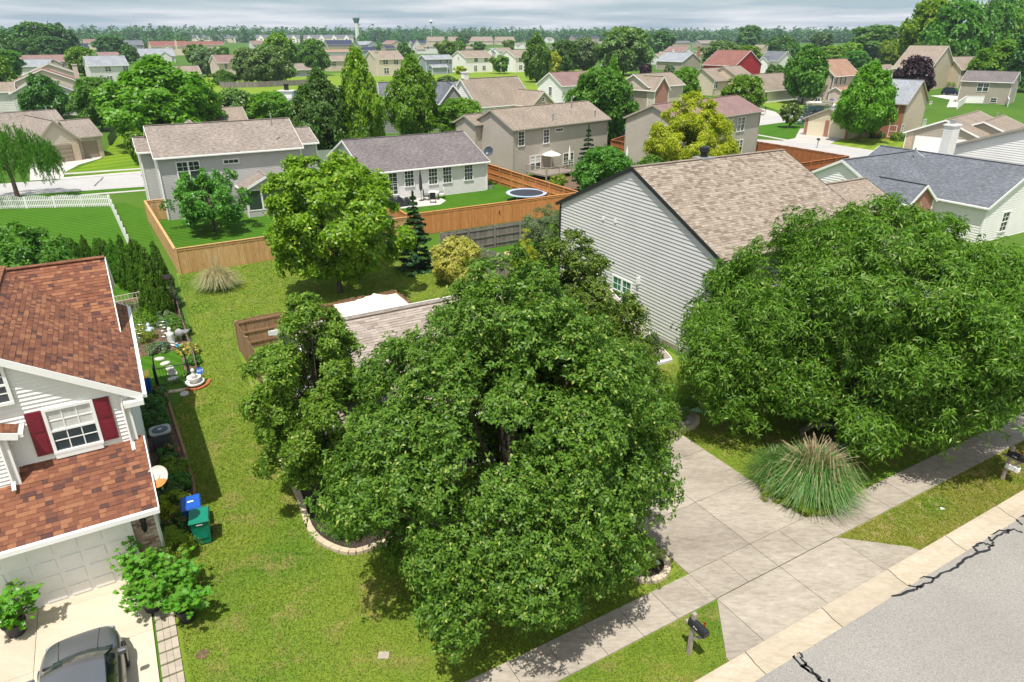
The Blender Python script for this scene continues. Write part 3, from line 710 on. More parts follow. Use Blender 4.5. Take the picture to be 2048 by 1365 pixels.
b = MB(); b.box(-1.42, -1.28, 19.36, 19.47, 1.62, 1.92); b.lathe([(.1, 1.92), (.03, 2.02)], -1.35, 19.40, 6); b.box(-1.40, -1.30, 19.30, 19.47, 1.56, 1.61); b.build('wall_lantern', M['iron'], H.root)

# ---- the small ranch house behind the pear trees
H = House('low ranch house with grey-brown shingle roof behind the two big pear trees', G(5.0, 19.4), 30, 13.25, 10.3, 2.65, roof='sh_gray', wall='ltgray', ov=.45, slope=.39)
rm = H.last
H.block(7.75, 13.2, -.12, 5, 2.7, 'L', 1.78, ov=.32, brick={'F': 'brick'}, trim='cream')
H.garage('F', 10.4, 4.8, 2.1, .05, off=.15)
gt = [plain('roof_tone_%d' % i, c, .92, .12, 9, bump=.4, fine=120, spec=.15) for i, c in enumerate(((.30, .25, .21), (.345, .29, .245), (.38, .325, .275), (.25, .205, .17)))]
n45 = math.hypot(1, .39)
shingle_field(rm, (-.36, -.45, 2.635), (1, 0, 0), (0, 1, .39), [(0, 0), (13.97, 0), (13.97, 5.58 * n45), (0, 5.58 * n45)], gt, (4, 4, 3, 1), 0, wr=(.28, .34), seed=9)
b = MB(); b.box(13.0, 13.62, -.44, -.13, 2.42, 2.56); H.part('cornice_return', b, M['white'])
H.win('L', 0, 0, .9, 1.3, 'dh', at_=(0, 7.2, 1.5)); H.win('F', 0, 0, 1.4, 1.3, 'twin', at_=(2.6, 0, 1.4))

# ---- the big striped gable house
H = House('tall pale grey sided house with black rake trim and a wide brown shingle roof', G(23.4, 21.4), 30, 11.2, 13.1, 5.5, roof='sh_tan', wall='gray', trim='black', ov=.35, slope=.465, slats='L', ply=.14, ovr=.12, lap=.19)
rb_ = H.last; M['gray'].node_tree.nodes['Principled BSDF'].inputs['Roughness'].default_value = .5
tt = [plain('tan_tone_%d' % i, c, .92, .12, 9, bump=.4, fine=120, spec=.15) for i, c in enumerate(((.255, .207, .160), (.295, .243, .19), (.335, .28, .222), (.195, .152, .115)))]
n46 = math.hypot(1, .465)
shingle_field(rb_, (-.12, -.35, 5.48), (1, 0, 0), (0, 1, .465), [(0, 0), (11.44, 0), (11.44, 6.9 * n46), (0, 6.9 * n46)], tt, (4, 4, 3, 2), 0, wr=(.2, .34), expo=.17, seed=11)
H.block(7.4, 14.4, -3.4, 4.4, 4.1, 'L', 1.6, trim='black')
H.block(10.9, 18.5, 2.0, 9.5, 4.6, 'R', 1.7, trim='black')
o = H.win('L', 1243, 588, 1.55, 1.5, 'twin', at_=(0, 6.75, 1.72), pane='curtain'); o['label'] = 'white twin window with green curtains behind the glass'
for px_, py_ in ((1208, 437), (1232, 442), (1216, 533)):
    q = H.loc('L', px_, py_); b = MB(); b.box(q.x - .07, q.x - .02, q.y - .09, q.y + .09, q.z - .1, q.z + .1); H.part('vent_cover', b, M['white'])
q = H.loc('L', 1279, 562); b = MB(); b.box(q.x - .16, q.x - .02, q.y - .09, q.y + .09, q.z - .16, q.z + .2); b.box(q.x - .10, q.x - .02, q.y - .05, q.y + .05, q.z - .36, q.z - .16); H.part('meter_box', b, M['white'])
b = MB(); b.box(-.04, 0, -.02, 13.1, -.0, .26); H.part('foundation', b, M['concrete'])
H.down(0.05, 0, 5.3); b = MB(); b.box(-.1, -.02, 13.02, 13.12, .1, 5.3); H.part('downspout', b, M['black'])
cxy = H.inv @ at(1406, 330, 8.3); zt_ = ztop(H.mi @ Vector((cxy.x, cxy.y, 0)), 318)
b = MB(); b.box(cxy.x - .42, cxy.x + .42, cxy.y - .32, cxy.y + .32, 6.5, zt_); ch = H.part('chimney', b, M['gray'])
b = MB(); b.box(cxy.x - .5, cxy.x + .5, cxy.y - .4, cxy.y + .4, zt_, zt_ + .1); b.build('chimney_cap', M['dkgray'], ch)
b = MB(); b.lathe([(.2, zt_ + .1), (.2, zt_ + .38), (.27, zt_ + .38), (.27, zt_ + .62), (.12, zt_ + .68)], cxy.x, cxy.y, 14); b.build('flue', M['iron'], ch)

# ---- slate-blue roofed house and the tall white gable behind it
H = House('white sided house with a slate-blue shingle roof and small brick entry gable', G(52, 30.8), 30, 9.5, 9.9, 2.85, roof='sh_blue', wall='white_siding', slope=.515, ov=.3)
H.block(5.3, 15.7, -4.2, 8.5, 2.85, 'L', 2.42, ov=.3); H.block(.2, 3.3, -1.1, 3, 3.1, 'L', 1.15, ov=.25, brick={'F': 'brick'})
H.win('F', 0, 0, .95, 1.5, 'dh', at_=(8.4, -4.2, 1.35)); H.win('F', 0, 0, .6, .9, 'dh', at_=(2.6, -1.1, 1.6)); H.down(5.35, -4.2, 2.7)
p = at(1885, 333, 3.6); zc = ztop(p, 252)
q = H.inv @ p; b = MB()
b.box(q.x - .55, q.x + .55, q.y - .4, q.y + .4, 0, zc)
for k in range(int(zc / .2)): b.box(q.x - .57, q.x + .57, q.y - .42, q.y + .42, k * .2, k * .2 + .13)
ch = H.part('chimney', b, M['white_siding'])
b = MB(); b.box(q.x - .66, q.x + .66, q.y - .5, q.y + .5, zc, zc + .14); b.build('chimney_cap', M['white'], ch); b = MB(); b.box(q.x - .3, q.x + .1, q.y - .2, q.y + .2, zc + .14, zc + .5); b.build('flue', M['metal'], ch)
H.pipe(1830, 305, .3, plane_z=5.6)
H = House('tall white gable wall of a house beyond the slate-blue roof', G(70.2, 24), 30, 12, 13.5, 5.0, roof='sh_tan', wall='white_siding', slope=.38, trim='khaki'); H.win('L', 0, 0, .9, 1.4, 'dh', at_=(0, 3, 3.6))

# ---- back row: sunroom house, patio house, the two taupe houses
H = House('grey sided two-storey house with a gabled sunroom and tan shingle roof', at(338, 441), 30, 12.1, 8.6, 5.35, roof='sh_gray', wall='sungray', ov=.3, slope=.47, lap=.13)
H.block(11.6, 14.2, 2.4, 8.4, 5.3, 'R', 1.0, ov=.3); H.block(-1.0, .5, 4.5, 8.4, 5.3, 'R', .9, ov=.3); H.block(2, 6, 6.5, 9.6, 5.6, 'L', 1.5, ov=.3)
H.win('F', 378, 342, 1.75, 1.5, 'twin'); H.win('F', 462, 323, 1.2, .28, 'slit'); H.win('F', 575, 378, .9, 1.15, 'dh'); H.win('L', 0, 0, .9, 1.4, at_=(0, 6.5, 1.6))
H.down(0.02, 0, 5.2); H.down(12.08, 0, 5.2); H.pipe(515, 263, .35, .09, plane_z=6.6); H.pipe(543, 245, .7, plane_z=7.6)
q0 = H.inv @ at(472, 452); q1 = H.inv @ at(560, 445)
xs0, xs1, ys = 6.3, 10.1, -2.6
H.block(xs0, xs1, ys, .1, 2.45, 'L', .95, ov=.3, skip='FB', z0=0); b = MB(); b.box(xs0, xs1, ys - .02, ys + .05, 0, .55); H.part('sunroom_wall', b, M['sungray']); b = MB(); b.face([(xs0, ys - .01, 2.45), (xs1, ys - .01, 2.45), ((xs0 + xs1)/2, ys - .01, 3.38)]); H.part('sunroom_gable', b, M['sungray'])
for i in range(3):
    a, c = xs0 + .08 + i * 1.23, xs0 + .08 + (i + 1) * 1.23
    f = MB(); f.box(a, a + .07, ys - .05, ys, .55, 2.42); f.box(c - .07, c, ys - .05, ys, .55, 2.42); f.box(a + .07, c - .07, ys - .05, ys, 2.32, 2.42); f.box(a + .07, c - .07, ys - .05, ys, .55, .64); o = f.build('screen_window', M['white'], H.root)
    g = MB(); g.box(a + .07, c - .07, ys - .012, ys - .004, .64, 2.32); g.build('pane', M['pane'], o)
H = House('white single-storey house with a dark shingle roof and sliding patio door', at(737, 410), 31, solve_len(at(737, 410), rad(31), 974), 11.2, 2.95, roof='sh_dark', wall='patiowhite', ov=.3, slope=.40, lap=.12)
H.win('F', 777, 369, 1.75, 2.0, 'door', name='patio_door')
for px_, py_ in ((818, 357), (865.5, 353), (894, 350), (936.5, 345)): H.win('F', px_, py_, .9, 1.5, 'grid')
H.win('L', 704, 340, .8, 1.2, 'grid', at_=(0, 4.2, 1.6)); H.down(H.w - .05, 0, 2.8); q = H.loc('F', 753, 351); b = MB(); b.box(q.x - .07, q.x + .07, -.18, -.03, q.z - .12, q.z + .12); H.part('wall_lantern', b, M['iron'])
H = PH('taupe two-storey house with a tan roof and wooden deck', 1027, 354, 945, 1211, 260, 42, roof='sh_tan', wall='taupe', trim='khaki', ov=.3, slope=.47, lap=.14, gut='khaki')
H.block(-.9, 1.5, 5.6, 9.2, 5.3, 'R', .8, ov=.3)
for px_, py_, w_, h_, k_ in ((1042, 278, .85, 1.5, 'dh'), (1092, 273, .85, 1.5, 'dh'), (1118, 260, 1.15, .3, 'slit'), (1070, 326, 1.6, 1.55, 'twin')): H.win('F', px_, py_, w_, h_, k_, pane='blind' if px_ == 1070 else 'pane')
H.win('F', 1136, 324, 1.7, 2.05, 'door', name='patio_door'); H.down(H.w - .05, 0, 5.2)
for a_ in ((1106, 236), (1190, 229)): H.pipe(*a_, .35, .08, plane_z=6.6)
H.pipe(1143, 212, .9, .09, plane_z=7.5)
H = PH('taupe two-storey house with a mauve-brown roof behind the golden willow', 1350, 352, 1247, 1508, 246, 44, roof='sh_mauve', wall='taupe', trim='khaki', ov=.3, slope=.42, lap=.14)
H.win('F', 1481, 249, 1.7, 1.6, 'twin'); H.win('F', 1477, 294, 1.6, 1.6, 'twin'); H.down(H.w - .05, 0, 5.2)

# ---- brick-fronted house on the corner and its neighbours
pc = at(1797, 281); pr_ = at(1893, 262)
H = House('tan sided two-storey house with red brick front and light slate roof', pc, 45, 9.6, 8.5, 5.3, 'L', roof='sh_ltblue', wall='tan', trim='khaki', slope=.62, ov=.35, lap=.2)
b = MB(); b.face([(-.03, 4.2, 0), (-.03, 0, 0), (-.03, 0, 5.25), (-.03, 4.2, 5.25)]); H.part('brick_front', b, M['brick'])
H.block(-4.2, .2, 6.0, 13, 2.6, 'R', 1.6, ov=.35); H.win('L', 1787, 217, 1.4, 1.6, 'twin', off=.04); H.win('L', 1785, 263, 1.0, 1.6, 'dh', off=.04)
for px_, py_, w_, h_, k_ in ((1803, 262, .8, 1.7, 'dh'), (1847, 251, 1.5, 1.7, 'twin'), (1861, 206, .9, .3, 'slit')): H.win('F', px_, py_, w_, h_, k_)
for y_ in (11.2, 7.8):
    b = MB(); b.box(-4.28, -4.2, y_ - 1.3, y_ + 1.3, 0, 2.15); H.part('garage_door', b, M['creamwall'])
for a_, c_ in ((6, 6.45), (9.2, 9.8), (12.55, 13)): b = MB(); b.box(-4.25, -4.21, a_, c_, 0, 2.5); H.part('brick_pier', b, M['brick'])
H = House('tan roofed ranch house with a white garage door and stone piers', at(1950, 318), 45, 16, 8.8, 2.55, 'R', roof='sh_tan', wall='khaki', slope=.42, ov=.35); H.block(4.5, 15, -3, 5, 2.5, 'R', 1.6)
for a_, c_ in ((8.8, 7.9), (.9, 0)): b = MB(); b.face([(-.05, a_, 0), (-.05, c_, 0), (-.05, c_, 2.6), (-.05, a_, 2.6)]); H.part('stone_pier', b, M['tanbrick'])
b = MB(); b.box(-.08, -.0, 1.2, 7.6, 0, 2.2); H.part('garage_door', b, M['white']); H.pipe(1992, 240, .9, .1, plane_z=3.6)
H = PH('grey sided house with a dark roof beside the far cars, garage below', 2013, 210, 1936, 2090, 166, 48, 'L', w=9, d=10, roof='sh_dark', wall='khaki', slope=.45, ov=.3); H.win('L', 1966, 175, 2.2, 1.7, 'twin'); H.win('L', 1957, 200, 1.6, .9, 'plain'); H.win('L', 1987, 201, 1.2, .9, 'plain'); H.down(0, .05, 5)
FAR = dict(lap=.35, ov=.4)
def FH(label, cx, by, xA, xB, ey, yaw, ridge='R', roof='sh_tan', wall='beige', wins=(), lw=(), rise=None, slope=.45, hip=False, dmin=6., wing=None, grp=None, chim=None, trim='white', d=None, pane='pane', w=None):
    kw = dict(FAR)
    if d: kw['d'] = d
    if w: kw['w'] = w
    H = PH(label, cx, by, xA, xB, ey, yaw, ridge, dmin, roof=roof, wall=wall, rise=rise, slope=slope, hip=hip, group=grp, trim=trim, **kw)
    for a in wins: H.win('F', *a[:2], *(a[2:] or (1.5, 1.3)), kind='twin' if not a[2:] or a[2] > 1 else 'dh', pane=pane)
    for a in lw: H.win('L', *a[:2], *(a[2:] or (1.0, 1.4)), kind='dh')
    if wing: H.block(*wing[:5], wing[5], wing[6], ov=.35, **(wing[7] if len(wing) > 7 else {}))
    if chim:
        q = H.inv @ at(chim[0], chim[1], H.h + 1.2); zt_ = ztop(H.mi @ Vector((q.x, q.y, 0)), chim[2]); b = MB(); b.box(q.x - .5, q.x + .5, q.y - .5, q.y + .5, H.h - 2, zt_); b.box(q.x - .62, q.x + .62, q.y - .62, q.y + .62, zt_, zt_ + .15); H.part('chimney', b, M[chim[3]])
    return H
# ---- houses farther back, left to right
M['garage_brown'] = plain('garage_brown', (.27, .215, .155), .6, .05)
FH('white gable house behind the dark oval tree, brown side roof', 37, 236, 20, 160, 187, 31, 'L', 'sh_tan', 'palegray', slope=.52, d=9, wing=(-7, .3, 3, 9, 4.6, 'R', 1.5))
FH('beige gable house with a salmon roof, second in the far-left row', 24, 214, 10, 178, 172, 31, 'L', 'sh_redbrown', 'pinkbeige', slope=.42, d=9, wing=(-3.5, .3, 3, 8, 2.6, 'R', 1.2))
FH('beige gable house with white rakes and a chimney, third in the far-left row', 60, 190, 45, 163, 150, 31, 'L', 'sh_gray', 'pinkbeige', slope=.42, d=8, chim=(153, 150, 130, 'pinkbeige'))
FH('house with a long pale grey roof above the salmon roof', 23, 152, 18, 106, 134, 31, 'R', 'sh_ltblue', 'palegray', d=9, slope=.5)
FH('brown roofed house behind the pale grey roof on the far left', 36, 146, 30, 138, 124, 31, 'R', 'sh_mauve', 'khaki', d=9, slope=.5, wing=(11, 16, -2, 6, 3.4, 'L', 1.6))
FH('white two-storey house with a pale slate roof left of the big round maple', 185, 165, 176, 262, 132, 38, 'R', 'sh_ltblue', 'palegray', ((216, 139, 1.6, 1.5), (252, 138, 1.6, 1.5), (195, 159, .8, 1.4), (220, 159, 1.6, 2.), (250, 158, 1.2, 1.4)), slope=.62)
pr_ = at(209, 313); ya = math.atan2((pr_ - at(158, 319)).y, (pr_ - at(158, 319)).x); LR = solve_len(pr_, ya + math.pi, 160); LG_ = solve_len(pr_, ya + math.pi, 96); L0 = pr_ + Vector((math.cos(ya + math.pi), math.sin(ya + math.pi), 0)) * 26
H = House('brown ranch house with tan garage doors and stone piers by the back street', L0, math.degrees(ya), 24.6, 10, 2.75, 'R', roof='sh_gray', wall='beige', slope=.5, ov=.4, lap=.25, trim='khaki', first=False)
H.block(0, 24.2, 4.6, 14, 2.75, 'R', 2.6); H.block(26 - LR, 26, 0, 6.4, 2.75, 'R', 1.7); H.block(26 - LG_ - .9, 26 - LR - .05, -.9, 9, 2.75, 'L', 2.2)
def gdoor(a, c, y):
    wd = c - a; c = (a + c) / 2; b = MB(); b.box(c - wd/2, c + wd/2, y - .06, y - .02, 0, 2.1); o = H.part('garage_door', b, M['garage_brown']); k = MB(); k.box(-wd/2 + .06, wd/2 - .06, -.02, 0, -.2, .2); me = k.mesh('panel', M['garage_brown'])
    for j in range(4): inst('panel', me, o, (c, y - .065, .3 + j * .52))
gdoor(26 - LR + .7, 25.4, -.03); gdoor(26 - LG_ - .1, 26 - LR - .9, -.93)
for a, c, y in ((26 - LR, 26 - LR + .65, 0), (25.45, 26, 0), (26 - LR - .85, 26 - LR - .06, -.9), (26 - LG_ - .9, 26 - LG_ - .15, -.9)):
    b = MB(); b.box(a, c, y - .12, y - .02, 0, 2.5); H.part('stone_pier', b, M['tanbrick'])
H.pipe(95, 228, .9, .1, plane_z=4.6)
FH('tan roofed house directly behind the sunroom house', 398, 292, 385, 503, 262, 32, 'R', 'sh_tan', 'sungray', slope=.55, dmin=9)
FH('beige house with a plum-red roof and black shutters by the pond fence', 441, 160, 425, 500, 126, 40, 'R', 'sh_mauve', 'pinkbeige', ((452, 133, 1., 1.6), (478, 150, 1.6, 2.)), slope=.55)
FH('cream house with red roof, left one of the far red-roofed pair', 306, 112, 297, 378, 93, 34, 'R', 'sh_redbrown', 'creamwall', ((345, 99, 1.6, 2), (330, 98, 1.4, 1.8)), wing=(6, 13, -4, 5, 5., 'L', 2.4), chim=(352, 90, 80, 'creamwall'))
FH('cream house with red roof, right one of the far red-roofed pair', 377, 108, 374, 450, 90, 34, 'R', 'sh_redbrown', 'creamwall', ((430, 95, 1.6, 1.6), (441, 95, 1.2, 1.6)), d=10)
FH('navy and slate roofed house behind the white left house', 250, 106, 239, 290, 90, 36, 'R', 'sh_blue', 'bluegray', ((283, 95, 1.4, 1.6),), wing=(2, 9, -4, 4, 4.2, 'L', 2.2, dict(roof='sh_navy')))
FH('grey roofed white house in front of the red roofs', 283, 127, 276, 352, 113, 30, 'R', 'sh_ltblue', 'palegray', slope=.5, wing=(9, 15, -3, 6, 3.6, 'L', 2.0))
FH('tan hipped roof house at the edge of the left woods', 141, 92, 138, 168, 85, 34, 'R', 'sh_tan', 'beige', hip=True)
FH('brown gabled house beside the left woods', 172, 100, 163, 202, 86, 34, 'R', 'sh_mauve', 'creamwall', wing=(6, 13, -5, 4, 5.2, 'L', 2.6, dict(roof='sh_mauve')))
FH('navy roofed house peeking over a bright tree on the left', 158, 112, 152, 182, 98, 34, 'R', 'sh_navy', 'palegray')
FH('low tan roofed garage house right of the big round maple', 345, 165, 338, 404, 148, 36, 'R', 'sh_tan', 'creamwall', slope=.7)
FH('brown roof strip just behind the white slate-roofed house', 200, 122, 195, 242, 111, 36, 'R', 'sh_mauve', 'khaki', d=7)
FH('blue-grey ranch with a taupe roof and white trimmed windows by the pond fence', 580, 155, 570, 630, 140, 38, 'R', 'sh_gray', 'bluegray', ((597, 146, 1., 1.4), (615, 146, 1., 1.4)), slope=.62)
FH('pink-brown roof showing behind the olive trees', 480, 116, 475, 552, 106, 36, 'R', 'sh_tan', 'pinkbeige', slope=.6)
FH('brown roofed white house in front of the apartment blocks', 506, 98, 497, 545, 89, 34, 'R', 'sh_mauve', 'palegray', ((510, 93, 1.6, 1.6),), chim=(537, 85, 77, 'beige'))
FH('small navy roof left of the tall green tree', 602, 98, 598, 625, 90, 34, 'R', 'sh_navy', 'bluegray')
FH('tan house below the bright copper roof', 660, 143, 650, 712, 122, 34, 'R', 'sh_tan', 'tan', ((668, 128, 1.6, 1.8),), slope=.6)
FH('house with a bright copper-orange roof', 655, 120, 648, 708, 104, 34, 'R', 'sh_orange', 'palegray', slope=.35)
FH('dark roofed tan house right of the apartment blocks', 656, 98, 640, 708, 90, 34, 'R', 'sh_navy', 'khaki', ((690, 93, 1.6, 1.4),), slope=.6)
FH('slate roofed house with a grey gable near the water tower', 720, 98, 700, 747, 90, 30, 'R', 'sh_ltblue', 'bluegray', wing=(8, 16, -4, 4, 4.4, 'L', 2.6))
FH('small navy roof below the slate gable', 723, 112, 718, 753, 101, 34, 'R', 'sh_navy', 'bluegray', slope=.6)
FH('tan gabled house with a terracotta roof behind the beige house', 784, 102, 754, 804, 88, 48, 'L', 'sh_mauve', 'tan')
FH('navy roof in front of the terracotta one', 772, 108, 757, 792, 97, 40, 'R', 'sh_navy', 'khaki', d=7)
FH('beige two-storey house with a tan roof and an arched white awning', 755, 153, 732, 809, 119, 32, 'R', 'sh_tan', 'beige', ((771, 124.5, 1.9, 1.6), (792, 124.5, 1.7, 1.6), (773, 142, 1.9, 2.0)), chim=(754, 117, 104, 'beige'))
FH('blue-grey two-storey house with a silvery roof and sun porch', 853, 149, 840, 905, 119, 34, 'R', 'sh_ltblue', 'bluegray', ((881, 124, 1., 1.5), (894, 124, 1., 1.5), (895, 140, 1.8, 1.6)), wing=(1.5, 8, -2.5, .1, 2.7, 'R', .8))
FH('white two-storey house with tan roof, larger of the white pair above the pond', 932, 146, 903, 985, 116, 38, 'R', 'sh_tan', 'white_siding', ((952, 120, 1.7, 1.5), (972, 120, 1.7, 1.5), (951, 137, 1.4, 2.), (968, 136, 1.6, 1.6)), ((917, 117, .6, .9),))
FH('white two-storey house with tan roof beside the tall columnar tree', 1031, 145, 998, 1066, 115, 38, 'R', 'sh_tan', 'white_siding', ((1041, 120, 1.6, 1.6), (1041, 135, 1.6, 1.6)), ((1014, 118, .8, 1.4),))
FH('small white house with a tan hipped roof among the far trees', 850, 108, 848, 882, 93, 20, 'R', 'sh_tan', 'palegray', ((856, 96, 1.5, 1.5), (875, 96, 1.5, 1.5)), hip=True, slope=.75, wing=(-6, .2, 0, 7, 3.4, 'R', 2))
FH('dark roofed white house with two pointed gables', 826, 101, 818, 853, 87, 30, 'R', 'sh_navy', 'palegray', ((831, 92, 1.6, 1.8),), wing=(0, 6, -3, 5, 5.6, 'L', 3.2))
FH('grey roofed white house with a tan lower wing', 991, 116, 972, 1009, 105, 38, 'R', 'sh_ltblue', 'white_siding', ((997, 110, 1.4, 1.4),), wing=(0, 11, -4, 4, 4, 'R', 2, dict(roof='sh_tan')))
FH('small white house with twin gables and a brick base', 1033, 98, 1026, 1062, 90, 30, 'R', 'sh_gray', 'white_siding', wing=(1, 8, -4, 4, 3.4, 'L', 2))
FH('low tan ranch behind the white pair', 930, 104, 925, 958, 97, 34, 'R', 'sh_tan', 'beige')
for lb, cx_, xr in (('leftmost tan-roofed condo of the far row', 857, 890), ('second tan-roofed condo of the far row', 900, 918), ('long tan-roofed condo in the middle of the far row', 938, 986), ('rightmost tan-roofed condo of the far row', 994, 1030)):
    FH(lb, cx_, 90, cx_ - 3, xr, 82.5, 20, 'R', 'sh_tan', 'beige', d=14, slope=.75, grp='tan-roofed condos')
for i, (lb, x0_, x1_) in enumerate((('left apartment block with brick end wall', 380, 505), ('middle apartment block with white gables', 509, 600), ('right apartment block with white gables', 604, 720))):
    H = FH(lb, x0_ + 4, 86, x0_, x1_, 76, 14 - i * 4, 'R', 'sh_blue', 'creamwall', d=18, slope=.62, grp='long apartment blocks'); n_ = 4
    for k in range(n_):
        a = H.w * (k + .5) / n_; H.block(a - 4, a + 4, -5, 8, H.h, 'L', 4.6, wall='white_siding')
        for z_ in (2.2, 5.2): H.win('F', 0, 0, 2.4, 1.8, 'plain', at_=(a, -5, z_))
FH('blue-grey house with two steep white-edged gables behind the pyramidal tree', 768, 264, 752, 918, 226, 12, 'R', 'sh_blue', 'dkgray', d=9, slope=.95, wing=(9.4, 13.6, -2, 5, 4.6, 'L', 2.6)).block(-.2, 3.2, -2, 5, 4.8, 'L', 2.0, wall='dkgray')
H.win('F', 875, 203, 1.3, 1.5, 'twin', off=0)
H = FH('white house with a big tan roof, white chimney and brick gable', 957, 250, 908, 1064, 213, 42, 'R', 'sh_tan', 'white_siding', slope=.93, dmin=9)
H.block(8.8, 14.5, -4.5, 4, 3.0, 'L', 2.2, brick={'F': 'tanbrick'}, trim='cream'); q = Vector((1.0, H.d / 2 + .3, 0)); zc = ztop(H.mi @ q, 146); b = MB(); b.box(q.x - .5, q.x + .5, q.y - .45, q.y + .45, zc - 2.4, zc); H.part('chimney', b, M['white_siding']); b = MB(); b.box(q.x - .6, q.x + .6, q.y - .55, q.y + .55, zc, zc + .15); H.part('chimney_cap', b, M['white']); 
H.win('F', 0, 0, .7, .6, 'plain', at_=(11.65, -4.52, 3.9))
FH('white gabled house with a brown roof left of the round green tree', 1123, 212, 1080, 1190, 172, 40, 'R', 'sh_mauve', 'white_siding', (), ((1101, 183, .9, 1.8),), slope=.62, dmin=8)
FH('beige house with a brick dormer gable behind the mauve-roofed house', 1292, 238, 1235, 1360, 174, 42, 'R', 'sh_tan', 'beige', (), slope=.55, wing=(0, 4.2, -1.6, 5, 5.3, 'L', 2.1, dict(brick={'F': 'brick'}))).win('F', 1307, 181, 1.6, 1.5, 'twin', off=1.62)
FH('red sided house with a faded red roof', 1467, 158, 1404, 1519, 132, 44, 'L', 'sh_redbrown', 'red_siding', slope=.5, lw=())
FH('tan house with two staggered tan roofs below the red house', 1428, 192, 1372, 1500, 162, 42, 'R', 'sh_tan', 'tan', ((1431, 170, 1.6, 1.7),), slope=.62, trim='khaki', dmin=8, wing=(5.5, 13, -3, 6, 4.4, 'R', 2.4))
FH('tan roofed ranch with a grey garage door and stone corner by the far driveway', 1523, 207, 1497, 1600, 182, 40, 'R', 'sh_tan', 'white_siding', ((1531, 193, 1.1, 1.6),), slope=.8, dmin=8)
H = FH('tan two-storey house with a copper roof, black shutters and porch roof', 1659, 207, 1636, 1707, 152, 40, 'R', 'sh_orange', 'beige', ((1669, 161, 1.1, 1.7), (1686, 160, 1.1, 1.7)), slope=.8, dmin=8, wing=(-.5, 9.5, -2.5, .2, 2.8, 'R', .7))
for px_ in (1664.5, 1673.5, 1681.5, 1690.5):
    q = H.loc('F', px_, 161); b = MB(); b.box(q.x - .2, q.x + .2, -.06, 0, q.z - .9, q.z + .9); H.part('shutter', b, M['black'])
FH('white house with a grey-blue roof between the bright trees', 1552, 147, 1516, 1582, 122, 44, 'L', 'sh_blue', 'white_siding', (), slope=.5, wing=(-2.5, 3, 3, 7, 4.4, 'R', 1.6))
FH('tan gabled house behind the plum tree', 1850, 182, 1778, 1898, 139, 45, 'L', 'sh_tan', 'tan', slope=.5, wing=(-2, 4, 2.5, 7, 4.8, 'R', 1.6, dict(wall='khaki')))
FH('tan gabled house beside the far driveway with the two cars', 1914, 176, 1904, 1962, 139, 22, 'R', 'sh_tan', 'tan', ((1931, 147, 1.4, 1.6),), slope=.8, dmin=8)
FH('grey roofed house with white chimney left of the red house', 1363, 142, 1300, 1400, 124, 40, 'L', 'sh_ltblue', 'khaki', slope=.5)
FH('small tan gable house behind the grey roof', 1320, 130, 1296, 1352, 116, 40, 'R', 'sh_tan', 'palegray', wing=(3, 8, -3, 5, 4, 'L', 2))
FH('white gable house with brown roof behind the grey roof', 1357, 122, 1320, 1392, 110, 44, 'L', 'sh_mauve', 'white_siding', chim=(1347, 113, 100, 'white'))
FH('tan house with a tall red brick chimney', 1398, 124, 1390, 1425, 108, 40, 'R', 'sh_tan', 'tan', chim=(1396, 112, 94, 'brick'))
FH('tan hipped house right of the olive tree', 1512, 108, 1506, 1545, 98, 40, 'R', 'sh_tan', 'tan', wing=(1, 8, -4, 4, 4, 'L', 2.4))
FH('tan roof between the far tree crowns', 1402, 96, 1385, 1450, 87, 36, 'R', 'sh_gray', 'khaki')
FH('navy roofed far house left of the large maple', 1148, 86, 1138, 1198, 76, 30, 'R', 'sh_navy', 'khaki', d=14)
FH('small white house behind the pale tree', 1188, 96, 1180, 1212, 87, 34, 'R', 'sh_gray', 'white_siding')
FH('tan and grey roofed house right of the large maple', 1333, 96, 1322, 1380, 86, 40, 'R', 'sh_blue', 'tan')
FH('tan roof under the right woods', 1702, 124, 1690, 1740, 112, 40, 'R', 'sh_tan', 'tan')
FH('tan house between the plum tree and the slate-roofed house', 1764, 160, 1755, 1790, 140, 40, 'R', 'sh_tan', 'tan')
rg = random.Random(5)
for k, (x_, y_) in enumerate(((1625, 79), (1665, 78), (1690, 79), (1745, 80), (1600, 80), (1410, 77), (1380, 76), (1530, 76), (1780, 78), (1450, 79))):
    FH(('leftmost','second','third','fourth','fifth','sixth','seventh','eighth','ninth','rightmost')[sorted((1625, 1665, 1690, 1745, 1600, 1410, 1380, 1530, 1780, 1450)).index(x_)] + ' of the small pale-gabled houses along the right horizon', x_, y_ + 3.5, x_ - 6, x_ + 20, y_ - 5, 30, 'R', rg.choice(['sh_blue', 'sh_gray', 'sh_navy']), rg.choice(['palegray', 'ltgray']), d=14, slope=.8, grp='small far houses along the horizon', wing=(4, 11, -4, 6, 5, 'L', 3.6))

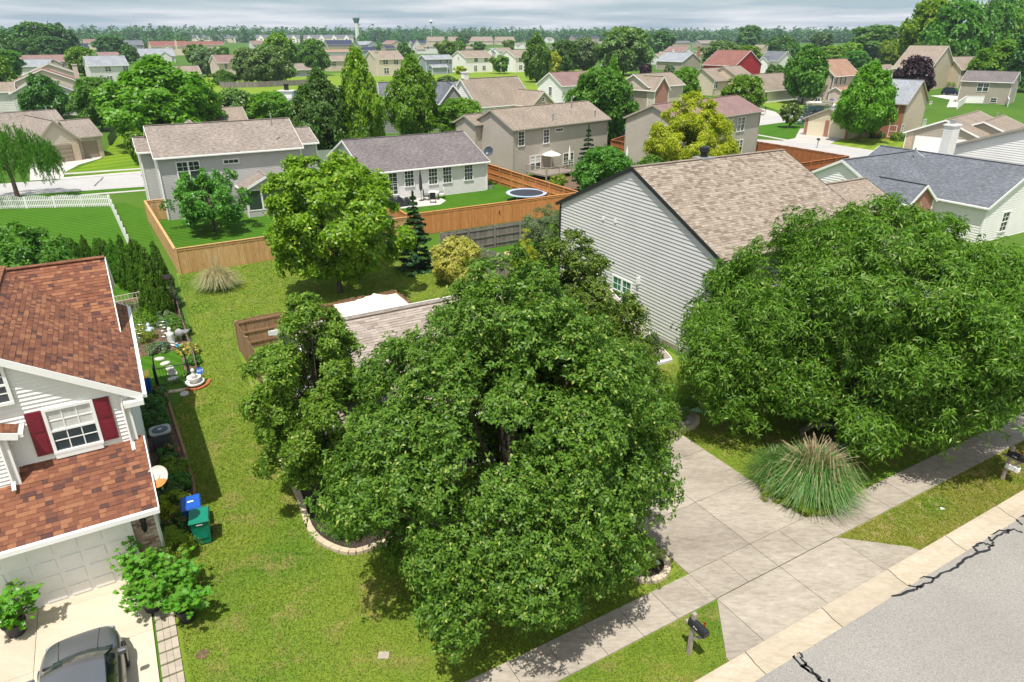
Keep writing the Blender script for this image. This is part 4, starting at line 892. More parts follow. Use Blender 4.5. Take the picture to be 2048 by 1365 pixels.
# tract houses filling the far rows
rg = random.Random(21); HB = []; nmh = {'sh_tan': 'tan-roofed', 'sh_gray': 'brown-roofed', 'sh_dark': 'dark-roofed', 'sh_ltblue': 'grey-roofed', 'sh_navy': 'navy-roofed', 'sh_mauve': 'mauve-roofed'}
def hboxes():
    for o in list(C.objects):
        if o.get('category') == 'house' and o.location.length > 110 and o.name not in [q[5] for q in HB]:
            k = next((c for c in o.children if c.name.startswith('wall')), None)
            if not k: continue
            q = [proj(Vector(o.location) + Matrix.Rotation(o.rotation_euler.z, 3, 'Z') @ Vector(c)) for c in k.bound_box]; HB.append((min(a[0] for a in q), min(a[1] for a in q), max(a[0] for a in q), max(a[1] for a in q), o.location.copy(), o.name, o['label']))
hboxes(); base_h = list(HB); seen_h = set(); made = 0
for k in range(600):
    x_ = rg.uniform(-30, 2060); by_ = 77 + 50 * rg.random() ** 1.5; p = at(x_, by_); f = proj(p)[2]; two = rg.random() < .7; w_ = 12 * f; h_ = (8.4 if two else 5.5) * f
    if x_ > 1780 and by_ < 150: continue
    if 395 < x_ < 1060 and by_ > 104: continue
    if any(x_ - w_ < q[2] + 2 and x_ + w_ > q[0] - 2 and by_ - h_ < q[3] + (1 if q[4].length > p.length else -2) and by_ > q[1] - 1 for q in HB): continue
    hs_ = min(base_h, key=lambda q: (q[4] - p).length); px0 = proj(hs_[4])[0]; rel = 'left of' if x_ < px0 - 14 else 'right of' if x_ > px0 + 14 else 'behind' if p.y > hs_[4].y else 'in front of'
    rf = rg.choice(list(nmh)); wl = rg.choice(['beige', 'palegray', 'pinkbeige', 'creamwall', 'white_siding', 'tan', 'ltgray']); ws = hs_[6].split()[:9]
    while ws[-1].strip(',') in ('the', 'a', 'of', 'with', 'and', 'in', 'behind', 'by', 'two', 'to', 'at', 'between', 'right', 'left', 'beside', 'front', 'above', 'before', 'one', 'an', 'its'): ws.pop()
    lb = 'far ' + nmh[rf] + ' house ' + rel + ' the ' + ' '.join(ws)
    if lb in seen_h or made >= 75: continue
    seen_h.add(lb); made += 1; h2 = 5.3 if two else 2.9; wd = rg.uniform(10, 14)
    H = House(lb, p, rg.choice([28, 34, 38, 42, 118, -12]), wd, rg.uniform(8, 10), h2, rg.choice('RRL'), roof=rf, wall=wl, lap=.5, ov=.4, slope=rg.uniform(.45, .7), group='far rows of tract houses')
    if rg.random() < .6: H.block(wd * .55, wd, -2.5, 4, h2 * .96, 'L', 1.9)
    for fx in (.2, .42): 
        for z_ in ((1.5, 4.2) if two else (1.5,)): H.win('F', 0, 0, 1.3, 1.4, 'twin', at_=(wd * fx, 0, z_))
    hboxes()
# ---------------------------------------------------------------- fences
def fence(label, runs, h, mat, bw=.14, cap=True, side=1, posts=True, group=None, dog=False, name='wooden_fence', bay=2.4, wav=0., gapf=1.0, thick=.02, rails=(.35, .95, 1.55), topjit=.02):
    t = thing(name, label, 'fence', runs[0][0], 0, group); o0 = Vector(runs[0][0]); m = M[mat] if isinstance(mat, str) else mat
    k = MB(); k.box(-bw/2 + .004, bw/2 - .004, -thick/2, thick/2, .03, h if not dog else h - .04)
    if dog: k.prism([(-bw/2 + .004, -thick/2), (bw/2 - .004, -thick/2), (bw/2 - .004, thick/2), (-bw/2 + .004, thick/2)], h - .04, h - .0401); k.box(-bw/4, bw/4, -thick/2 + .001, thick/2 - .001, h - .04, h)
    me = k.mesh('board', m); pk = MB(); pk.box(-.055, .055, -.055, .055, 0, h + .04); mp_ = pk.mesh('post', m)
    rg = random.Random(len(label))
    for run in runs:
        for a, c in zip(run[:-1], run[1:]):
            a, c = Vector(a), Vector(c); L = (c - a).length; d = (c - a).normalized(); ang = math.atan2(d.y, d.x); n = Vector((-d.y, d.x, 0)) * side
            N = max(1, int(L / (bw * gapf)))
            for i in range(N):
                q = a + d * (L * (i + .5) / N) - o0; s_ = 1 + rg.uniform(-topjit, topjit) + (wav * abs(math.sin(math.pi * (i * bw * gapf) / bay)) if wav else 0)
                inst('board', me, t, q + n * rg.uniform(0, .006), sc=(1, 1, s_), rot=(rg.uniform(-.006, .006), 0, ang))
            nb = max(1, round(L / bay))
            for i in range(nb + 1):
                if posts: inst('post', mp_, t, a + d * (L * i / nb) - o0 + n * .07, ang)
            for z in rails:
                if z > h: continue
                r = MB(); r.beam(a - o0 + n * .035 + Vector((0, 0, z)), c - o0 + n * .035 + Vector((0, 0, z)), .045, .09); r.build('rail', m, t)
            if cap:
                r = MB(); r.beam(a - o0 + n * .03 + Vector((0, 0, h + .035)), c - o0 + n * .03 + Vector((0, 0, h + .035)), .17, .035); r.beam(a - o0 - n * .02 + Vector((0, 0, h - .08)), c - o0 - n * .02 + Vector((0, 0, h - .08)), .02, .13); r.build('cap_rail', m, t)
    return t
fence('golden cedar privacy fence with cap rail round the sunroom house yard', [UV((1.85, 66.6), (2.5, 49.6), (19.3, 50.0)), UV((1.85, 66.6), (3.6, 66.6))], 1.75, 'fence_new', side=1)
fo = fence('orange cedar privacy fence with cap rail and gate round the patio yard', [UV((19.55, 59), (19.55, 50.5), (36.3, 50.5), (36.0, 67.4)), UV((36.0, 67.4), (33.6, 67.4))], 1.8, 'fence_org', side=1)
b = MB(); q = Vector(G(19.55, 59)); b.beam(G(34.1, 67.32, .15) - q, G(35.2, 67.32, 1.6) - q, .05, .1); b.build('gate_brace', M['fence_org'], fo)
b = MB(); b.box(-.03, .03, -.05, .05, .9, 1.15); b.build('gate_latch', M['iron'], fo, loc=G(27.9, 50.46) - q, rz=rad(30))
fence('weathered grey board fence around the small lawn beside the striped house', [UV((28.6, 44.5), (19.7, 44.5), (19.9, 42.4), (21.3, 37.2))], 1.75, 'fence_gray', cap=False, side=1)
fence('redwood fence with posts and rails facing the corner street yard', [UV((75.4, 67), (75.4, 51.4), (63.5, 50.8))], 1.75, 'fence_red', cap=True, side=1, bay=2.6)
fence('redwood fence piece between the taupe house and the golden willow', [PXs((1222, 306), (1290, 322)), PXs((1222, 306), (1250, 296))], 1.7, 'fence_red', side=-1)
fence('brown dog-eared board fence round the canopy patio', [UV((3.95, 30.0), (3.8, 34.7), (6.2, 34.8), (12.5, 34.9), (12.6, 31.0))], 1.65, 'fence_brown', cap=False, side=-1, dog=True, wav=.06)
fence('white picket fence with scalloped top beside the back street', [UV((-19, 82.6), (-.85, 74.6), (-.1, 58.2))], 1.05, 'white', bw=.09, gapf=1.75, cap=False, side=1, wav=.16, rails=(.25, .75), name='picket_fence', bay=2.4)
fence('short black board fence beside the brown ranch', [PXs((219, 292), (239, 262))], 1.3, 'black', cap=False, posts=False)
fence('grey stockade fence along the pond lawn', [PXs((432, 160), (442, 176), (520, 175), (625, 170))], 1.6, 'fence_gray', bw=.3, cap=False, posts=False, topjit=.06)
fence('white vinyl privacy fence beside the dark-roofed right house', [PXs((1914, 219), (1930, 207), (2012, 208), (2014, 214))], 1.6, 'white', bw=.3, cap=True, topjit=0)
fence('white vinyl panel fence left of the patio house', [PXs((632, 330), (668, 328))], 1.7, 'white', bw=.3, cap=True, topjit=0)

# ---------------------------------------------------------------- trees and plants
def np_mesh(name, verts, k, mats):
    """n leaves of k corners each"""
    n = len(verts) // k; me = bpy.data.meshes.new(name); me.vertices.add(len(verts)); me.vertices.foreach_set('co', verts.astype(np.float32).ravel())
    me.loops.add(len(verts)); me.loops.foreach_set('vertex_index', np.arange(len(verts), dtype=np.int32))
    me.polygons.add(n); me.polygons.foreach_set('loop_start', np.arange(0, len(verts), k, dtype=np.int32))
    try: me.polygons.foreach_set('loop_total', np.full(n, k, dtype=np.int32))
    except Exception: pass
    for m in (mats if isinstance(mats, list) else [mats]): me.materials.append(m)
    me.update(calc_edges=True); return me
def unit(a): return a / (np.linalg.norm(a, axis=1, keepdims=True) + 1e-9)
def leaves(rg, c, nrm, ln, wd, droop=0., fold=.25):
    n = len(c); t = unit(np.cross(nrm, rg.normal(size=(n, 3)))); 
    if droop: t = unit(t + np.array([0, 0, -droop])); nrm = unit(nrm - t * np.sum(nrm * t, 1, keepdims=True))
    s = np.cross(nrm, t); L = ln * rg.uniform(.7, 1.25, (n, 1)); W = wd * rg.uniform(.75, 1.2, (n, 1)); up = nrm * W * fold
    V = np.empty((n, 4, 3)); V[:, 0] = c - t * L * .5; V[:, 1] = c + s * W * .5 + up - t * L * .04; V[:, 2] = c + t * L * .5; V[:, 3] = c - s * W * .5 + up - t * L * .04
    return V.reshape(-1, 3)
def rosettes(rg, c, nrm, k, ln, wd, tilt=.35, droop=0., fold=.22):
    m = len(c); n = m * k; c = np.repeat(c, k, 0); nr = np.repeat(nrm, k, 0); a = np.tile(np.arange(k) * (2 * np.pi / k), m) + np.repeat(rg.uniform(0, 6.28, m), k) + rg.normal(0, .25, n)
    e1 = unit(np.cross(nr, rg.normal(size=(m, 3)).repeat(k, 0))); e2 = np.cross(nr, e1); r = e1 * np.cos(a)[:, None] + e2 * np.sin(a)[:, None]
    t = unit(r + nr * (tilt * rg.uniform(-.6, 1.3, n))[:, None] + np.array([0, 0, -droop])); s = unit(np.cross(nr + rg.normal(0, .3, (n, 3)), t)); up = np.cross(t, s)
    L = ln * rg.uniform(.65, 1.2, (n, 1)); W = wd * rg.uniform(.75, 1.2, (n, 1)); b0 = c + t * L * .12 + rg.normal(0, ln * .12, (n, 3))
    V = np.empty((n, 4, 3)); V[:, 0] = b0; V[:, 1] = b0 + t * L * .45 + s * W * .5 + up * W * fold; V[:, 2] = b0 + t * L - up * L * .1; V[:, 3] = b0 + t * L * .45 - s * W * .5 + up * W * fold
    return V.reshape(-1, 3)
PROF = {'round': lambda t: np.sqrt(np.clip(1 - (2 * t - 1) ** 2, 0, 1)) ** .75, 'ovate': lambda t: np.clip(np.sin(np.pi * np.clip(t, 0, 1) ** .62), 0, 1) ** .75,
        'cone': lambda t: np.clip(1 - t, 0, 1) ** .85 * np.minimum(1, t * 7 + .25), 'col': lambda t: np.minimum(1, t * 5 + .3) * np.clip(1 - t ** 3, 0, 1) ** .7,
        'dome': lambda t: np.clip(1 - t ** 2.2, 0, 1) ** .55 * np.minimum(1, .72 + t * 1.4), 'vase': lambda t: np.clip(np.sin(np.pi * np.clip(t, 0, 1) ** 1.25), 0, 1) ** .6}
def crown_pts(rg, R, H, n, nb, br, shape, shell=(.55, .95), lump=.16, up=.45, aniso=1.):
    f = PROF[shape]; tt = np.linspace(0, 1, 400); wgt = f(tt) + .08; cdf = np.cumsum(wgt); cdf /= cdf[-1]
    t = np.interp((np.arange(nb) + rg.uniform(0, 1, nb)) / nb, cdf, tt); a = np.arange(nb) * 2.399963 + rg.uniform(-.5, .5, nb)
    rr = f(t) * rg.uniform(shell[0], shell[1], nb) * (1 + lump * np.sin(a * 2 + t * 7 + rg.uniform(0, 6)) + lump * .6 * np.sin(a * 5 - t * 11))
    bc = np.stack([np.cos(a) * rr * R, np.sin(a) * rr * R * aniso, t * H], 1); B = br * R * rg.uniform(.65, 1.25, nb) * (.45 + .55 * f(t))
    k = rg.choice(nb, n, p=(B ** 2) / np.sum(B ** 2)); d = unit(rg.normal(size=(n, 3))); ax = np.stack([np.zeros(n), np.zeros(n), bc[k, 2] * .9], 1)
    out = unit(bc[k] - np.stack([np.zeros(n), np.zeros(n), np.full(n, H * .42)], 1)); d = unit(d + out * .55 + np.array([0, 0, .22]))
    el = rg.uniform(.7, 1.35, (nb, 3)); p = bc[k] + d * (B[k] * rg.uniform(.35, 1.12, n) ** .6)[:, None] * el[k] * np.array([1, 1, .85]) + rg.normal(0, .05, (n, 3)) * B[k][:, None] * 2.4; p[:, 2] = np.maximum(p[:, 2], -.04 * H)
    nr = unit(d * .55 + out * .25 + np.array([0, 0, up]) + rg.normal(size=(n, 3)) * .42)
    return p, nr, bc
def crown_mesh(name, seed, R, H, n, nb, br, shape, ln, wd, mat, droop=0., ros=0, **kw):
    rg = np.random.default_rng(seed); p, nr, bc = crown_pts(rg, R, H, n // ros if ros else n, nb, br, shape, **kw)
    return np_mesh(name, rosettes(rg, p, nr, ros, ln, wd, droop=droop) if ros else leaves(rg, p, nr, ln, wd, droop), 4, mat), bc
def trunk_mesh(z0, bc, H, r, seed, nl=12, lean=0., fork=.35):
    rg = random.Random(seed); b = MB(); top = (rg.uniform(-.1, .1) * z0, rg.uniform(-.1, .1) * z0, z0 + H * .62)
    b.tube([(0, 0, -.05), (0, 0, z0 * .5), (top[0] * .3, top[1] * .3, z0 + H * .15), (top[0] * .7, top[1] * .7, z0 + H * .38), top], [r * 1.35, r, r * .82, r * .5, r * .15], 8)
    for k in rg.sample(range(len(bc)), min(nl, len(bc))):
        q = Vector(bc[k]) + Vector((0, 0, z0)); s = Vector((0, 0, max(z0 * .8, min(q.z * fork + z0 * .5, z0 + H * .4)))); m = s.lerp(q, .5) + Vector((0, 0, -.04 * H))
        b.tube([s, m, q], [r * .42, r * .25, r * .07], 5, cap=False)
    return b.mesh('trunk', M['bark'])
def big_tree(name, label, p, z0, R, H, n, nb, br, shape, ln, wd, mat, seed, tr, droop=0., nl=14, rz=0., group=None, **kw):
    t = thing(name, label, 'tree', p, rz, group); me, bc = crown_mesh('crown', seed, R, H, n, nb, br, shape, ln, wd, M[mat], droop, **kw)
    o = inst('crown', me, t, (0, 0, z0)); inst('trunk', trunk_mesh(z0, bc, H, tr, seed, nl), t); return t
big_tree('pear_tree', 'largest dark glossy pear tree filling the front yard beside the driveway', (-.1, 15.95, 0), .7, 4.1, 9.3, 250000, 260, .19, 'ovate', .12, .058, 'leaf_pear', 11, .17, nl=40, lump=.12, shell=(.66, 1.02), aniso=.95, ros=7)
big_tree('pear_tree', 'pointed pear tree behind the largest one, in front of the striped wall', (1.9, 20.3, 0), 1.4, 3.0, 8.0, 140000, 130, .23, 'ovate', .12, .058, 'leaf_pear', 12, .13, nl=26, shell=(.55, 1.0), ros=7)
big_tree('pear_tree', 'narrow light green pear tree growing from the mulch bed by the curved edging', G(4.3, 20.1), 1.2, 2.15, 6.5, 84000, 110, .24, 'ovate', .125, .062, 'leaf_pear2', 13, .10, nl=24, shell=(.5, 1.05), ros=7)
big_tree('ash_tree', 'broad bright tree with long drooping leaves beside the right sidewalk', G(24.6, 14.5), 1.5, 5.95, 7.4, 240000, 150, .205, 'dome', .23, .055, 'leaf_ash', 21, .24, droop=.5, nl=46, shell=(.50, 1.03), up=.6, ros=8, lump=.2)
big_tree('maple_tree', 'yellow-green round maple in the middle back yard with a bare dark trunk', at(680, 586), 1.3, 3.6, 6.8, 56000, 170, .20, 'round', .24, .17, 'leaf_maple', 31, .15, nl=22, shell=(.5, 1.05), ros=5)
big_tree('golden_willow', 'loose golden-yellow willow in front of the mauve-roofed house', at(1372, 372), .4, 4.5, 9.0, 52000, 170, .17, 'ovate', .40, .11, 'leaf_gold', 32, .16, droop=.5, nl=24, lump=.2, shell=(.4, 1.1), ros=5)
big_tree('cherry_tree', 'small open cherry tree inside the golden cedar fence, in front of the sunroom house', at(430, 462), 1.25, 3.0, 3.6, 11000, 70, .20, 'dome', .28, .15, 'leaf_mid', 33, .12, nl=26, lump=.25, shell=(.4, 1.1), ros=5)
big_tree('dogwood_tree', 'wide pale-tipped shrub tree behind the brown roof on the left edge', at(40, 590), .5, 3.3, 3.7, 20000, 90, .2, 'dome', .26, .13, 'leaf_mid', 34, .1, nl=10, lump=.2, ros=6)
big_tree('variegated_shrub', 'cream-variegated round shrub at the corner of the grey board fence', at(915, 565), .05, 1.5, 2.85, 16000, 90, .24, 'round', .14, .085, 'leaf_yellow', 35, .05, nl=8, ros=5)
big_tree('dappled_willow', 'pale feathery willow shrub between the grey fence and striped wall', at(1092, 512), .1, 1.9, 3.4, 16000, 46, .26, 'vase', .17, .04, 'leaf_pale', 36, .05, nl=10, shell=(.4, 1.05))
big_tree('golden_cypress', 'golden cone-shaped cypress behind the pear tree at the grey fence', at(1050, 560), .1, 1.15, 3.5, 14000, 44, .3, 'cone', .10, .035, 'leaf_gold', 37, .05, nl=4)
# weeping willow by the back street
def weeper(label, p, R, H, mat, seed, n=420):
    rg = np.random.default_rng(seed); t = thing('weeping_willow', label, 'tree', p); P, N_ = [], []
    for k in range(n):
        a = rg.uniform(0, 6.283); r = R * math.sqrt(rg.uniform(.03, 1)); zt = H * (1 - .32 * (r / R) ** 2) * rg.uniform(.72, 1); L = rg.uniform(.25, .62) * zt; m = int(34 + 10 * L)
        s = np.linspace(0, 1, m); x = np.cos(a) * (r + s * .5) + rg.normal(0, .07, m); y = np.sin(a) * (r + s * .5) + rg.normal(0, .07, m); z = zt + .3 * np.sin(s * 2.2) - s * L
        P.append(np.stack([x, y, z], 1))
    P = np.concatenate(P); nr = unit(rg.normal(size=P.shape) + np.stack([P[:, 0], P[:, 1], np.zeros(len(P)) + 1.], 1) / R)
    inst('crown', np_mesh('crown', leaves(rg, P, nr, .30, .07, 1.6), 4, M[mat]), t)
    bc = [(math.cos(k * 1.1) * R * .5, math.sin(k * 1.1) * R * .5, H * .7) for k in range(10)]; inst('trunk', trunk_mesh(.8, bc, H * .8, .22, seed, 10), t); return t
weeper('weeping willow with trailing strands beside the white picket fence', at(38, 402), 4.2, 7.6, 'leaf_mid', 41)
# conifers: whorls of drooping sprays
def conifer_mesh(seed, R, H, mat, n=15000, ln=.26, wd=.10, whorls=15):
    rg = np.random.default_rng(seed); k = rg.integers(0, whorls, n); kk = (k + .2) / whorls; f = rg.uniform(0, 1, n) ** .6; rr = R * (1 - kk) ** .9 + .05
    nb = 9; ja = rg.uniform(0, 6.28, (whorls, nb)); bi = rg.integers(0, nb, n); a = ja[k, bi] + rg.normal(0, .16, n) * (1.3 - f); rb = rr * f * (0.8 + .2 * np.sin(ja[k, bi] * 7))
    z = H * kk - .22 * rb + .12 * rb * f + rg.normal(0, .035 * H / whorls * 3, n) * .5; P = np.stack([np.cos(a) * rb, np.sin(a) * rb, np.maximum(z, .08)], 1)
    nr = unit(np.stack([np.cos(a) * .5, np.sin(a) * .5, np.full(n, .8)], 1) + rg.normal(size=(n, 3)) * .45)
    tp = np.stack([np.zeros(60), np.zeros(60), np.linspace(H * .9, H * 1.03, 60)], 1); P = np.concatenate([P, tp]); nr = np.concatenate([nr, unit(rg.normal(size=(60, 3)))])
    return np_mesh('crown', leaves(rg, P, nr, ln, wd, .25), 4, mat)
def conifer(name, label, p, R, H, mat, seed, **kw):
    t = thing(name, label, 'tree', p); inst('crown', conifer_mesh(seed, R, H, M[mat], **kw), t); b = MB(); b.tube([(0, 0, 0), (0, 0, H * .97)], [.03 * H * .8, .015], 7); b.build('trunk', M['bark'], t); return t
conifer('spruce_tree', 'dark green layered spruce beside the yellow-green maple', at(834, 540), 1.75, 5.3, 'needle', 51)
conifer('blue_spruce', 'blue-grey spruce half hidden behind the yellow-green maple', at(768, 500), 1.5, 5.4, 'needle_blue', 52, n=9000)
conifer('pine_tree', 'tall thin spruce in front of the taupe house deck', at(1172, 388), 1.9, 6.6, 'needle', 53, n=15000)
conifer('blue_spruce', 'small blue spruce beside the spindly birch on the corner lawn', at(1604, 249), 1.6, 3.6, 'needle_blue', 54, n=4000)
conifer('spruce_tree', 'tiny dark spruce tip in front of the big tan roof', at(968, 235), .9, 4.8, 'needle_blue', 55, n=3000)
# arborvitae hedge: each column its own
arb = [crown_mesh('crown', 60 + i, 1, 2, 12000, 110, .24, 'cone' if i else 'col', .13, .06, M['arb'], -.8, shell=(.75, .98), lump=.05, up=.1)[0] for i in range(3)]
arb_pos = [(150, 533, 478, .55, 'farthest arborvitae of the row, next to the dogwood'), (178, 530, 472, .5, 'second arborvitae from the dogwood'), (203, 535, 478, .5, 'third arborvitae from the dogwood'), (215, 548, 478, .55, 'slim arborvitae in the middle of the row'),
           (240, 562, 480, .62, 'arborvitae just left of the picket fence end'), (262, 575, 472, .62, 'arborvitae in front of the picket fence end'), (290, 590, 482, .6, 'dense arborvitae second from the garden trellis end'), (318, 632, 500, .8, 'largest arborvitae standing beside the dark arbor'), (328, 590, 486, .65, 'arborvitae tucked behind the largest one')]
for i, (x_, y_, ty, r_, lb) in enumerate(arb_pos):
    p = at(x_, y_); h_ = ztop(p, ty); t = thing('arborvitae', lb, 'evergreen', p, i * 1.3, 'arborvitae row by the vegetable garden'); inst('crown', arb[i % 3], t, sc=(r_ * 1.15, r_ * 1.15, h_ / 2)); b = MB(); b.tube([(0, 0, 0), (0, 0, h_ * .7)], [.05, .02], 6); b.build('trunk', M['bark'], t)
# middle-distance and far trees share a few crowns
VAR = {}
def variant(shape, lod, i):
    key = (shape, lod, i)
    if key not in VAR:
        n, ln, nb = {'m': (10000, .17, 110), 'f': (2800, .25, 50), 'n': (26000, .105, 190)}[lod]
        me, bc = crown_mesh('crown', 100 + i * 17 + len(VAR), 1, 2, n, nb, .21 if lod != 'f' else .27, shape, ln, ln * .62, M['leaf_mid'], 0., shell=(.5, 1.0), lump=.18, ros=5 if lod != 'f' else 0)
        VAR[key] = (me, trunk_mesh(.35, bc, 2, .045, i, 9))
    return VAR[key]
tcount = [0]
def T(label, bx, by, ty, wpx, shape='round', mat='leaf_mid', group=None, name='tree', z0=None, lod=None):
    p = at(bx, by); h = ztop(p, ty); R = wpx / 2 / proj((p.x, p.y, h * .5))[2]; tcount[0] += 1; D = p.length
    lod = lod or ('n' if wpx > 85 and D < 140 else 'm' if wpx > 45 else 'f'); i = tcount[0] % 3; me, tm = variant(shape, lod, i)
    t = thing(name, label, 'tree', p, tcount[0] * 2.1, group); z0 = h * .14 if z0 is None else z0
    cr = inst('crown', me, t, (0, 0, z0), sc=(R * .93, R * .93, (h - z0) / 2.06)); cr.material_slots[0].link = 'OBJECT'; cr.material_slots[0].material = M[mat]
    inst('trunk', tm, t, sc=(R, R, (h - z0) / 2.3)); return t
T('big round green maple behind the left end of the sunroom house', 338, 290, 110, 205, 'ovate', 'leaf_bright', name='maple_tree', z0=1.2)
T('dark dense oval tree in front of the white gable house', 100, 238, 147, 82, 'ovate', 'leaf_dark', z0=.8)
T('round tree between the brown ranch and the big round maple', 206, 262, 156, 88, 'round', 'leaf_mid')
T('leafy bushes at the left wall of the sunroom house', 283, 330, 262, 44, 'round', 'leaf_bright', name='shrub', z0=.2)
T('feathery grey-olive tree in front of the pond', 476, 262, 180, 76, 'round', 'leaf_olive')
T('bright young tree behind the right end of the sunroom roof', 545, 262, 185, 88, 'round', 'leaf_bright')
T('dark dense tree left of the yellow-topped tree', 652, 322, 136, 118, 'ovate', 'leaf_dark', z0=1)
T('tall yellow-topped maple beside the dark dense tree', 728, 318, 90, 90, 'ovate', 'leaf_maple', name='maple_tree', z0=1)
T('green lower tree hiding the yellow-topped maple trunk', 722, 316, 150, 92, 'ovate', 'leaf_mid', z0=.8)
T('bright pyramidal maple in front of the blue-grey gabled house', 829, 282, 108, 100, 'ovate', 'leaf_bright', name='maple_tree', z0=1.)
T('leafy tree between the pyramidal maple and the taupe house', 920, 280, 197, 98, 'round', 'leaf_bright', z0=.8)
T('dark plum-leaved bush beside the big tan roof', 932, 240, 200, 36, 'round', 'leaf_plum', name='shrub')
T('tall columnar green tree beside the white pair of houses', 1073, 165, 65, 52, 'ovate', 'leaf_mid', z0=1.6)
T('yellow-green tree right of the tall columnar tree', 1100, 158, 104, 38, 'round', 'leaf_gold')
T('dark round tree behind the yellow-green one', 1128, 150, 82, 58, 'round', 'leaf_dark')
T('grey-green silvery tree left of the large broad maple', 1168, 148, 76, 54, 'round', 'leaf_pale')
T('large broad olive-green maple on the skyline', 1246, 152, 56, 100, 'round', 'leaf_olive', name='maple_tree')
T('dense round green tree behind the taupe house roof', 1196, 290, 138, 122, 'round', 'leaf_mid', z0=.8, name='maple_tree')
T('pointed green top rising behind the dense round tree', 1222, 240, 112, 52, 'cone', 'leaf_bright')
T('small green tree in front of the brick dormer house', 1368, 210, 136, 52, 'round', 'leaf_bright')
T('leafy round tree beside the thin spruce at the taupe deck', 1206, 396, 296, 104, 'round', 'leaf_mid', z0=.3)
T('low green shrubs under the golden willow', 1300, 385, 312, 96, 'dome', 'leaf_mid', z0=.1, name='shrub')
T('bright tree in front of the staggered tan roofs', 1483, 230, 152, 76, 'round', 'leaf_bright')
T('tall dark-green tree with layered foliage by the tan ranch', 1604, 208, 88, 86, 'ovate', 'leaf_mid', z0=2.)
T('tall tree in front of the brick-fronted house', 1716, 284, 122, 108, 'ovate', 'leaf_bright', z0=1.8)
T('purple plum tree in front of the tan gabled house', 1818, 205, 114, 68, 'round', 'leaf_plum', name='plum_tree')
T('spindly young birch on the corner lawn', 1578, 256, 206, 42, 'vase', 'leaf_olive', name='birch_tree')
T('round bright maple above the grey dark-roofed house', 1988, 178, 80, 104, 'ovate', 'leaf_bright', name='maple_tree', z0=1)
T('olive willow bush at the pond edge', 895, 190, 152, 52, 'dome', 'leaf_olive', name='willow_bush', z0=.1)
T('yellow flowering shrub at the white house corner', 921, 149, 132, 22, 'round', 'leaf_gold', name='shrub', z0=.1)
T('small round tree at the right corner of the white house', 1000, 148, 112, 38, 'round', 'leaf_bright')
T('big grey-green willow hiding the pond-fence houses', 545, 168, 93, 84, 'round', 'leaf_olive', name='willow_tree', z0=1)
T('second willow crown left of the big grey-green one', 500, 168, 97, 54, 'round', 'leaf_olive', name='willow_tree', z0=1)
T('bright tall tree behind the big willow', 566, 150, 68, 62, 'round', 'leaf_bright')
T('green tree right of the blue-grey ranch', 632, 152, 80, 54, 'round', 'leaf_mid', z0=2)
T('pale green tree left of the tree by the ranch', 604, 132, 90, 42, 'round', 'leaf_far2')
T('low spreading shrub tree in front of the plum-red roof house', 450, 170, 140, 46, 'dome', 'leaf_mid', z0=.2)
T('whitish-green tree beside the plum-red roof house', 416, 154, 96, 54, 'round', 'leaf_pale')
T('round green tree right of the red-roofed pair', 398, 132, 88, 44, 'round', 'leaf_mid')
T('yellow-green bush tree under the right red roof', 446, 118, 93, 30, 'round', 'leaf_bright')
T('bright tree left of the white slate-roofed house', 170, 152, 95, 56, 'round', 'leaf_bright')
T('dark tree beside the navy roofs on the left', 224, 112, 72, 56, 'round', 'leaf_dark')
T('dark tree right of the white slate-roofed house', 262, 128, 86, 36, 'ovate', 'leaf_dark')
T('small dark tree in front of the left red roof', 331, 108, 86, 20, 'round', 'leaf_dark')
T('small dark ball tree at the first red house corner', 298, 104, 86, 18, 'round', 'leaf_dark')
T('dark conifer-like tree between the two red roofs', 367, 104, 76, 20, 'ovate', 'leaf_dark')
T('green tree at the left picture edge below the woods', 8, 200, 112, 62, 'round', 'leaf_bright')
T('dark round tree in front of the terracotta-roofed house', 808, 124, 84, 40, 'ovate', 'leaf_dark')
T('bright round tree behind the silvery roof', 892, 120, 82, 40, 'round', 'leaf_bright')
T('second bright round tree behind the silvery roof', 916, 116, 84, 28, 'round', 'leaf_bright')
T('small round tree behind the bigger white house', 957, 106, 83, 24, 'round', 'leaf_mid')
T('bright tree beside the small twin-gabled house', 1018, 106, 80, 24, 'round', 'leaf_bright')
T('broad dark tree in front of the condo row', 926, 92, 68, 28, 'round', 'leaf_far')
T('low pale bush in front of the small navy roof', 764, 106, 90, 34, 'dome', 'leaf_far2')
T('olive spreading tree left of the red house', 1440, 136, 81, 78, 'dome', 'leaf_olive', z0=1)
T('bright round tree behind the red house', 1492, 142, 92, 54, 'round', 'leaf_bright')
T('tall bright tree on the skyline above the red house', 1494, 104, 52, 46, 'round', 'leaf_far2')
T('dark round tree above the grey-blue roof', 1560, 118, 73, 52, 'round', 'leaf_dark')
T('leafy bush tree beside the grey-blue roofed house', 1546, 156, 130, 34, 'round', 'leaf_mid')
T('large pale-green tree right of the broad olive maple', 1320, 112, 62, 44, 'round', 'leaf_far2')
T('plum-leaved bush under the broad olive maple', 1290, 158, 128, 26, 'round', 'leaf_plum', name='shrub')
T('white flowering shrub before the grey roofed house', 1336, 156, 130, 20, 'round', 'leaf_pale', name='shrub')
T('yellow-green tree row piece right of the tall layered tree', 1660, 132, 92, 52, 'round', 'leaf_maple')
T('second yellow-green tree in the row under the right woods', 1698, 128, 86, 44, 'round', 'leaf_maple')
T('round green tree above the copper roof', 1708, 140, 102, 50, 'round', 'leaf_mid')
T('broad green tree on the skyline before the tall woods', 1745, 122, 52, 96, 'round', 'leaf_mid')
T('shrubby green tree in the mid right between roofs', 1640, 108, 66, 44, 'round', 'leaf_far2')
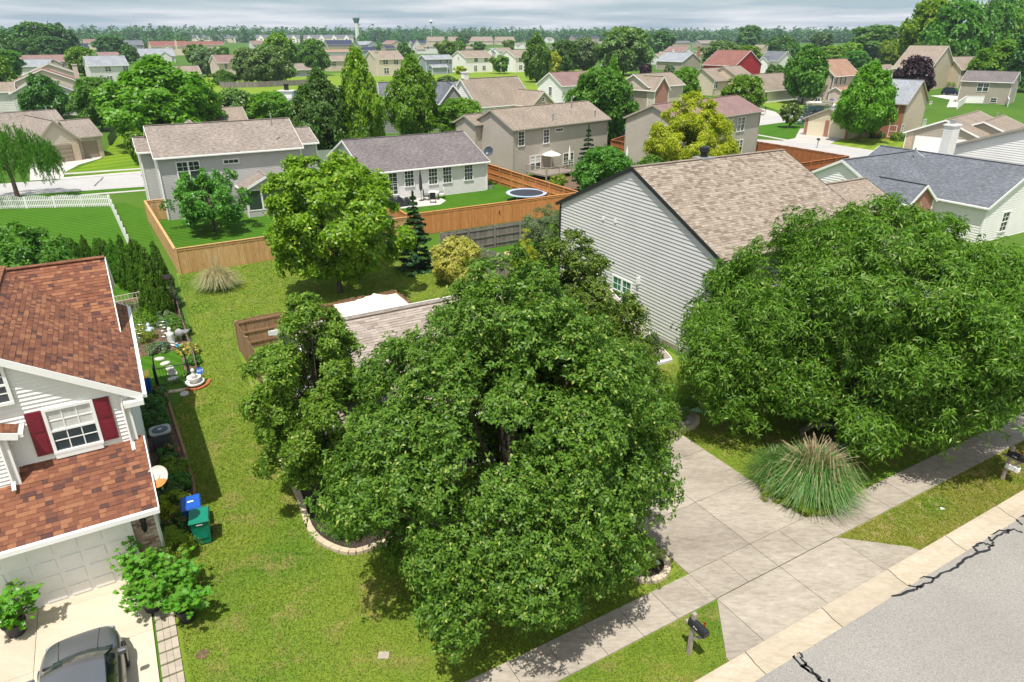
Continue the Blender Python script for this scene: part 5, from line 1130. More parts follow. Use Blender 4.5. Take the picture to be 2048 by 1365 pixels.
for k, (x_, by_, ty, w_, sh, mt, lb) in enumerate((
    (1836, 158, -4, 84, 'round', 'leaf_maple', 'yellowish tall tree at the left edge of the right woods'), (1806, 140, 58, 62, 'round', 'leaf_pale', 'pale feathery tree in front of the right woods'), (1778, 140, 80, 48, 'round', 'leaf_maple', 'yellow-green low tree in front of the right woods'),
    (1890, 164, 2, 100, 'round', 'leaf_mid', 'tall dense tree in the middle of the right woods'), (1926, 150, 44, 74, 'round', 'leaf_dark', 'dark inner tree of the right woods'), (1960, 152, 10, 76, 'round', 'leaf_mid', 'tall tree right of the middle of the right woods'), (1952, 140, 4, 46, 'round', 'leaf_pale', 'silvery tree showing among the right woods'),
    (2002, 150, 20, 78, 'round', 'leaf_bright', 'bright tree near the right end of the woods'), (2040, 150, 2, 84, 'round', 'leaf_mid', 'tall tree at the right picture edge'), (2020, 134, -24, 80, 'round', 'leaf_maple', 'yellowish tree rising behind the right woods'), (2052, 185, 60, 80, 'round', 'leaf_dark', 'dark tree low at the right picture edge'), (1870, 168, 80, 64, 'round', 'leaf_mid', 'low tree between the woods and the tan gabled house'),
    (1975, 140, -10, 60, 'round', 'leaf_mid', 'highest rear tree of the right woods'), (1908, 172, 104, 54, 'dome', 'leaf_dark', 'undergrowth tree beside the two parked cars'), (1850, 140, 20, 50, 'round', 'leaf_dark', 'dark gap-filling tree behind the yellowish one'))):
    T(lb, x_, by_, ty, w_, sh, mt, 'tall woods on the right', z0=2 if k else 5, lod='m')
for x_, by_, ty, w_, mt, lb in ((34, 124, 60, 66, 'leaf_far', 'broad tree at the left end of the left woods'), (82, 124, 46, 76, 'leaf_dark', 'dark tallest tree of the left woods'), (126, 122, 50, 66, 'leaf_far', 'tree right of the tallest in the left woods'), (60, 132, 78, 60, 'leaf_dark', 'low dark front tree of the left woods'), (108, 130, 74, 66, 'leaf_far', 'middle front tree of the left woods'), (140, 120, 78, 46, 'leaf_dark', 'last dark tree at the right end of the left woods'), (10, 140, 66, 60, 'leaf_far2', 'lighter tree at the left picture edge woods'), (20, 160, 100, 60, 'leaf_mid', 'lowest tree of the left woods above the pale roof')):
    T(lb, x_, by_, ty, w_, 'round', mt, 'woods on the far left', z0=1.5, lod='m')
# street and garden trees between the far houses
rg = random.Random(77); used = 0; seen = set(); BX = []
for o in list(C.objects):
    if o.get('category') == 'house' and o.location.length > 120:
        kids = [c for c in o.children if c.name.startswith('wall')]
        if not kids: continue
        q = [proj(Vector(o.location) + Matrix.Rotation(o.rotation_euler.z, 3, 'Z') @ Vector(c)) for k in kids[:1] for c in k.bound_box]; BX.append(((min(a[0] for a in q), min(a[1] for a in q), max(a[0] for a in q), max(a[1] for a in q)), 0, o.location.length))
if 1: HL = [(o.location.copy(), o['label']) for o in C.objects if o.get('category') == 'house' and o.location.length > 130]
for k in range(420):
    x_ = rg.uniform(-40, 2090); by_ = 78 + 62 * rg.random() ** 1.6; p = at(x_, by_)
    if any(abs(x_ - a) < 60 and abs(by_ - b) < 16 for a, b in ((1000, 150), (760, 140))) : continue
    h = rg.uniform(6, 12) * (1.25 if p.length > 500 else 1); ty = proj((p.x, p.y, h))[1]; w_ = h * rg.uniform(.62, .95) * proj(p)[2]
    if any(q[2] > p.length and x_ - w_/2 < q[0][2] - 2 and x_ + w_/2 > q[0][0] + 2 and ty < q[0][3] - 2 and by_ > q[0][1] for q in BX): continue
    mt = rg.choice(['leaf_far', 'leaf_far2', 'leaf_mid', 'leaf_far']); lb = 'small garden tree far off between distant house roofs'
    if True:
        hs_ = min(HL, key=lambda q: (q[0] - p).length); dx = proj(p)[0] - proj(hs_[0])[0]; rel = ('left of' if dx < -14 else 'right of' if dx > 14 else 'behind' if p.y > hs_[0].y else 'in front of'); ws = hs_[1].split()[:10]
        while ws[-1] in ('the', 'a', 'of', 'with', 'and', 'in', 'behind', 'by', 'two', 'to', 'at', 'between', 'right', 'left', 'beside', 'front', 'above', 'before', 'one', 'an', 'its'): ws.pop()
        lb = {'leaf_far': 'dark tree ', 'leaf_far2': 'pale tree ', 'leaf_mid': 'green tree '}[mt] + rel + ' the ' + ' '.join(ws)
        if lb in seen: continue
        seen.add(lb)
    T(lb, x_, by_, ty, w_, rg.choice(['round', 'ovate', 'round']), mt, 'garden trees among the distant houses', lod='f'); used += 1
# wooded horizon: one mass of crowns
rgn = np.random.default_rng(9); parts = []
fm, _ = crown_pts(rgn, 1, 1.5, 10, 5, .4, 'round')[0], 0
for k in range(3300):
    a = rgn.uniform(-.72, .72); near = k % 3 == 0
    D = rgn.uniform(480, 1300) if near else 1300 + 2300 * rgn.uniform(0, 1) ** 2.2
    X, Y = math.sin(a) * D, math.cos(a) * D; R_ = rgn.uniform(6.5, 12); Hh = rgn.uniform(15, 26) * (1.1 if a < -.1 else 1.0)
    if near:
        Hh *= .62; R_ *= .75; x_, by_, f_ = proj((X, Y, 0)); ty = proj((X, Y, Hh))[1]; w_ = 2 * R_ * f_
        if any(q[2] > D - 5 and x_ - w_/2 < q[0][2] - 1 and x_ + w_/2 > q[0][0] + 1 and ty < q[0][3] - 1 for q in BX): continue
    n = 190 if D < 1700 else 100
    p, nr, _b = crown_pts(rgn, R_, Hh * .97, n, 12, .42, 'dome', shell=(.3, .9)); p += np.array([X, Y, 0]); s_ = R_ * .30; parts.append(leaves(rgn, p, nr, s_, s_ * .8))
wd_ = inst('woods', np_mesh('woods', np.concatenate(parts), 4, M['leaf_far'])); wd_['kind'] = 'stuff'

# ---------------------------------------------------------------- shrubs, grasses and garden plants
SH = {}
def shrub(label, p, R, H, mat, shape='round', n=3000, ln=.09, wd=.05, name='shrub', group=None, flowers=None, nf=30, fs=.09, seed=None, nb=22, up=.45):
    seed = seed or (int(abs(p[0]) * 13 + abs(p[1]) * 7) % 900 + 1); t = thing(name, label, 'plant', p, 0, group)
    me, bc = crown_mesh('foliage', seed, R, H, n, nb, .34, shape, ln, wd, M[mat], 0., up=up); inst('foliage', me, t)
    if flowers:
        rg = np.random.default_rng(seed); q, nr, _ = crown_pts(rg, R * 1.06, H * 1.06, nf * 3, nb, .3, shape); c = np.repeat(q[:nf], 5, 0) + rg.normal(0, fs * .3, (nf * 5, 3))
        inst('blossom', np_mesh('blossom', leaves(rg, c, unit(rg.normal(size=c.shape) + np.array([0, 0, 1.])), fs, fs * .8), 4, M[flowers]), t)
    b = MB(); b.tube([(0, 0, 0), (0, 0, H * .5)], [.03, .012], 5); b.build('stem', M['bark'], t); return t
def blades(label, p, R, H, mats, n=900, seed=1, w=.018, name='ornamental_grass', spikes=0):
    rg = np.random.default_rng(seed); t = thing(name, label, 'plant', p)
    for j, (m, fr, hh) in enumerate(mats):
        k = int(n * fr); a = rg.uniform(0, 6.283, k); rr = R * rg.uniform(.1, 1.2, k); h = H * hh * rg.uniform(.4, 1.2, k); r0 = R * .22 * rg.uniform(0, 1, k); V = np.empty((k, 3, 4, 3)); seg = [(0, 0), (.30, .72), (.68, .98), (1., .72)]
        sx, sy = -np.sin(a) * w, np.cos(a) * w; a2 = a + rg.normal(0, .75, k)
        for i in range(3):
            for (e, s_) in ((i, 0), (i + 1, 1)):
                f, g = seg[e]; x = np.cos(a) * r0 + np.cos(a2) * rr * f; y = np.sin(a) * r0 + np.sin(a2) * rr * f; z = h * g * (1 - .35 * f * rr / R); th = 1 - .8 * e / 3
                V[:, i, 0 if s_ == 0 else 3] = np.stack([x + sx * th, y + sy * th, z], 1); V[:, i, 1 if s_ == 0 else 2] = np.stack([x - sx * th, y - sy * th, z], 1)
        inst('leaf_clump', np_mesh('leaf_clump', V.reshape(-1, 3), 4, M[m]), t)
    if spikes:
        b = MB()
        for k in range(spikes):
            a = random.uniform(0, 6.28); r = random.uniform(.1, .75) * R; b.tube([(math.cos(a) * R * .15, math.sin(a) * R * .15, .2), (math.cos(a) * r * .6, math.sin(a) * r * .6, H * 1.2), (math.cos(a) * r, math.sin(a) * r, H * random.uniform(1.5, 2.15))], [.007, .006, .004], 3, cap=False)
        b.build('flower_stalk', M['straw'], t)
    return t
blades('dry tan pampas clump with tall bare stalks in front of the golden cedar fence', at(438, 578), 1.35, 1.35, (('straw', .72, 1.), ('blade', .28, .8)), 2600, 3, .014, 'pampas_grass', 46)
blades('big green and straw ornamental grass at the driveway corner', G(19.15, 12.0), 1.55, 1.6, (('blade', .88, 1.), ('straw', .12, 1.3)), 3800, 4, .017)
blades('second blue-green ornamental grass just behind the big clump', G(18.6, 13.0), 1.1, 1.35, (('blade', 1., 1.),), 1200, 5, .016)
blades('soft blue-green grass tuft inside the grey board fence', at(1042, 514), .9, 1.1, (('blade', 1., 1.),), 700, 6, .016)
for i, (u_, v_, r_) in enumerate(((17.95, 12.6, .5), (18.1, 12.0, .5), (18.3, 11.5, .5), (18.75, 11.3, .45), (19.25, 11.35, .4))):
    shrub(('low golden juniper, back one along the driveway edge', 'low golden juniper, second along the driveway edge', 'low golden juniper, middle one along the driveway edge', 'low golden juniper at the driveway corner', 'low golden juniper facing the sidewalk')[i], G(u_, v_), r_, .5, 'chart', 'dome', 2600, .07, .02, 'juniper', 'junipers around the ornamental grass')
shrub('clipped round green globe shrub inside the curved mulch bed', G(4.35, 18.1), .62, 1.0, 'globe', 'round', 15000, .04, .016, 'globe_shrub', nb=70, up=.3)
shrub('bright green dwarf conifer mound in the stone bed right of the driveway', G(18.95, 18.7), .85, 1.25, 'globe', 'dome', 14000, .05, .018, 'dwarf_conifer', nb=60)
shrub('small feathery juniper in the ring of edging by the driveway', G(11.75, 12.35), .62, .8, 'chart', 'dome', 3400, .08, .02, 'juniper')
shrub('chartreuse mounded dwarf spruce beside the left brick pier', G(-.72, 19.55), .5, 1.3, 'chart', 'dome', 9000, .045, .018, 'dwarf_conifer', nb=60)
shrub('gold-tipped yellow shrub behind the blue bin', G(-.42, 21.6), .55, 1.0, 'leaf_gold', 'round', 2600, .07, .03)
GB = (('pink_rose', 'rose bush with coral blooms in front of the yellow-lidded bin', -.45, 30.6, .55, .8, 'leaf_dark', 'flower'), ('shrub', 'dark leafy shrub in the house bed behind the air conditioner', -.6, 29.2, .55, .9, 'leaf_dark', None), ('shrub', 'deep green bush just behind the air conditioner', -.65, 28.2, .5, .9, 'leaf_dark', None), ('pink_rose', 'rose with pink blooms right in front of the air conditioner', -.42, 25.6, .4, .6, 'leaf_dark', 'flower'), ('shrub', 'olive-gold shrub between the air conditioner and the dish', -.35, 24.6, .5, .6, 'chart', None), ('shrub', 'strappy green clump by the satellite dish', -.3, 23.6, .42, .5, 'leaf_mid', None), ('shrub', 'dark bush under the rusty satellite dish', -.6, 22.7, .5, .9, 'leaf_dark', None), ('red_rose', 'rose bush with a few red blooms beside the green bin', -.55, 20.7, .5, .75, 'leaf_dark', 'flower'))
for nm, lb, u_, v_, r_, h_, m_, fl in GB: shrub(lb, G(u_, v_), r_, h_, m_, 'round', 1800, .1, .06, nm, 'plants along the side of the brown-roofed house', fl, 14, .09)
VG = ((-.9, 43.0, .9, .7, 'leaf_pale', 'pale tomato plants behind the trellis row'), (.2, 42.4, .8, .7, 'leaf_mid', 'leafy vegetable patch under the trellis'), (-.3, 40.8, .9, .8, 'leaf_bright', 'bright green bush in the middle of the vegetable garden'), (-1.1, 41, .5, .6, 'leaf_bright', 'small plant with a magenta bloom at the house corner'), (.9, 41.2, .6, .5, 'leaf_pale', 'pale flowering plant by the garden fence'), (-.6, 38.6, .85, .9, 'chart', 'lime green bush beside the wire cages'), (1.1, 39.6, .7, .7, 'leaf_mid', 'lily leaves along the twig fence'), (1.3, 38.2, .6, .6, 'leaf_mid', 'second lily clump along the twig fence'), (.1, 36.9, .55, .4, 'leaf_pale', 'cream variegated hosta by the blue watering can'), (1.45, 35.6, .5, .6, 'leaf_yellow', 'yellow variegated shrub inside the twig fence'), (1.5, 34.3, .4, .4, 'leaf_mid', 'low green plant near the garden gate'), (1.45, 43.4, .55, 1.3, 'leaf_pale', 'climbing plant on the dark arbor'), (1.25, 32.7, .4, .4, 'leaf_mid', 'low plant behind the white fountain'))
for k, (u_, v_, r_, h_, m_, lb) in enumerate(VG): shrub(lb, G(u_, v_), r_, h_, m_, 'dome', 1500, .11, .06, 'garden_plant', 'plants in the fenced vegetable garden', 'flower' if k == 3 else None, 6, .16)
for u_, v_, r_, h_, m_, lb, fl in ((4.9, 20.9, .6, .7, 'leaf_dark', 'dark hosta beside the narrow pear trunk', None), (4.7, 21.9, .5, .6, 'leaf_dark', 'dark leafy plant at the back of the curved bed', None)): shrub(lb, G(u_, v_), r_, h_, m_, 'dome', 1200, .13, .08, flowers=fl)
for x_, y_, r_, h_, m_, lb, fl in ((1186, 392, .9, 1.4, 'leaf_plum', 'dark barberry bush below the wooden deck', None), (1118, 365, .8, .7, 'chart', 'lime hosta by the taupe house window', None), (1112, 372, .6, .4, 'leaf_bright', 'low bright plant by the deck', None), (1796, 282, 1., 1.1, 'leaf_bright', 'round bush at the brick house corner', None), (1752, 277, 1.1, 1.1, 'leaf_dark', 'dark round bush by the brick house door', None), (1828, 276, 1.7, .8, 'leaf_mid', 'bed of yellow lilies along the tan side wall', 'flower_y'), (1625, 255, 1.3, 1.3, 'chart', 'yellow-green bush at the corner driveway', None), (1538, 203, .8, .7, 'chart', 'small yellow bush in front of the tan ranch', None), (838, 262, 2.2, 2.2, 'leaf_bright', 'clipped bush row before the blue-grey gables', None), (450, 172, 2.4, 2.6, 'leaf_mid', 'round bush in the pond fence corner', None), (1905, 175, 1.8, 1.6, 'leaf_bright', 'bush at the tan house corner by the two cars', None), (1135, 345, .5, .6, 'leaf_dark', 'pot plant on the wooden deck', None)):
    shrub(lb, at(x_, y_), r_, h_, m_, 'round', 1300, .2, .12, flowers=fl, nf=60, fs=.22)
# potted figs: big lobed leaves, each a part of its own
fl = MB(); pts = []
for ang, r in ((-90, .10), (-50, .40), (-25, .30), (5, .52), (32, .33), (58, .6), (78, .38), (90, .66), (102, .38), (122, .6), (148, .33), (175, .52), (205, .30), (230, .40)): pts.append((math.cos(rad(ang)) * r, math.sin(rad(ang)) * r + .1, .06 * abs(math.cos(rad(ang))) * r * 2))
for k in range(len(pts)): fl.face([(0, .1, 0), pts[k], pts[(k + 1) % len(pts)]])
fm_ = fl.mesh('leaf', M['leaf_fig']); potm = plain('dark_pot', (.035, .035, .04), .5, .2)
def fig(label, p, H, R, n, seed, lean=(0, 0)):
    rg = random.Random(seed); t = thing('fig_tree', label, 'potted tree', p, 0, 'potted fig trees by the garage'); b = MB(); b.lathe([(.2, 0), (.27, .4), (.3, .42), (.3, .46), (.25, .46), (.24, .4)], 0, 0, 16); b.build('pot', potm, t)
    s = MB(); tips = []
    for k in range(11):
        a = k * 2.4 + rg.uniform(-.3, .3); r = R * rg.uniform(.35, 1); z = H * rg.uniform(.5, 1); q = Vector((math.cos(a) * r + lean[0] * z, math.sin(a) * r + lean[1] * z, z)); m = q * .5; m.z = q.z * .62
        s.tube([(0, 0, .4), m, q], [.022, .016, .007], 5); tips += [(q, m)]
    s.build('trunk', M['bark'], t)
    for k in range(int(n * 1.45)):
        q, m = tips[k % len(tips)]; f = rg.uniform(.15, 1.06); c = m.lerp(q, f) + Vector((rg.gauss(0, .12), rg.gauss(0, .12), rg.gauss(0, .08))); sz = rg.uniform(.14, .25)
        inst('leaf', fm_, t, c, sc=(sz, sz, sz), rot=(rg.uniform(-.75, .35), rg.uniform(-.5, .5), rg.uniform(0, 6.28)))
fig('potted fig tree at the left end of the white garage door', G(-4.85, 18.65), 1.7, .62, 190, 1, (.12, .1)); fig('potted fig tree against the brick pier', G(-1.75, 18.7), 1.75, .6, 170, 2); fig('spreading potted fig at the driveway and paver joint', G(-1.55, 17.75), 1.35, .75, 190, 3); fig('potted fig on the lawn edge beside the pavers', G(-.75, 16.9), 1.3, .62, 170, 4, (.1, -.1)); fig('small potted fig squeezed between the two larger ones', G(-.75, 17.9), 1.35, .55, 130, 5)

# ---------------------------------------------------------------- beds and edging
def bed(name, pts, m, z=.016): return sheet(name, pts, z, m)
bed('mulch_bed', UV((3.4, 25), (3.35, 22.6), (3.4, 20.8), (3.3, 19.1), (3.5, 18.1), (4.05, 17.3), (4.7, 17.15), (6.2, 17.2), (6.6, 19.3), (5, 19.4), (5, 25)), M['mulch'])
bed('garden_bed', UV((-1.05, 20.2), (-.1, 20.2), (.2, 23), (.1, 31.5), (-1.05, 31.5)), M['soil'])
bed('garden_bed', UV((-1.3, 36.5), (1.55, 36.5), (1.75, 46), (-1.4, 46)), M['soil']); bed('garden_bed', UV((1.0, 32), (1.6, 32), (1.65, 36.5), (1.1, 36.5)), M['soil'])
bed('stone_bed', UV((18, 17.6), (19.2, 17.5), (19.8, 18.8), (18.6, 19.3), (17.95, 19.2)), M['farconc'])
bed('mulch_bed', UV((21.9, 14.1), (22.4, 13.3), (23.4, 13.2), (23.9, 14.1), (23.4, 14.9), (22.4, 14.9)), M['mulch'])
bed('mulch_bed', UV((11.0, 12.0), (11.4, 11.5), (12.0, 11.45), (12.4, 11.9), (12.2, 12.7), (11.4, 12.9)), M['mulch'])
bed('bark_bed', PXs((1075, 352), (1130, 348), (1235, 372), (1232, 396), (1180, 400), (1120, 378)), M['soil'])
bed('sand_patch', PXs((1008, 505), (1030, 500), (1042, 512), (1030, 520), (1005, 518)), plain('dry_sand', (.5, .36, .2), .95, .2, 8), .02)
def edging(label, pts, wd=.2, h=.13, n=3, z0=0., m='edging'):
    t = thing('landscape_edging', label, 'edging', pts[0]); P = [Vector(p) for p in pts]; o = P[0]; pl = []
    for k in range(len(P) - 1):
        a, b_, c, d = P[max(k - 1, 0)], P[k], P[k + 1], P[min(k + 2, len(P) - 1)]
        for j in range(n):
            s = j / n; pl.append(.5 * ((2 * b_) + (c - a) * s + (2 * a - 5 * b_ + 4 * c - d) * s * s + (3 * b_ - a - 3 * c + d) * s ** 3))
    pl.append(P[-1])
    for k in range(len(pl) - 1):
        a, c = pl[k], pl[k + 1]; dr = (c - a).normalized(); b = MB(); b.beam(a - o + dr * .006 + Vector((0, 0, h / 2 + z0)), c - o - dr * .006 + Vector((0, 0, h / 2 + z0)), wd, h); b.build('edging_block', M[m], t)
    return t
edging('curved cream concrete edging round the mulch bed with the globe shrub', UV((3.35, 25), (3.33, 22.6), (3.34, 20.8), (3.22, 19.0), (3.43, 18.0), (4.0, 17.2), (4.7, 17.05), (6.3, 17.1)))
ring = [(11.72 + .72 * math.cos(a), 12.15 + .72 * math.sin(a)) for a in [rad(x) for x in range(-170, 60, 28)]]
edging('ring of cream edging around the small juniper by the driveway', UV(*ring), n=2); edging('short curved edging in front of the dwarf conifer at the driveway head', UV((18.0, 17.45), (18.7, 17.35), (19.3, 17.7), (19.5, 18.4)))
edging('timber border of the planting bed along the brown-roofed house', UV((.02, 31.8), (.12, 28), (.22, 23.5), (-.05, 20.2)), .1, .12, 2, m='fence_brown'); edging('ring of dark stones around the ash trunk', UV(*[(22.9 + 1.05 * math.cos(a), 14.1 + .9 * math.sin(a)) for a in [rad(x) for x in range(0, 361, 40)]]), .2, .14, 1, m='concrete')
for i, (u_, v_, r_) in enumerate(((18.35, 17.75, .2), (18.75, 17.7, .15), (18.3, 18.2, .14))):
    b = MB(); b.lathe([(r_ * .8, 0), (r_, r_ * .4), (r_ * .7, r_ * .9), (r_ * .2, r_ * 1.05)], 0, 0, 7, sx=1.2); tag(b.build('boulder', plain('pale_stone', (.5, .46, .42), .9, .2), loc=G(u_, v_), rz=i), ('largest pale boulder beside the dwarf conifer', 'smaller pale boulder right of the largest', 'pale rock at the back of the stone bed')[i], 'rock', 'rocks in the stone bed')
for i, (u_, v_) in enumerate(((12.1, 12.0), (12.2, 12.3), (12.0, 12.45))):
    b = MB(); b.lathe([(.08, 0), (.11, .05), (.06, .1)], 0, 0, 6); tag(b.build('rock', M['white'], loc=G(u_, v_), rz=i), ('lower white rock in the edging ring by the juniper', 'white rock nearest the driveway in the edging ring', 'upper white rock in the edging ring by the juniper')[i], 'rock', 'white rocks in the edging ring')

# ---------------------------------------------------------------- bins, mailboxes, dishes and other small things
def bin_(label, p, col, lid, rz, w=.56, d=.66, h=.98, text=True):
    t = thing('wheeled_bin', label, 'bin', p, rz); b = MB(); ws, ds = w * .78, d * .74
    V0 = [(-ws/2, -ds/2, .06), (ws/2, -ds/2, .06), (ws/2, ds/2, .06), (-ws/2, ds/2, .06)]; V1 = [(-w/2, -d/2, h), (w/2, -d/2, h), (w/2, d/2, h), (-w/2, d/2, h)]
    b.face(V0[::-1]); b.face(V1)
    for k in range(4): b.face([V0[k], V0[(k + 1) % 4], V1[(k + 1) % 4], V1[k]])
    for z_, s_ in ((h - .06, 1.03),): b.box(-w/2 * s_, w/2 * s_, -d/2 * s_, d/2 * s_, z_, z_ + .05)
    o = b.build('bin_body', col, t); bv = o.modifiers.new('edge', 'BEVEL'); bv.width = .03; bv.segments = 2
    k = MB(); k.box(-.17, .17, -d/2 + .01, -d/2 + .05, .30, .82); k.build('front_recess', col, t, loc=(0, .028, 0)); k = MB()
    for z_ in (.32, .56, .8): k.beam((-.17, -d/2 + .03 + (.8 - z_) * .12, z_), (.17, -d/2 + .03 + (.8 - z_) * .12, z_), .03, .025)
    k.build('grab_bar', M['white'] if False else col, t)
    l = MB(); L0 = [(-w/2 - .03, -d/2 - .05, h), (w/2 + .03, -d/2 - .05, h), (w/2 + .03, d/2 + .04, h + .015), (-w/2 - .03, d/2 + .04, h + .015)]; L1 = [(x * .9, y * .88, h + .075) for x, y, z in L0]; l.face(L0[::-1]); l.face(L1)
    for q in range(4): l.face([L0[q], L0[(q + 1) % 4], L1[(q + 1) % 4], L1[q]])
    o = l.build('lid', lid, t); bv = o.modifiers.new('edge', 'BEVEL'); bv.width = .025; bv.segments = 2
    for s_ in (-1, 1):
        q = MB(); q.tube([(s_ * (w/2 - .05) - .03, d/2 - .02, .12), (s_ * (w/2 - .05) + .03, d/2 - .02, .12)], [.12, .12], 14); q.build('wheel', M['black'], t)
    q = MB(); q.tube([(-w/2 + .04, d/2 + .06, h - .02), (w/2 - .04, d/2 + .06, h - .02)], [.018, .018], 6); q.build('handle', lid, t)
    if text: q = MB(); q.box(-.09, .09, -d/2 - .022, -d/2 - .012, .865, .90); q.build('white_marking', M['white'], t)
    return t
gm = plain('teal_green_plastic', (.004, .20, .12), .38, .08); bm_ = plain('blue_plastic', (.012, .09, .42), .38, .08); ym = plain('yellow_plastic', (.72, .50, .03), .4, .08)
bin_('teal green wheeled bin standing in front of the blue one', G(.12, 20.15), gm, gm, rad(22)); bin_('blue wheeled bin just behind the teal green one', G(-.02, 20.98), bm_, bm_, rad(26), text=False); bin_('blue bin with a yellow lid beside the garden arch', G(-.72, 31.95), bm_, ym, rad(28), text=False)
q = MB(); q.box(-.09, .09, -.05, .02, 1.056, 1.06); q.build('white_marking', M['white'], [o for o in C.objects if o.name.startswith('wheeled_bin')][1])
def text3(s_, size, m, parent, loc, rot, ext=.002):
    cu = bpy.data.curves.new('lettering', 'FONT'); cu.body = s_; cu.size = size; cu.extrude = ext; cu.align_x = 'CENTER'; cu.align_y = 'CENTER'; cu.materials.append(m); tmp = bpy.data.objects.new('lettering', cu); link(tmp); bpy.context.view_layer.update(); me = bpy.data.meshes.new_from_object(tmp.evaluated_get(bpy.context.evaluated_depsgraph_get())); bpy.data.objects.remove(tmp); o = bpy.data.objects.new('lettering', me); link(o); o.parent = parent; o.location = loc; o.rotation_euler = rot; return o
def mailbox(label, p, rz, news=False):
    t = thing('mailbox', label, 'mailbox', p, rz); b = MB(); b.box(-.05, .05, -.05, .05, 0, 1.42); b.box(-.05, .05, -.62, .1, .93, 1.02) if False else b.beam((0, .25, .97), (0, -.42, .97), .09, .08); b.beam((0, -.05, .62), (0, -.36, .93), .06, .06); b.build('post', M['deck'], t)
    k = MB(); prof = [(-.1, 1.03), (-.1, 1.15), (-.085, 1.2), (-.05, 1.24), (0, 1.255), (.05, 1.24), (.085, 1.2), (.1, 1.15), (.1, 1.03)]
    for i in range(len(prof)):
        a, c = prof[i], prof[(i + 1) % len(prof)]; k.face([(a[0], .1, a[1]), (c[0], .1, c[1]), (c[0], -.46, c[1]), (a[0], -.46, a[1])])
    k.face([(x, .1, z) for x, z in prof][::-1]); k.face([(x, -.46, z) for x, z in prof]); k.build('box', M['black'], t)
    d = MB(); d.box(-.09, .09, -.475, -.462, 1.04, 1.16); d.lathe([(.088, -.006), (.088, .006)], 0, 0, 16) if False else None; d.build('box_door', M['iron'], t); f = MB(); f.box(.102, .112, -.3, -.26, 1.1, 1.3); f.box(.102, .112, -.3, -.2, 1.25, 1.3); f.build('flag', plain('red_flag', (.5, .03, .03), .5), t)
    text3('5766', .07, M['white'], t, (-.103, -.16, 1.12), (math.pi/2, 0, -math.pi/2))
    if news: k = MB(); k.box(-.09, .09, -.4, .02, .55, .72); k.build('newspaper_box', M['white'], t)
mailbox('black mailbox on a wooden post beside the driveway apron', G(10.6, 8.98), rad(30)); mailbox('black mailbox with a white paper box at the right picture edge', G(26.05, 9.0), rad(30), True)
def dish(label, p, dr, r, col, mast=.6, arm=True):
    t = thing('satellite_dish', label, 'satellite dish', p); D = Vector(dr).normalized(); qn = D.to_track_quat('Z', 'Y').to_euler(); b = MB(); prof = [(.01, .0), (r * .4, .02 * r / .3), (r * .75, .07 * r / .3), (r, .13 * r / .3)]; n = 24; 
    b.lathe(prof[::-1] + [(.01, -.02), (r * .75, .05 * r / .3), (r, .115 * r / .3)][::1], 0, 0, n); b.f = [f for f in b.f if len(f) == 4]; b.m = b.m[:len(b.f)]; o = b.build('reflector', col, t, smooth=True); o.rotation_euler = qn; o.location = (0, 0, mast)
    m = MB(); m.tube([(0, 0, 0), (0, 0, mast)] if mast > .05 else [(0, 0, -.2), (0, 0, 0)], [.025, .025], 7); m.build('mast', M['metal'], t)
    if arm: m = MB(); lo = qn.to_matrix() @ Vector((0, -r * .9, .0)); m.tube([(lo.x, lo.y, lo.z + mast), tuple(Vector((lo.x, lo.y, lo.z + mast)) + D * r * 1.3)], [.014, .014], 5); e = Vector((lo.x, lo.y, lo.z + mast)) + D * r * 1.3; m.box(e.x - .07, e.x + .07, e.y - .05, e.y + .05, e.z - .03, e.z + .07); m.build('receiver_arm', M['white'], t)
rusty = plain('rusty_dish', (.62, .60, .54), .5, .12, 2.); t_ = rusty.node_tree; tc_ = t_.nodes['Texture Coordinate']; nz = nd(t_, 'ShaderNodeTexNoise', Vector=(tc_, 3), Scale=5.); sp_ = nd(t_, 'ShaderNodeSeparateXYZ', Vector=(tc_, 3)); ms = mth(t_, 'GREATER_THAN', mth(t_, 'SUBTRACT', (nz, 0), mth(t_, 'MULTIPLY', (sp_, 1), 1.4)), .62); mm = mixc(t_, (ms), [l for l in rusty.node_tree.nodes if l.type == 'VALTORGB'][0], (.5, .2, .05)); t_.links.new(mm[0].outputs[2], t_.nodes['Principled BSDF'].inputs['Base Color'])
dish('rusty cream satellite dish on the side wall near the garage corner', G(-.66, 19.75, 2.55), (-.05, -.72, .62), .33, rusty, .45, arm=False)
gd = plain('slate_dish', (.055, .07, .09), .6, .1, spec=.2); dish('slate grey satellite dish on the eave of the low ranch house', G(18.2, 19.75, 2.72), (-.15, -.75, .55), .36, gd, .35); dish('grey satellite dish on the right roof edge of the white patio house', at(978, 312, 3.2), (-.2, -.8, .5), .5, gd, .4); dish('grey dish on the side wall of the brick dormer house', at(1262, 205, 4.2), (.2, -.8, .5), .5, gd, .3)
t = thing('air_conditioner', 'round-topped grey air conditioner beside the planting bed', 'air conditioner', G(-.48, 26.75), rad(30)); b = MB(); b.prism([(.36 * math.copysign(abs(math.cos(a)) ** .45, math.cos(a)), .36 * math.copysign(abs(math.sin(a)) ** .45, math.sin(a))) for a in [rad(x * 15) for x in range(24)]], .05, .78); b.build('cabinet', plain('ac_dark', (.06, .065, .065), .6, .2, 30), t)
b = MB(); b.prism([(.385 * math.copysign(abs(math.cos(a)) ** .5, math.cos(a)), .385 * math.copysign(abs(math.sin(a)) ** .5, math.sin(a))) for a in [rad(x * 15) for x in range(24)]], .782, .84); b.build('lid', plain('ac_grey', (.35, .34, .32), .5), t)
b = MB(); b.lathe([(.29, .842), (.29, .85), (.02, .85)], 0, 0, 20); b.build('fan_grille', M['iron'], t)
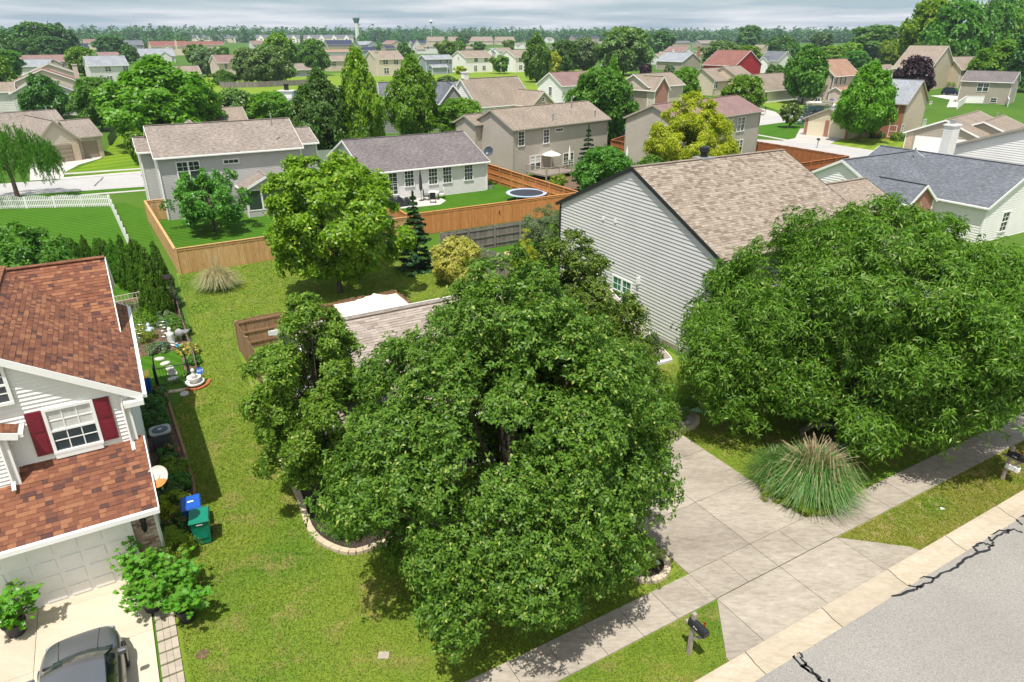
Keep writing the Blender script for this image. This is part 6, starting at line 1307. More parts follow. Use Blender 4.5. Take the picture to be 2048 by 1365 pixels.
for k in range(12):
    q = MB(); a = k * math.pi / 6; q.beam((math.cos(a) * .05, math.sin(a) * .05, .86), (math.cos(a) * .29, math.sin(a) * .29, .855), .01, .01); q.build('grille_rib', M['metal'], t)
b = MB(); b.lathe([(.07, .852), (.07, .875), (.02, .88)], 0, 0, 12); b.build('fan_hub', M['metal'], t)
t = thing('transformer_box', 'green utility transformer box behind the ornamental grass', 'utility box', G(21.4, 12.75), rad(30)); gx = plain('utility_green', (.05, .16, .09), .5, .1); b = MB(); b.box(-.4, .4, -.4, .4, 0, .62); b.build('cabinet', gx, t); b = MB(); b.face([(-.43, -.44, .62), (.43, -.44, .62), (.43, .44, .72), (-.43, .44, .72)]); b.face([(-.43, -.44, .56), (.43, -.44, .56), (.43, -.44, .62), (-.43, -.44, .62)]); b.face([(-.43, .44, .6), (-.43, -.44, .56), (-.43, -.44, .62), (-.43, .44, .72)]); b.build('lid', gx, t)
for i, (u_, v_, c, lb) in enumerate(((-.57, 15.39, 'soil', 'bare round dirt patch in the lawn by the car'), (3.57, 12.96, 'concrete', 'small square utility cover in the front lawn'))):
    b = MB(); b.lathe([(.16, 0), (.17, .02), (.0, .025)], 0, 0, 12) if i == 0 else b.box(-.14, .14, -.11, .11, 0, .03); tag(b.build('ground_cover_plate', M[c], loc=G(u_, v_)), lb, 'ground cover')
# canopy on the patio
t = thing('canopy', 'cream fabric patio canopy with a torn slit behind the low ranch house', 'canopy', G(10.3, 32.0), rad(30)); cf = plain('canopy_fabric', (.80, .72, .56), .8, .05); b = MB(); n = 10
def cz_(x, y): r = max(abs(x), abs(y)); return 2.02 + .82 * (1 - r) ** 1.35
for i in range(n):
    for j in range(n):
        q = [(-1 + 2 * (i + a) / n, -1 + 2 * (j + c) / n) for a, c in ((0, 0), (1, 0), (1, 1), (0, 1))]; b.face([(x * 1.75, y * 1.55, cz_(x, y)) for x, y in q])
for s_ in ((-1, -1, 1, -1), (1, -1, 1, 1), (1, 1, -1, 1), (-1, 1, -1, -1)): b.face([(s_[0] * 1.75, s_[1] * 1.55, 2.02), (s_[2] * 1.75, s_[3] * 1.55, 2.02), (s_[2] * 1.75, s_[3] * 1.55, 1.84), (s_[0] * 1.75, s_[1] * 1.55, 1.84)])
b.build('fabric_top', cf, t)
for x_ in (-1.7, 1.7):
    for y_ in (-1.5, 1.5): q = MB(); q.tube([(x_, y_, 0), (x_, y_, 2.0)], [.03, .03], 6); q.build('leg', M['iron'], t)
q = MB(); zz = lambda x, y: cz_(x / 1.75, y / 1.55) + .012; q.face([(.28, -.30, zz(.28, -.3)), (.5, -.22, zz(.5, -.22)), (.72, -.02, zz(.72, -.02)), (.45, -.12, zz(.45, -.12))]); q.build('tear', M['leaf_gold'], t)
bed('patio', UV((5.2, 30), (12.4, 30), (12.4, 34.7), (5.2, 34.7)), M['concrete'], .02)
# trampoline, patio set, raised beds
t = thing('trampoline', 'round trampoline with a dark mat and pale blue rim behind the orange fence', 'trampoline', at(1053, 403), 0); b = MB(); b.lathe([(1.62, .80), (1.62, .815), (.01, .815)], 0, 0, 40); b.build('mat', plain('trampoline_mat', (.03, .035, .045), .7, .15), t); b = MB(); b.lathe([(2.0, .80), (2.0, .86), (1.63, .85), (1.63, .80)], 0, 0, 40); b.build('rim_pad', plain('rim_blue', (.42, .48, .60), .5, .1), t)
for k in range(6): q = MB(); a = k * math.pi / 3; q.tube([(math.cos(a) * 1.9, math.sin(a) * 1.9, 0), (math.cos(a) * 1.9, math.sin(a) * 1.9, .8)], [.03, .03], 6); q.build('leg', M['metal'], t)
bed('patio', PXs((742, 410), (830, 395), (880, 396), (892, 402), (880, 410), (850, 413), (800, 418), (775, 416)), M['farconc'], .02)
t = thing('garden_table', 'white square patio table with metal legs', 'table', at(868, 399)); b = MB(); b.box(-.5, .5, -.5, .5, .70, .74); b.build('tabletop', M['white'], t)
for x_ in (-.45, .45):
    for y_ in (-.45, .45): q = MB(); q.tube([(x_, y_, 0), (x_, y_, .7)], [.025, .025], 6); q.build('leg', M['iron'], t)
def chair(label, p, rz, m):
    t = thing('garden_chair', label, 'chair', p, rz, 'chairs round the patio table'); b = MB(); b.box(-.27, .27, -.27, .27, .40, .46); b.build('seat', m, t); b = MB(); b.box(-.27, .27, .23, .29, .46, 1.05); b.build('backrest', m, t)
    for x_ in (-.25, .25):
        for y_ in (-.25, .25): q = MB(); q.box(x_ - .02, x_ + .02, y_ - .02, y_ + .02, 0, .4); q.build('leg', M['iron'], t)
        q = MB(); q.box(x_ - .02, x_ + .02, -.25, .25, .62, .66); q.build('armrest', M['iron'], t)
chair('dark patio chair left of the white table', at(853, 401), rad(90), M['iron']); chair('cream cushioned chair right of the white table', at(883, 397), rad(-80), M['cream']); chair('dark patio chair in front of the white table', at(866, 406), rad(185), M['iron'])
def brolly(label, p, h, m):
    t = thing('closed_parasol', label, 'parasol', p); b = MB(); b.lathe([(.05, h * .32), (.17, h * .4), (.13, h * .75), (.03, h)], 0, 0, 9); b.build('canopy', m, t); b = MB(); b.tube([(0, 0, 0), (0, 0, h * .4)], [.025, .025], 6); b.lathe([(.25, 0), (.25, .07), (.04, .08)], 0, 0, 12); b.build('pole', M['iron'], t)
brolly('closed charcoal parasol on the patio behind the white house', at(843, 402), 3.0, plain('charcoal_fabric', (.04, .04, .045), .9)); brolly('closed cream parasol on the wooden deck', at(1138, 338), 2.7, M['cream']); brolly('closed white parasol beyond the low green shrubs', at(1252, 338), 2.6, M['white'])
t = thing('grill_cover', 'long furniture set under a wrinkled black cover on the patio', 'covered furniture', at(797, 413), rad(31)); b = MB(); n = 14
for i in range(n):
    for j in range(6):
        def cv_(i, j): x = -1.5 + 3 * i / n; y = -.5 + j / 6; e = min(i, n - i, 2) / 2 * min(j, 6 - j, 1); return (x, y * (1.0), e * (.62 + .14 * math.sin(i * 1.9 + j) + .22 * (i < n * .6)))
        b.face([cv_(i, j), cv_(i + 1, j), cv_(i + 1, j + 1), cv_(i, j + 1)])
b.build('cover', plain('black_cover', (.02, .022, .025), .5, .2), t)
t = thing('barbecue', 'black covered barbecue by the patio door', 'barbecue', at(752, 400), rad(31)); b = MB(); b.prism([(-.6, -.3), (.6, -.3), (.6, .3), (-.6, .3)], 0, .9); b.lathe([(.42, .9), (.40, 1.1), (.2, 1.2)], 0, 0, 12, sy=.7); b.build('cover', plain('black_cover2', (.018, .02, .022), .5), t)
for i, (x_, y_) in enumerate(((957, 379), (930, 373))):
    t = thing('raised_bed', ('galvanised raised bed with vegetables, nearer one', 'galvanised raised bed with vegetables, farther one against the wall')[i], 'raised bed', at(x_, y_), rad(20)); b = MB(); pl = [(-1.3 + .35 * math.cos(a) if math.cos(a) < 0 else 1.3 + .35 * math.cos(a), .42 * math.sin(a)) for a in [rad(k * 20 + 5) for k in range(18)]]; b.prism(pl, 0, .42); b.build('metal_side', M['metal'], t); b = MB(); b.prism([(x * .94, y * .9) for x, y in pl], .421, .44); b.build('soil', M['soil'], t)
    me, _ = crown_mesh('foliage', 700 + i, 1, .5, 900, 16, .35, 'dome', .2, .12, M['leaf_bright']); inst('foliage', me, t, (.2, 0, .42), sc=(1.2, .45, 1))
t = thing('bucket', 'orange bucket on the lawn by the white house wall', 'bucket', at(889, 378)); b = MB(); b.lathe([(.18, 0), (.24, .5)], 0, 0, 12); b.build('pail', plain('orange_plastic', (.6, .09, .03), .5), t)
# wooden deck with railing behind the taupe house
t = thing('deck', 'grey-brown wooden deck with picket railing behind the taupe house', 'deck', at(1090, 362), rad(42)); dl_ = MB()
for k in range(24): q = MB(); q.box(0, 6.0, k * .145 - .2, k * .145 - .2 + .138, .42, .46); q.build('plank', M['deck'], t)
bal = MB(); bal.box(-.02, .02, -.02, .02, .46, 1.35); bme = bal.mesh('baluster', M['deck']); pst = MB(); pst.box(-.06, .06, -.06, .06, 0, 1.5); pme = pst.mesh('post', M['deck'])
for k in range(41): inst('baluster', bme, t, (k * .15, -.2, 0))
for k in range(22): inst('baluster', bme, t, (0, -.2 + k * .15, 0))
for x_ in (0, 2, 4, 6): inst('post', pme, t, (x_, -.2, 0))
inst('post', pme, t, (0, 3.1, 0))
for z_ in (.6, 1.36): q = MB(); q.box(0, 6, -.24, -.16, z_, z_ + .06); q.build('rail', M['deck'], t); q = MB(); q.box(-.04, .04, -.2, 3.1, z_, z_ + .06); q.build('rail', M['deck'], t)
t = thing('parasol', 'open white parasol on the wooden deck', 'parasol', at(1102, 345), 0); b = MB(); b.lathe([(1.15, 2.0), (1.15, 2.04), (.6, 2.28), (.02, 2.5)], 0, 0, 8); b.build('canopy', M['white'], t); b = MB(); b.tube([(0, 0, .4), (0, 0, 2.1)], [.03, .03], 6); b.build('pole', M['white'], t)

# ---------------------------------------------------------------- vehicles
glass = plain('car_glass', (.012, .03, .024), .07, .3, 1., spec=.28); tyre = plain('tyre', (.02, .02, .02), .85, .2); rim = plain('rim', (.5, .5, .52), .3, .05, metal=.8); lamp_m = plain('headlight_glass', (.30, .31, .32), .12, .05); tail_m = plain('tail_light', (.4, .01, .01), .2, .1)  # green of reflected trees is painted into the dark car glass base
def car(label, p, rz, paint, kind='sedan', L=4.6, W=1.82, Hh=1.46, name='parked_car'):
    t = thing(name, label, 'pickup truck' if kind == 'pickup' else 'car', p, rz); sy, sw_, sz = L / 4.64, W / 1.8, Hh / 1.46
    tall = kind in ('suv', 'van', 'pickup'); b = MB()
    Y = [-2.32, -2.24, -1.9, -1.5, -.9, -.2, .5, 1.02, 1.3, 1.7, 2.02, 2.2, 2.3]; tp = [.62, .98, 1.0, .985, .965, .955, .96, .975, .965, .925, .85, .74, .50]; wd = [.70, .83, .87, .89, .895, .90, .90, .895, .885, .86, .79, .68, .52]
    rings = []
    for y, z, w_ in zip(Y, tp, wd):
        arch = any(abs(y - a) < .36 for a in (1.4, -1.4)); lo = .20 if not arch else .20
        rings.append([(0, z + .02), (w_ * .48, z + .012), (w_ * .78, z - .02), (w_ * .95, z - .12), (w_, z * .62), (w_ * .985, .36), (w_ * .93, lo)])
    for k, (y, r) in enumerate(zip(Y, rings)):
        full = [(-x, z) for x, z in r[:0:-1]] + r
        for x, z in full: b.v.append((x * sw_, y * sy, z * sz))
    n = len(rings[0]) * 2 - 1
    for k in range(len(Y) - 1):
        for j in range(n - 1): b.f.append((k * n + j, k * n + j + 1, (k + 1) * n + j + 1, (k + 1) * n + j)); b.m.append(0)
    b.f.append(tuple(range(n))); b.m.append(0); b.f.append(tuple(range((len(Y) - 1) * n, len(Y) * n))[::-1]); b.m.append(0)
    o = b.build('body', paint, t, smooth=True); sb = o.modifiers.new('smooth', 'SUBSURF'); sb.levels = 1; sb.render_levels = 2
    zr = 1.46 if not tall else 1.62; fb, ft = (1.12, .42) if kind != 'van' else (1.45, .75); rt, rbk = {'sedan': (-1.0, -1.75), 'suv': (-1.85, -2.15), 'van': (-2.0, -2.2), 'pickup': (-.25, -.4), 'hatch': (-1.45, -2.05)}[kind]; zb = .965
    def arc(y, z, hw, bulge, m=6): return [(hw * sw_ * (-1 + 2 * i / m), (y + bulge * (1 - (-1 + 2 * i / m) ** 2)) * sy, (z + .03 * (1 - (-1 + 2 * i / m) ** 2)) * sz) for i in range(m + 1)]
    def skin(rows, nm, m):
        q = MB()
        for a, c in zip(rows[:-1], rows[1:]):
            for i in range(len(a) - 1): q.face([a[i], a[i + 1], c[i + 1], c[i]])
        o = q.build(nm, m, t, smooth=True); return o
    skin([arc(fb, zb, .72, .16), arc((fb + ft) / 2, (zb + zr) / 2 - .01, .675, .14), arc(ft, zr - .03, .60, .11)], 'windshield', glass)
    m_ = (ft + rt) / 2
    skin([arc(ft, zr - .03, .62, .11), arc(ft - .15, zr + .005, .63, .1), arc(m_, zr + .01, .64, .0), arc(rt + .12, zr - .01, .63, -.03), arc(rt, zr - .04, .61, -.05)], 'roof', paint)
    skin([arc(rt, zr - .04, .60, -.05), arc(rbk, zb + .03, .70, -.08)], 'rear_window', glass)
    for s_ in (-1, 1):
        def sp(y, f, out=0.): hw = (.80 - .17 * f) + out; return (s_ * hw * sw_, y * sy, (zb - .02 + (zr - .03 - zb) * f) * sz)
        q = MB(); A = [sp(fb - .02, 0), sp(rbk + .05, 0), sp(rt, 1), sp(ft, 1)]; q.face(A if s_ > 0 else A[::-1]); q.build('cabin_side', paint, t)
        ys = [fb - .30, (fb + rbk) / 2 - .02, (fb + rbk) / 2 - .1, rbk + .35]
        for y0, y1 in ((ys[0], ys[1]), (ys[2], ys[3])):
            fx = lambda y: min(max((fb - .12 - y) / (fb - ft), 0), 1) * .9 if y > ft else min(max((y - rbk - .02) / max(rt - rbk, .01), 0), 1) * .9 if y < rt else .9
            q = MB(); P = [sp(y0, .1, .008), sp(y1, .1, .008), sp(y1, fx(y1), .008), sp((y0 + y1) / 2, .9, .008), sp(min(y0, ft + .12), .86, .008)]; q.face(P if s_ > 0 else P[::-1]); q.build('side_window', glass, t)
        q = MB(); q.box(s_ * .93 * sw_ - .1, s_ * .93 * sw_ + .1, (fb - .42) * sy, (fb - .30) * sy, .98 * sz, 1.12 * sz); mo = q.build('mirror', paint, t); bv = mo.modifiers.new('edge', 'BEVEL'); bv.width = .03; bv.segments = 2
        for y in (1.4, -1.4):
            q = MB(); x0 = s_ * .80 * sw_; q.tube([(x0 - s_ * .1, y * sy, .33), (x0 + s_ * .115, y * sy, .33)], [.335, .335], 20); wo_ = q.build('wheel', tyre, t); q = MB(); q.tube([(x0 + s_ * .1, y * sy, .33), (x0 + s_ * .122, y * sy, .33)], [.22, .20], 14); q.build('rim', rim, wo_)
        q = MB(); q.beam((s_ * .50 * sw_, 2.15 * sy, .66 * sz), (s_ * .72 * sw_, 1.98 * sy, .72 * sz), .10, .10); q.build('headlight', lamp_m, t)
        q = MB(); q.box(s_ * .70 * sw_ - .1, s_ * .70 * sw_ + .1, -2.29 * sy, -2.2 * sy, .75 * sz, .92 * sz); q.build('tail_light', tail_m, t)
        q = MB(); q.beam((s_ * .40 * sw_, 1.22 * sy, .992 * sz), (s_ * .44 * sw_, 2.0 * sy, .875 * sz), .012, .006); q.build('hood_crease', M['iron'], t)
    q = MB(); q.beam((-.72 * sw_, (fb + .02) * sy, .975 * sz), (.72 * sw_, (fb + .02) * sy, .975 * sz), .05, .03); q.beam((-.5 * sw_, (fb + .06) * sy, 1.0 * sz), (.1 * sw_, (fb + .1) * sy, 1.0 * sz), .02, .02); q.build('wiper_cowl', M['black'], t)
    q = MB(); q.box(-.42 * sw_, .42 * sw_, 2.17 * sy, 2.3 * sy, .42 * sz, .62 * sz); q.build('grille', M['black'], t)
    if kind == 'pickup':
        q = MB(); q.box(-.86 * sw_, .86 * sw_, -2.2 * sy, -.5 * sy, .9 * sz, .97 * sz); q.build('bed_floor', M['black'], t)
        for s_ in (-1, 1): q = MB(); q.box(s_ * .86 * sw_ - .05, s_ * .86 * sw_ + .05, -2.3 * sy, -.45 * sy, .8 * sz, 1.14 * sz); q.build('bed_side', paint, t)
        q = MB(); q.box(-.86 * sw_, .86 * sw_, -2.34 * sy, -2.28 * sy, .6 * sz, 1.14 * sz); q.build('tailgate', paint, t)
    return t
def paint(n, c, m=.6): return plain(n, c, .28, .03, .5, metal=m, spec=.6)
car('silver-grey car parked nose-in on the left driveway', G(-3.18, 14.55, .05), rad(30), paint('silver_paint', (.22, .23, .245), .75), 'sedan', 4.9, 1.86, 1.5)
car('black minivan on the corner street behind the blue spruce', at(1626, 233), rad(-52) + math.pi, paint('black_paint', (.012, .013, .016), .2), 'van', 4.9, 1.9, 1.7)
car('beige pickup truck in the driveway of the copper-roofed house', at(1636, 214), rad(70) , paint('beige_paint', (.46, .41, .33), .3), 'pickup', 5.8, 2.0, 1.8)
car('dark blue-black suv parked beside the red car', at(1902, 191), rad(215), paint('navy_paint', (.012, .016, .03), .3), 'suv', 4.7, 1.9, 1.7)
car('red car parked beside the dark suv on the far right driveway', at(1925, 192), rad(150), paint('red_paint', (.38, .025, .03), .3), 'hatch', 4.5, 1.8, 1.5)
car('dark blue pickup truck glimpsed beside the taupe house corner', at(1238, 286), rad(140), paint('deepblue_paint', (.012, .035, .09), .3), 'suv', 5.0, 1.95, 1.8)
car('black car half hidden behind the white chimney', at(1868, 304), rad(40), paint('black_paint2', (.013, .014, .017), .2), 'hatch', 4.4, 1.8, 1.5)
def bin2(label, x_, y_): bin_(label, at(x_, y_), bm_, bm_, rad(40), text=False)
bin2('blue bin beside the copper-roofed house garage', 1662, 208)
for lb, x_, y_ in (('small dark mailbox on the kerb by the tan ranch driveway', 1530, 228), ('twin mailbox post at the end of the brick house driveway', 1634, 296)):
    t = thing('mailbox', lb, 'mailbox', at(x_, y_)); b = MB(); b.box(-.05, .05, -.05, .05, 0, 1.1); b.build('post', M['deck'], t); b = MB(); b.box(-.12, .12, -.3, .3, 1.05, 1.3); b.build('box', M['iron'], t)
# water towers on the skyline
def tower(label, px, ybase, ytop, wpx, D, col, cap):
    x_ = (px - 1024) / FPX; d = ray(px, 66); p = Vector((d.x / d.y * D, D, 0)); H_ = ztop(p, ytop); f = proj((p.x, p.y, H_))[2]; r = wpx / 2 / f
    t = thing('water_tower', label, 'water tower', p); b = MB(); b.lathe([(r * .62, 0), (r * .6, H_ * .80)], 0, 0, 20); b.build('shaft', col, t); b = MB(); b.lathe([(r * .6, H_ * .80), (r * 1.0, H_ * .96), (r * 1.0, H_), (r * .3, H_ * 1.01)], 0, 0, 20); b.build('tank_rim', cap, t)
    b = MB(); b.tube([(r * .9, 0, H_), (r * .9, 0, H_ * 1.17)], [r * .05, r * .03], 4); b.build('antenna', M['metal'], t); return t
tower('pale green flared water tower above the apartment blocks', 714.5, 66, 36, 14, 1000, plain('tower_cream', (.62, .64, .60), .6), plain('tower_green', (.10, .20, .18), .6))
D = 1300.; d = ray(862, 46); p = Vector((d.x / d.y * D, D, 0)); H_ = ztop(p, 40); f = proj((p.x, p.y, H_))[2]; r = 3.2 / f
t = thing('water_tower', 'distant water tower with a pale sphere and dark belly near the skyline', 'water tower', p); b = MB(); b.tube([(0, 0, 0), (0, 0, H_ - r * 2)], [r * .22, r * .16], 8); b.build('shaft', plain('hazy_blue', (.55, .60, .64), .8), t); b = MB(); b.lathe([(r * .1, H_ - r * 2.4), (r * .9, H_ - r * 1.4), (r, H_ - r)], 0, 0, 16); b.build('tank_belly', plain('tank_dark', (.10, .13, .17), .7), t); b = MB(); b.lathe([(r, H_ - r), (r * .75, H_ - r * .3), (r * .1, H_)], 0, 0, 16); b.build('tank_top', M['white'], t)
t = thing('pond_fountain', 'white fountain cap standing in the pond', 'fountain', at(575, 196)); b = MB(); b.box(-1.5, 1.5, -1, 1, 0, 1.6); b.prism([(-2, -1.3), (2, -1.3), (2, 1.3), (-2, 1.3)], 1.6, 1.8); b.build('housing', M['white'], t); b = MB(); b.lathe([(.6, 1.8), (.6, 3.2), (.9, 3.3)], 0, 0, 10); b.build('cap', M['iron'], t)

# ---------------------------------------------------------------- the fenced vegetable garden
iron = M['iron']; t = thing('garden_arch', 'black iron garden arch with a low gate and round medallion', 'garden arch', G(.47, 32.35), rad(26)); b = MB()
for y_ in (-.16, .16):
    pts = [(-.66, y_, 0), (-.66, y_, 1.35)] + [(-.66 * math.cos(a), y_, 1.35 + .72 * math.sin(a)) for a in [math.pi * k / 12 for k in range(1, 12)]] + [(.66, y_, 1.35), (.66, y_, 0)]
    q = MB(); q.tube(pts, [.022] * len(pts), 6); q.build('hoop', iron, t)
for k in range(1, 12):
    a = math.pi * k / 12; q = MB(); q.tube([(-.66 * math.cos(a), -.16, 1.35 + .72 * math.sin(a)), (-.66 * math.cos(a), .16, 1.35 + .72 * math.sin(a))], [.012, .012], 5); q.build('rung', iron, t)
for x_ in (-.7, .7): q = MB(); q.box(x_ - .05, x_ + .05, -.2, .2, 0, 1.1); q.build('gate_post', iron, t)
for z_ in (.12, .95): q = MB(); q.tube([(-.62, 0, z_), (.62, 0, z_)], [.02, .02], 6); q.build('gate_rail', iron, t)
for k in range(9): q = MB(); q.tube([(-.5 + k * .125, 0, .12), (-.5 + k * .125, 0, .95)], [.007, .007], 4); q.build('gate_bar', iron, t)
q = MB(); q.tube([(0, -.03, .68), (0, .02, .68)], [.17, .17], 18); q.build('medallion', plain('medallion_white', (.6, .6, .57), .6, .4, 14), t)
edging('row of pinkish bricks under the garden arch', UV((-.25, 31.85), (.4, 31.6), (1.0, 31.55)), .26, .05, 2, m='paver_pink' if False else 'edging')
bed('arch_lawn', UV((-.9, 32.4), (1.0, 32.4), (1.1, 36.3), (-.9, 36.3)), M['lawn_deep'], .02)
for i, (u_, v_) in enumerate(((.1, 35.7), (.3, 35.0), (.45, 34.3), (.5, 33.6), (.45, 33.0), (.75, 31.1))):
    b = MB(); b.lathe([(.2, 0), (.19, .04), (.01, .045)], 0, 0, 8, sx=1.3); tag(b.build('stepping_stone', M['farconc'], loc=G(u_, v_, .02), rz=i), ('farthest stepping stone behind the arch', 'second farthest stepping stone behind the arch', 'middle stepping stone behind the arch', 'fourth stepping stone behind the arch', 'stepping stone just behind the arch gate', 'lone stepping stone in front of the arch')[i], 'stepping stone', 'stepping stones through the garden arch')
t = thing('garden_fountain', 'small white three-tier fountain with a cherub on top', 'fountain', G(1.3, 31.75)); st = plain('white_stone', (.72, .70, .66), .7, .1, 8)
for r_, z_, nm in ((.42, .12, 'basin'), (.31, .36, 'bowl')): b = MB(); b.lathe([(r_ * .5, z_ - .1), (r_, z_ + .06), (r_, z_ + .12), (r_ * .85, z_ + .12), (r_ * .7, z_ + .04)], 0, 0, 22); b.build(nm, st, t)
b = MB(); b.lathe([(.14, .0), (.12, .42)], 0, 0, 12); b.build('pedestal', st, t)
b = MB(); b.lathe([(.05, .42), (.13, .5), (.12, .6), (.05, .7), (.085, .76), (.09, .82), (.05, .88), (.01, .9)], 0, 0, 14); b.build('cherub', st, t, smooth=True)
edging('curve of reddish bricks in front of the white fountain', UV((.85, 31.5), (1.3, 31.25), (1.75, 31.5), (1.95, 32.0)), .14, .09, 3, m='fence_red')
t = thing('yard_sign', 'round blue yard sign with white letters on a short stake', 'sign', G(1.62, 31.95), rad(26)); b = MB(); b.prism([(.17 * math.cos(a), .17 * math.sin(a)) for a in [rad(22.5 + 45 * k) for k in range(8)]], -.006, .006); o = b.build('sign_panel', plain('sign_blue', (.015, .10, .42), .4, .05), t, loc=(0, 0, .62)); o.rotation_euler = (rad(65), 0, 0)
b = MB(); b.box(-.012, .012, .012, .03, 0, .6); b.build('stake', M['metal'], t); text3('ADT', .15, M['white'], t, (0, -.012, .626), (rad(65), 0, 0))
t = thing('garden_statue', 'white garden statue of a small robed figure', 'statue', G(.85, 37.3)); b = MB(); b.lathe([(.2, 0), (.2, .08), (.15, .1), (.19, .3), (.17, .55), (.2, .68), (.08, .76), (.1, .84), (.1, .92), (.04, 1.0)], 0, 0, 14); b.build('figure', st, t, smooth=True)
b = MB(); b.box(-.24, .24, -.24, .24, 0, .06); b.build('plinth', st, t)
t = thing('garden_urn', 'pale blue-white lidded garden urn on the bed', 'urn', G(-.05, 38.9)); b = MB(); b.lathe([(.12, 0), (.1, .2), (.24, .4), (.26, .52), (.1, .62), (.05, .68), (.1, .76), (.02, .86)], 0, 0, 16); b.build('urn_body', plain('pale_blue', (.55, .65, .70), .4, .05), t, smooth=True)
t = thing('watering_can', 'turquoise blue watering can among the hostas', 'watering can', G(.3, 37.0)); b = MB(); b.lathe([(.15, 0), (.17, .28), (.12, .32)], 0, 0, 14); cb = plain('turquoise', (.02, .36, .58), .35, .05); b.build('can', cb, t); b = MB(); b.tube([(.12, 0, .08), (.34, 0, .36)], [.03, .02], 6); b.build('spout', cb, t); b = MB(); b.tube([(-.14, 0, .1), (-.26, 0, .22), (-.1, 0, .38)], [.014] * 3, 5); b.build('handle', cb, t)
t = thing('plant_pot', 'blue saucer-shaped pot beside the white statue', 'pot', G(1.15, 36.7)); b = MB(); b.lathe([(.12, 0), (.2, .12), (.18, .13)], 0, 0, 14); b.build('bowl', cb, t)
t = thing('garden_heron', 'grey stone bird ornament with a spread wing', 'ornament', G(1.3, 37.5)); b = MB(); b.lathe([(.05, 0), (.06, .3), (.16, .45), (.12, .65), (.03, .75)], 0, 0, 10, sx=1.6); b.build('body', plain('grey_stone', (.3, .3, .3), .8, .2), t, smooth=True); b = MB(); b.face([(-.1, 0, .4), (.45, 0, .55), (.6, 0, .75), (-.05, 0, .65)]); b.build('wing', plain('grey_stone2', (.42, .42, .42), .8, .2), t)
def lattice(label, p, q, h, m, nx, nz, cross=False, name='trellis', zz=0.):
    p, q = Vector(p), Vector(q); t = thing(name, label, 'trellis', p); d = q - p; n = Vector((-d.y, d.x, 0)).normalized()
    for k in range(nx + 1): b = MB(); a = d * (k / nx); o2 = d * (random.uniform(-.3, .3) / nx); b.tube([a, a + o2 * .5 + Vector((0, 0, h))], [.022, .02], 5); b.build('upright', m, t)
    for k in range(nz + 1): b = MB(); z = zz + (h - zz) * k / nz; b.tube([Vector((0, 0, z)), d + Vector((0, 0, z + random.uniform(-.04, .04)))], [.02, .02], 5); b.build('rail', m, t)
    return t
lattice('white stick trellis spanning the end of the vegetable garden', G(-1.5, 44.0), G(.5, 44.3), .95, plain('pale_sticks', (.62, .56, .46), .8, .1), 10, 3)
tw = plain('twigs', (.17, .12, .10), .9, .3, 8)
t = thing('twig_fence', 'low twig wattle fence along the garden edge', 'fence', G(1.55, 33)); o = G(1.55, 33)
for k in range(60): v_ = 33.0 + k * .225; b = MB(); b.tube([G(1.58 + .012 * (v_ - 33), v_) - o, G(1.58 + .012 * (v_ - 33) + random.uniform(-.07, .07), v_ + random.uniform(-.1, .1), .62 + random.uniform(-.1, .2)) - o], [.022, .014], 5); b.build('stick', tw, t)
for z_ in (.15, .35, .55):
    for k in range(9): b = MB(); v_ = 33 + k * 1.5; b.tube([G(1.58 + .012 * (v_ - 33) + random.uniform(-.04, .04), v_, z_) - o, G(1.58 + .012 * (v_ - 31.5) + random.uniform(-.04, .04), v_ + 1.6, z_ + random.uniform(-.06, .06)) - o], [.025, .025], 5); b.build('branch', tw, t)
t = thing('garden_arbor', 'narrow dark wooden ladder arbor beside the largest arborvitae', 'arbor', G(1.45, 42.8), rad(30)); dk = plain('dark_timber', (.05, .035, .035), .8, .2)
for y_ in (-.3, .3):
    for x_ in (-.15, .15): b = MB(); b.box(x_ - .03, x_ + .03, y_ - .03, y_ + .03, 0, 2.0); b.build('post', dk, t)
for k in range(9):
    for x_ in (-.15, .15): b = MB(); b.beam((x_, -.3, .3 + k * .2), (x_, .3, .3 + k * .2), .03, .04); b.build('rung', dk, t)
for k in range(6): b = MB(); b.beam((-.22, -.35 + k * .14, 2.03), (.22, -.35 + k * .14, 2.03), .04, .04); b.build('slat', dk, t)
def cage(label, p, h, r):
    t = thing('wire_cage', label, 'plant cage', p)
    for k in range(7): b = MB(); a = k * .9; b.tube([(r * math.cos(a), r * math.sin(a), 0), (r * math.cos(a), r * math.sin(a), h)], [.008, .008], 4); b.build('wire', M['metal'], t)
    for z_ in (.3, .6, .9): pts = [(r * math.cos(a), r * math.sin(a), z_ * h) for a in [rad(x * 30) for x in range(13)]]; b = MB(); b.tube(pts, [.008] * 13, 4, cap=False); b.build('hoop', M['metal'], t)
cage('wire plant cage beside the pale urn', G(-.5, 38.9), .8, .35); cage('wire plant cage by the lime bush at the house', G(-.9, 37.4), .8, .3); cage('tall wire cage behind the white statue', G(.6, 38.1), 1.1, .25)
t = thing('garden_flag', 'small green and white kite-shaped flag on a stick by the driveway bed', 'flag', G(19.1, 17.65)); b = MB(); b.tube([(0, 0, 0), (0, 0, .7)], [.012, .012], 5); b.build('stick', M['metal'], t); b = MB(); b.prism([(-.28, -.004), (.28, -.004), (.28, .004), (-.28, .004)], .55, .56); b.face([(-.28, 0, .62), (.02, .02, .5), (.3, 0, .48), (.05, .0, .78)]); b.build('cloth', plain('flag_green', (.16, .42, .26), .7, .5, 10), t)
t = thing('litter', 'scrap of white paper lying on the dry verge', 'litter', G(22.4, 9.1)); b = MB(); b.face([(-.07, -.04, .03), (.07, -.05, .05), (.06, .05, .03), (-.06, .04, .06)]); b.build('paper', M['white'], t)

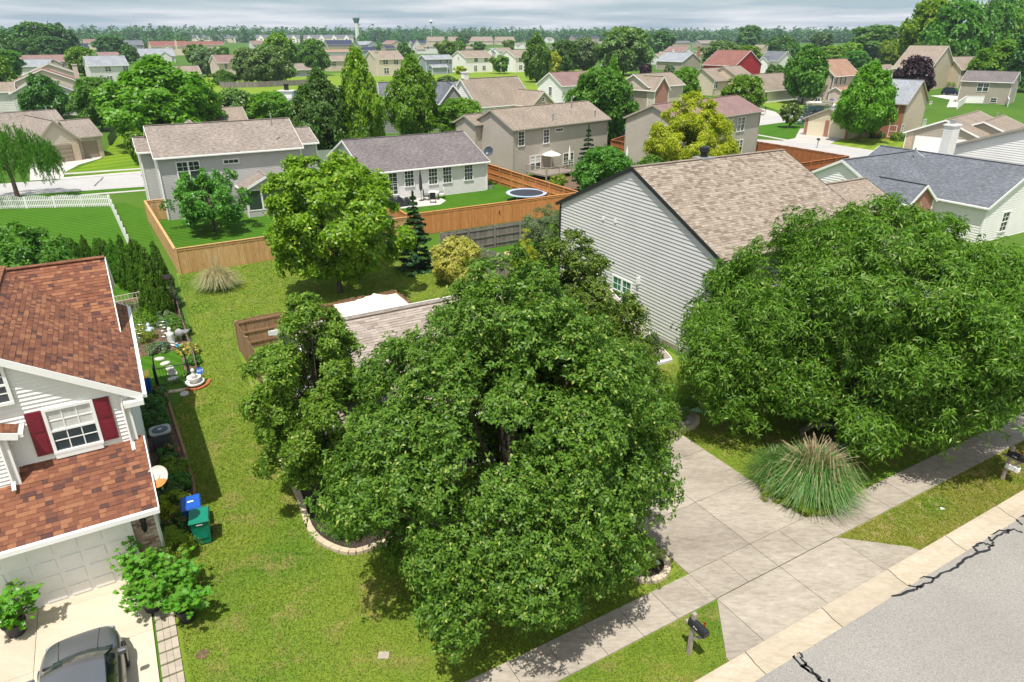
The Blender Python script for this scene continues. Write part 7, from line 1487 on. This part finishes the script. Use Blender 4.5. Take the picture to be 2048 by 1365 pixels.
# ---------------------------------------------------------------- grass blades on the nearest lawns
def inpoly(P, poly):
    x, y = P[:, 0], P[:, 1]; r = np.zeros(len(P), bool); n = len(poly)
    for i in range(n):
        (x0, y0), (x1, y1) = poly[i], poly[(i + 1) % n]; c = ((y0 > y) != (y1 > y)); xi = (x1 - x0) * (y - y0) / ((y1 - y0) or 1e-9) + x0; r ^= c & (x < xi)
    return r
def grass(name, inc, exc, n, m, hh, seed, fall=14.):
    rg = np.random.default_rng(seed); a = np.array(inc); P = rg.uniform(a.min(0), a.max(0), (n * 3, 2)); k = inpoly(P, inc)
    for e in exc: k &= ~inpoly(P, e)
    k &= rg.uniform(0, 1, len(P)) < np.clip(fall / np.maximum(P[:, 1], 1), 0, 1) ** 1.2; P = P[k][:n]
    X = P[:, 0] * CS - P[:, 1] * SN; Y = P[:, 0] * SN + P[:, 1] * CS; N = len(P); h = hh * rg.uniform(.5, 1.3, N); w_ = .012 + .0007 * P[:, 1]; th = rg.uniform(0, 6.283, N); lx, ly = rg.normal(0, .6, N) * h, rg.normal(0, .6, N) * h
    V = np.empty((N, 3, 3)); V[:, 0] = np.stack([X - np.cos(th) * w_, Y - np.sin(th) * w_, np.full(N, .0)], 1); V[:, 1] = np.stack([X + np.cos(th) * w_, Y + np.sin(th) * w_, np.full(N, .0)], 1); V[:, 2] = np.stack([X + lx, Y + ly, h], 1)
    o = inst(name, np_mesh(name, V.reshape(-1, 3), 3, m), None, (0, 0, .006)); o['kind'] = 'stuff'; return o
def blade_mat(name, cols, dry, amt, scale):
    m, t, b = pbsdf(name); a, _n = lawn_nodes(t, cols, dry, amt, scale); ge = nd(t, 'ShaderNodeNewGeometry'); a = mixc(t, 1., a, ramp(t, (ge, 8), [(0., (.88, .9, .85)), (1., (1.18, 1.15, 1.18))]), 'MULTIPLY')
    t.links.new(a[0].outputs[2], b.inputs['Base Color']); b.inputs['Roughness'].default_value = .6; b.inputs['Specular IOR Level'].default_value = .25
    tr = nd(t, 'ShaderNodeBsdfTranslucent', Color=a); mx = nd(t, 'ShaderNodeMixShader', Fac=.2, i1=b, i2=tr); t.links.new(mx.outputs[0], t.nodes['Material Output'].inputs['Surface']); return m
bm1 = blade_mat('front_grass', LG, (.40, .32, .13), .8, .22); bm2 = blade_mat('verge_grass', ((.19, .25, .026), (.26, .27, .045), (.14, .25, .016)), (.50, .38, .18), .95, .5)
MB1 = [(3.3, 25), (3.2, 19), (3.5, 17.9), (4, 17.1), (6.5, 17), (6.6, 25)]
grass('grass', [(-.9, 11.2), (12.6, 11.2), (12.6, 18), (3.3, 25), (3.7, 35.2), (12.5, 35.4), (19, 37), (19.3, 49.7), (2.4, 49.5), (1.8, 34), (.2, 30), (.25, 20), (-1, 18)], [MB1, [(3.6, 25), (19, 25), (19, 31), (12.7, 31), (12.6, 35), (3.8, 34.9)], [(11, 11.4), (12.5, 11.4), (12.5, 12.9), (11, 12.9)]], 230000, bm1, .036, 1, 20.)
grass('grass', [(-4, 8.26), (12.6, 8.26), (12.6, 9.95), (-4, 9.95)], [[(11.25, 8.2), (12.7, 8.2), (12.7, 9.98), (12.5, 9.98)]], 44000, bm1, .036, 2)
grass('grass', [(18, 8.26), (34, 8.26), (34, 9.95), (18, 9.95)], [[(17.9, 8.2), (19.8, 8.2), (19.65, 8.52), (17.9, 10.0)]], 70000, bm2, .036, 3)
grass('grass', [(18, 11.2), (30, 11.2), (30, 17), (23, 22), (18, 24)], [[(17.9, 17.4), (19.8, 17.4), (19.8, 19.3), (17.9, 19.3)]], 60000, bm1, .036, 4)
# thin air between here and the horizon
hz = MB(); hz.box(-3800, 3800, -60, 3600, -1., 62.); mh = bpy.data.materials.new('haze'); mh.use_nodes = True; th_ = mh.node_tree; th_.nodes.remove(th_.nodes['Principled BSDF'])
pvn = nd(th_, 'ShaderNodeVolumePrincipled', Density=.00014, Anisotropy=.2); pvn.inputs['Color'].default_value = (.72, .82, .95, 1); th_.links.new(pvn.outputs[0], th_.nodes['Material Output'].inputs['Volume'])
USE_HAZE = True
if USE_HAZE: o = hz.build('haze', mh); o['kind'] = 'stuff'
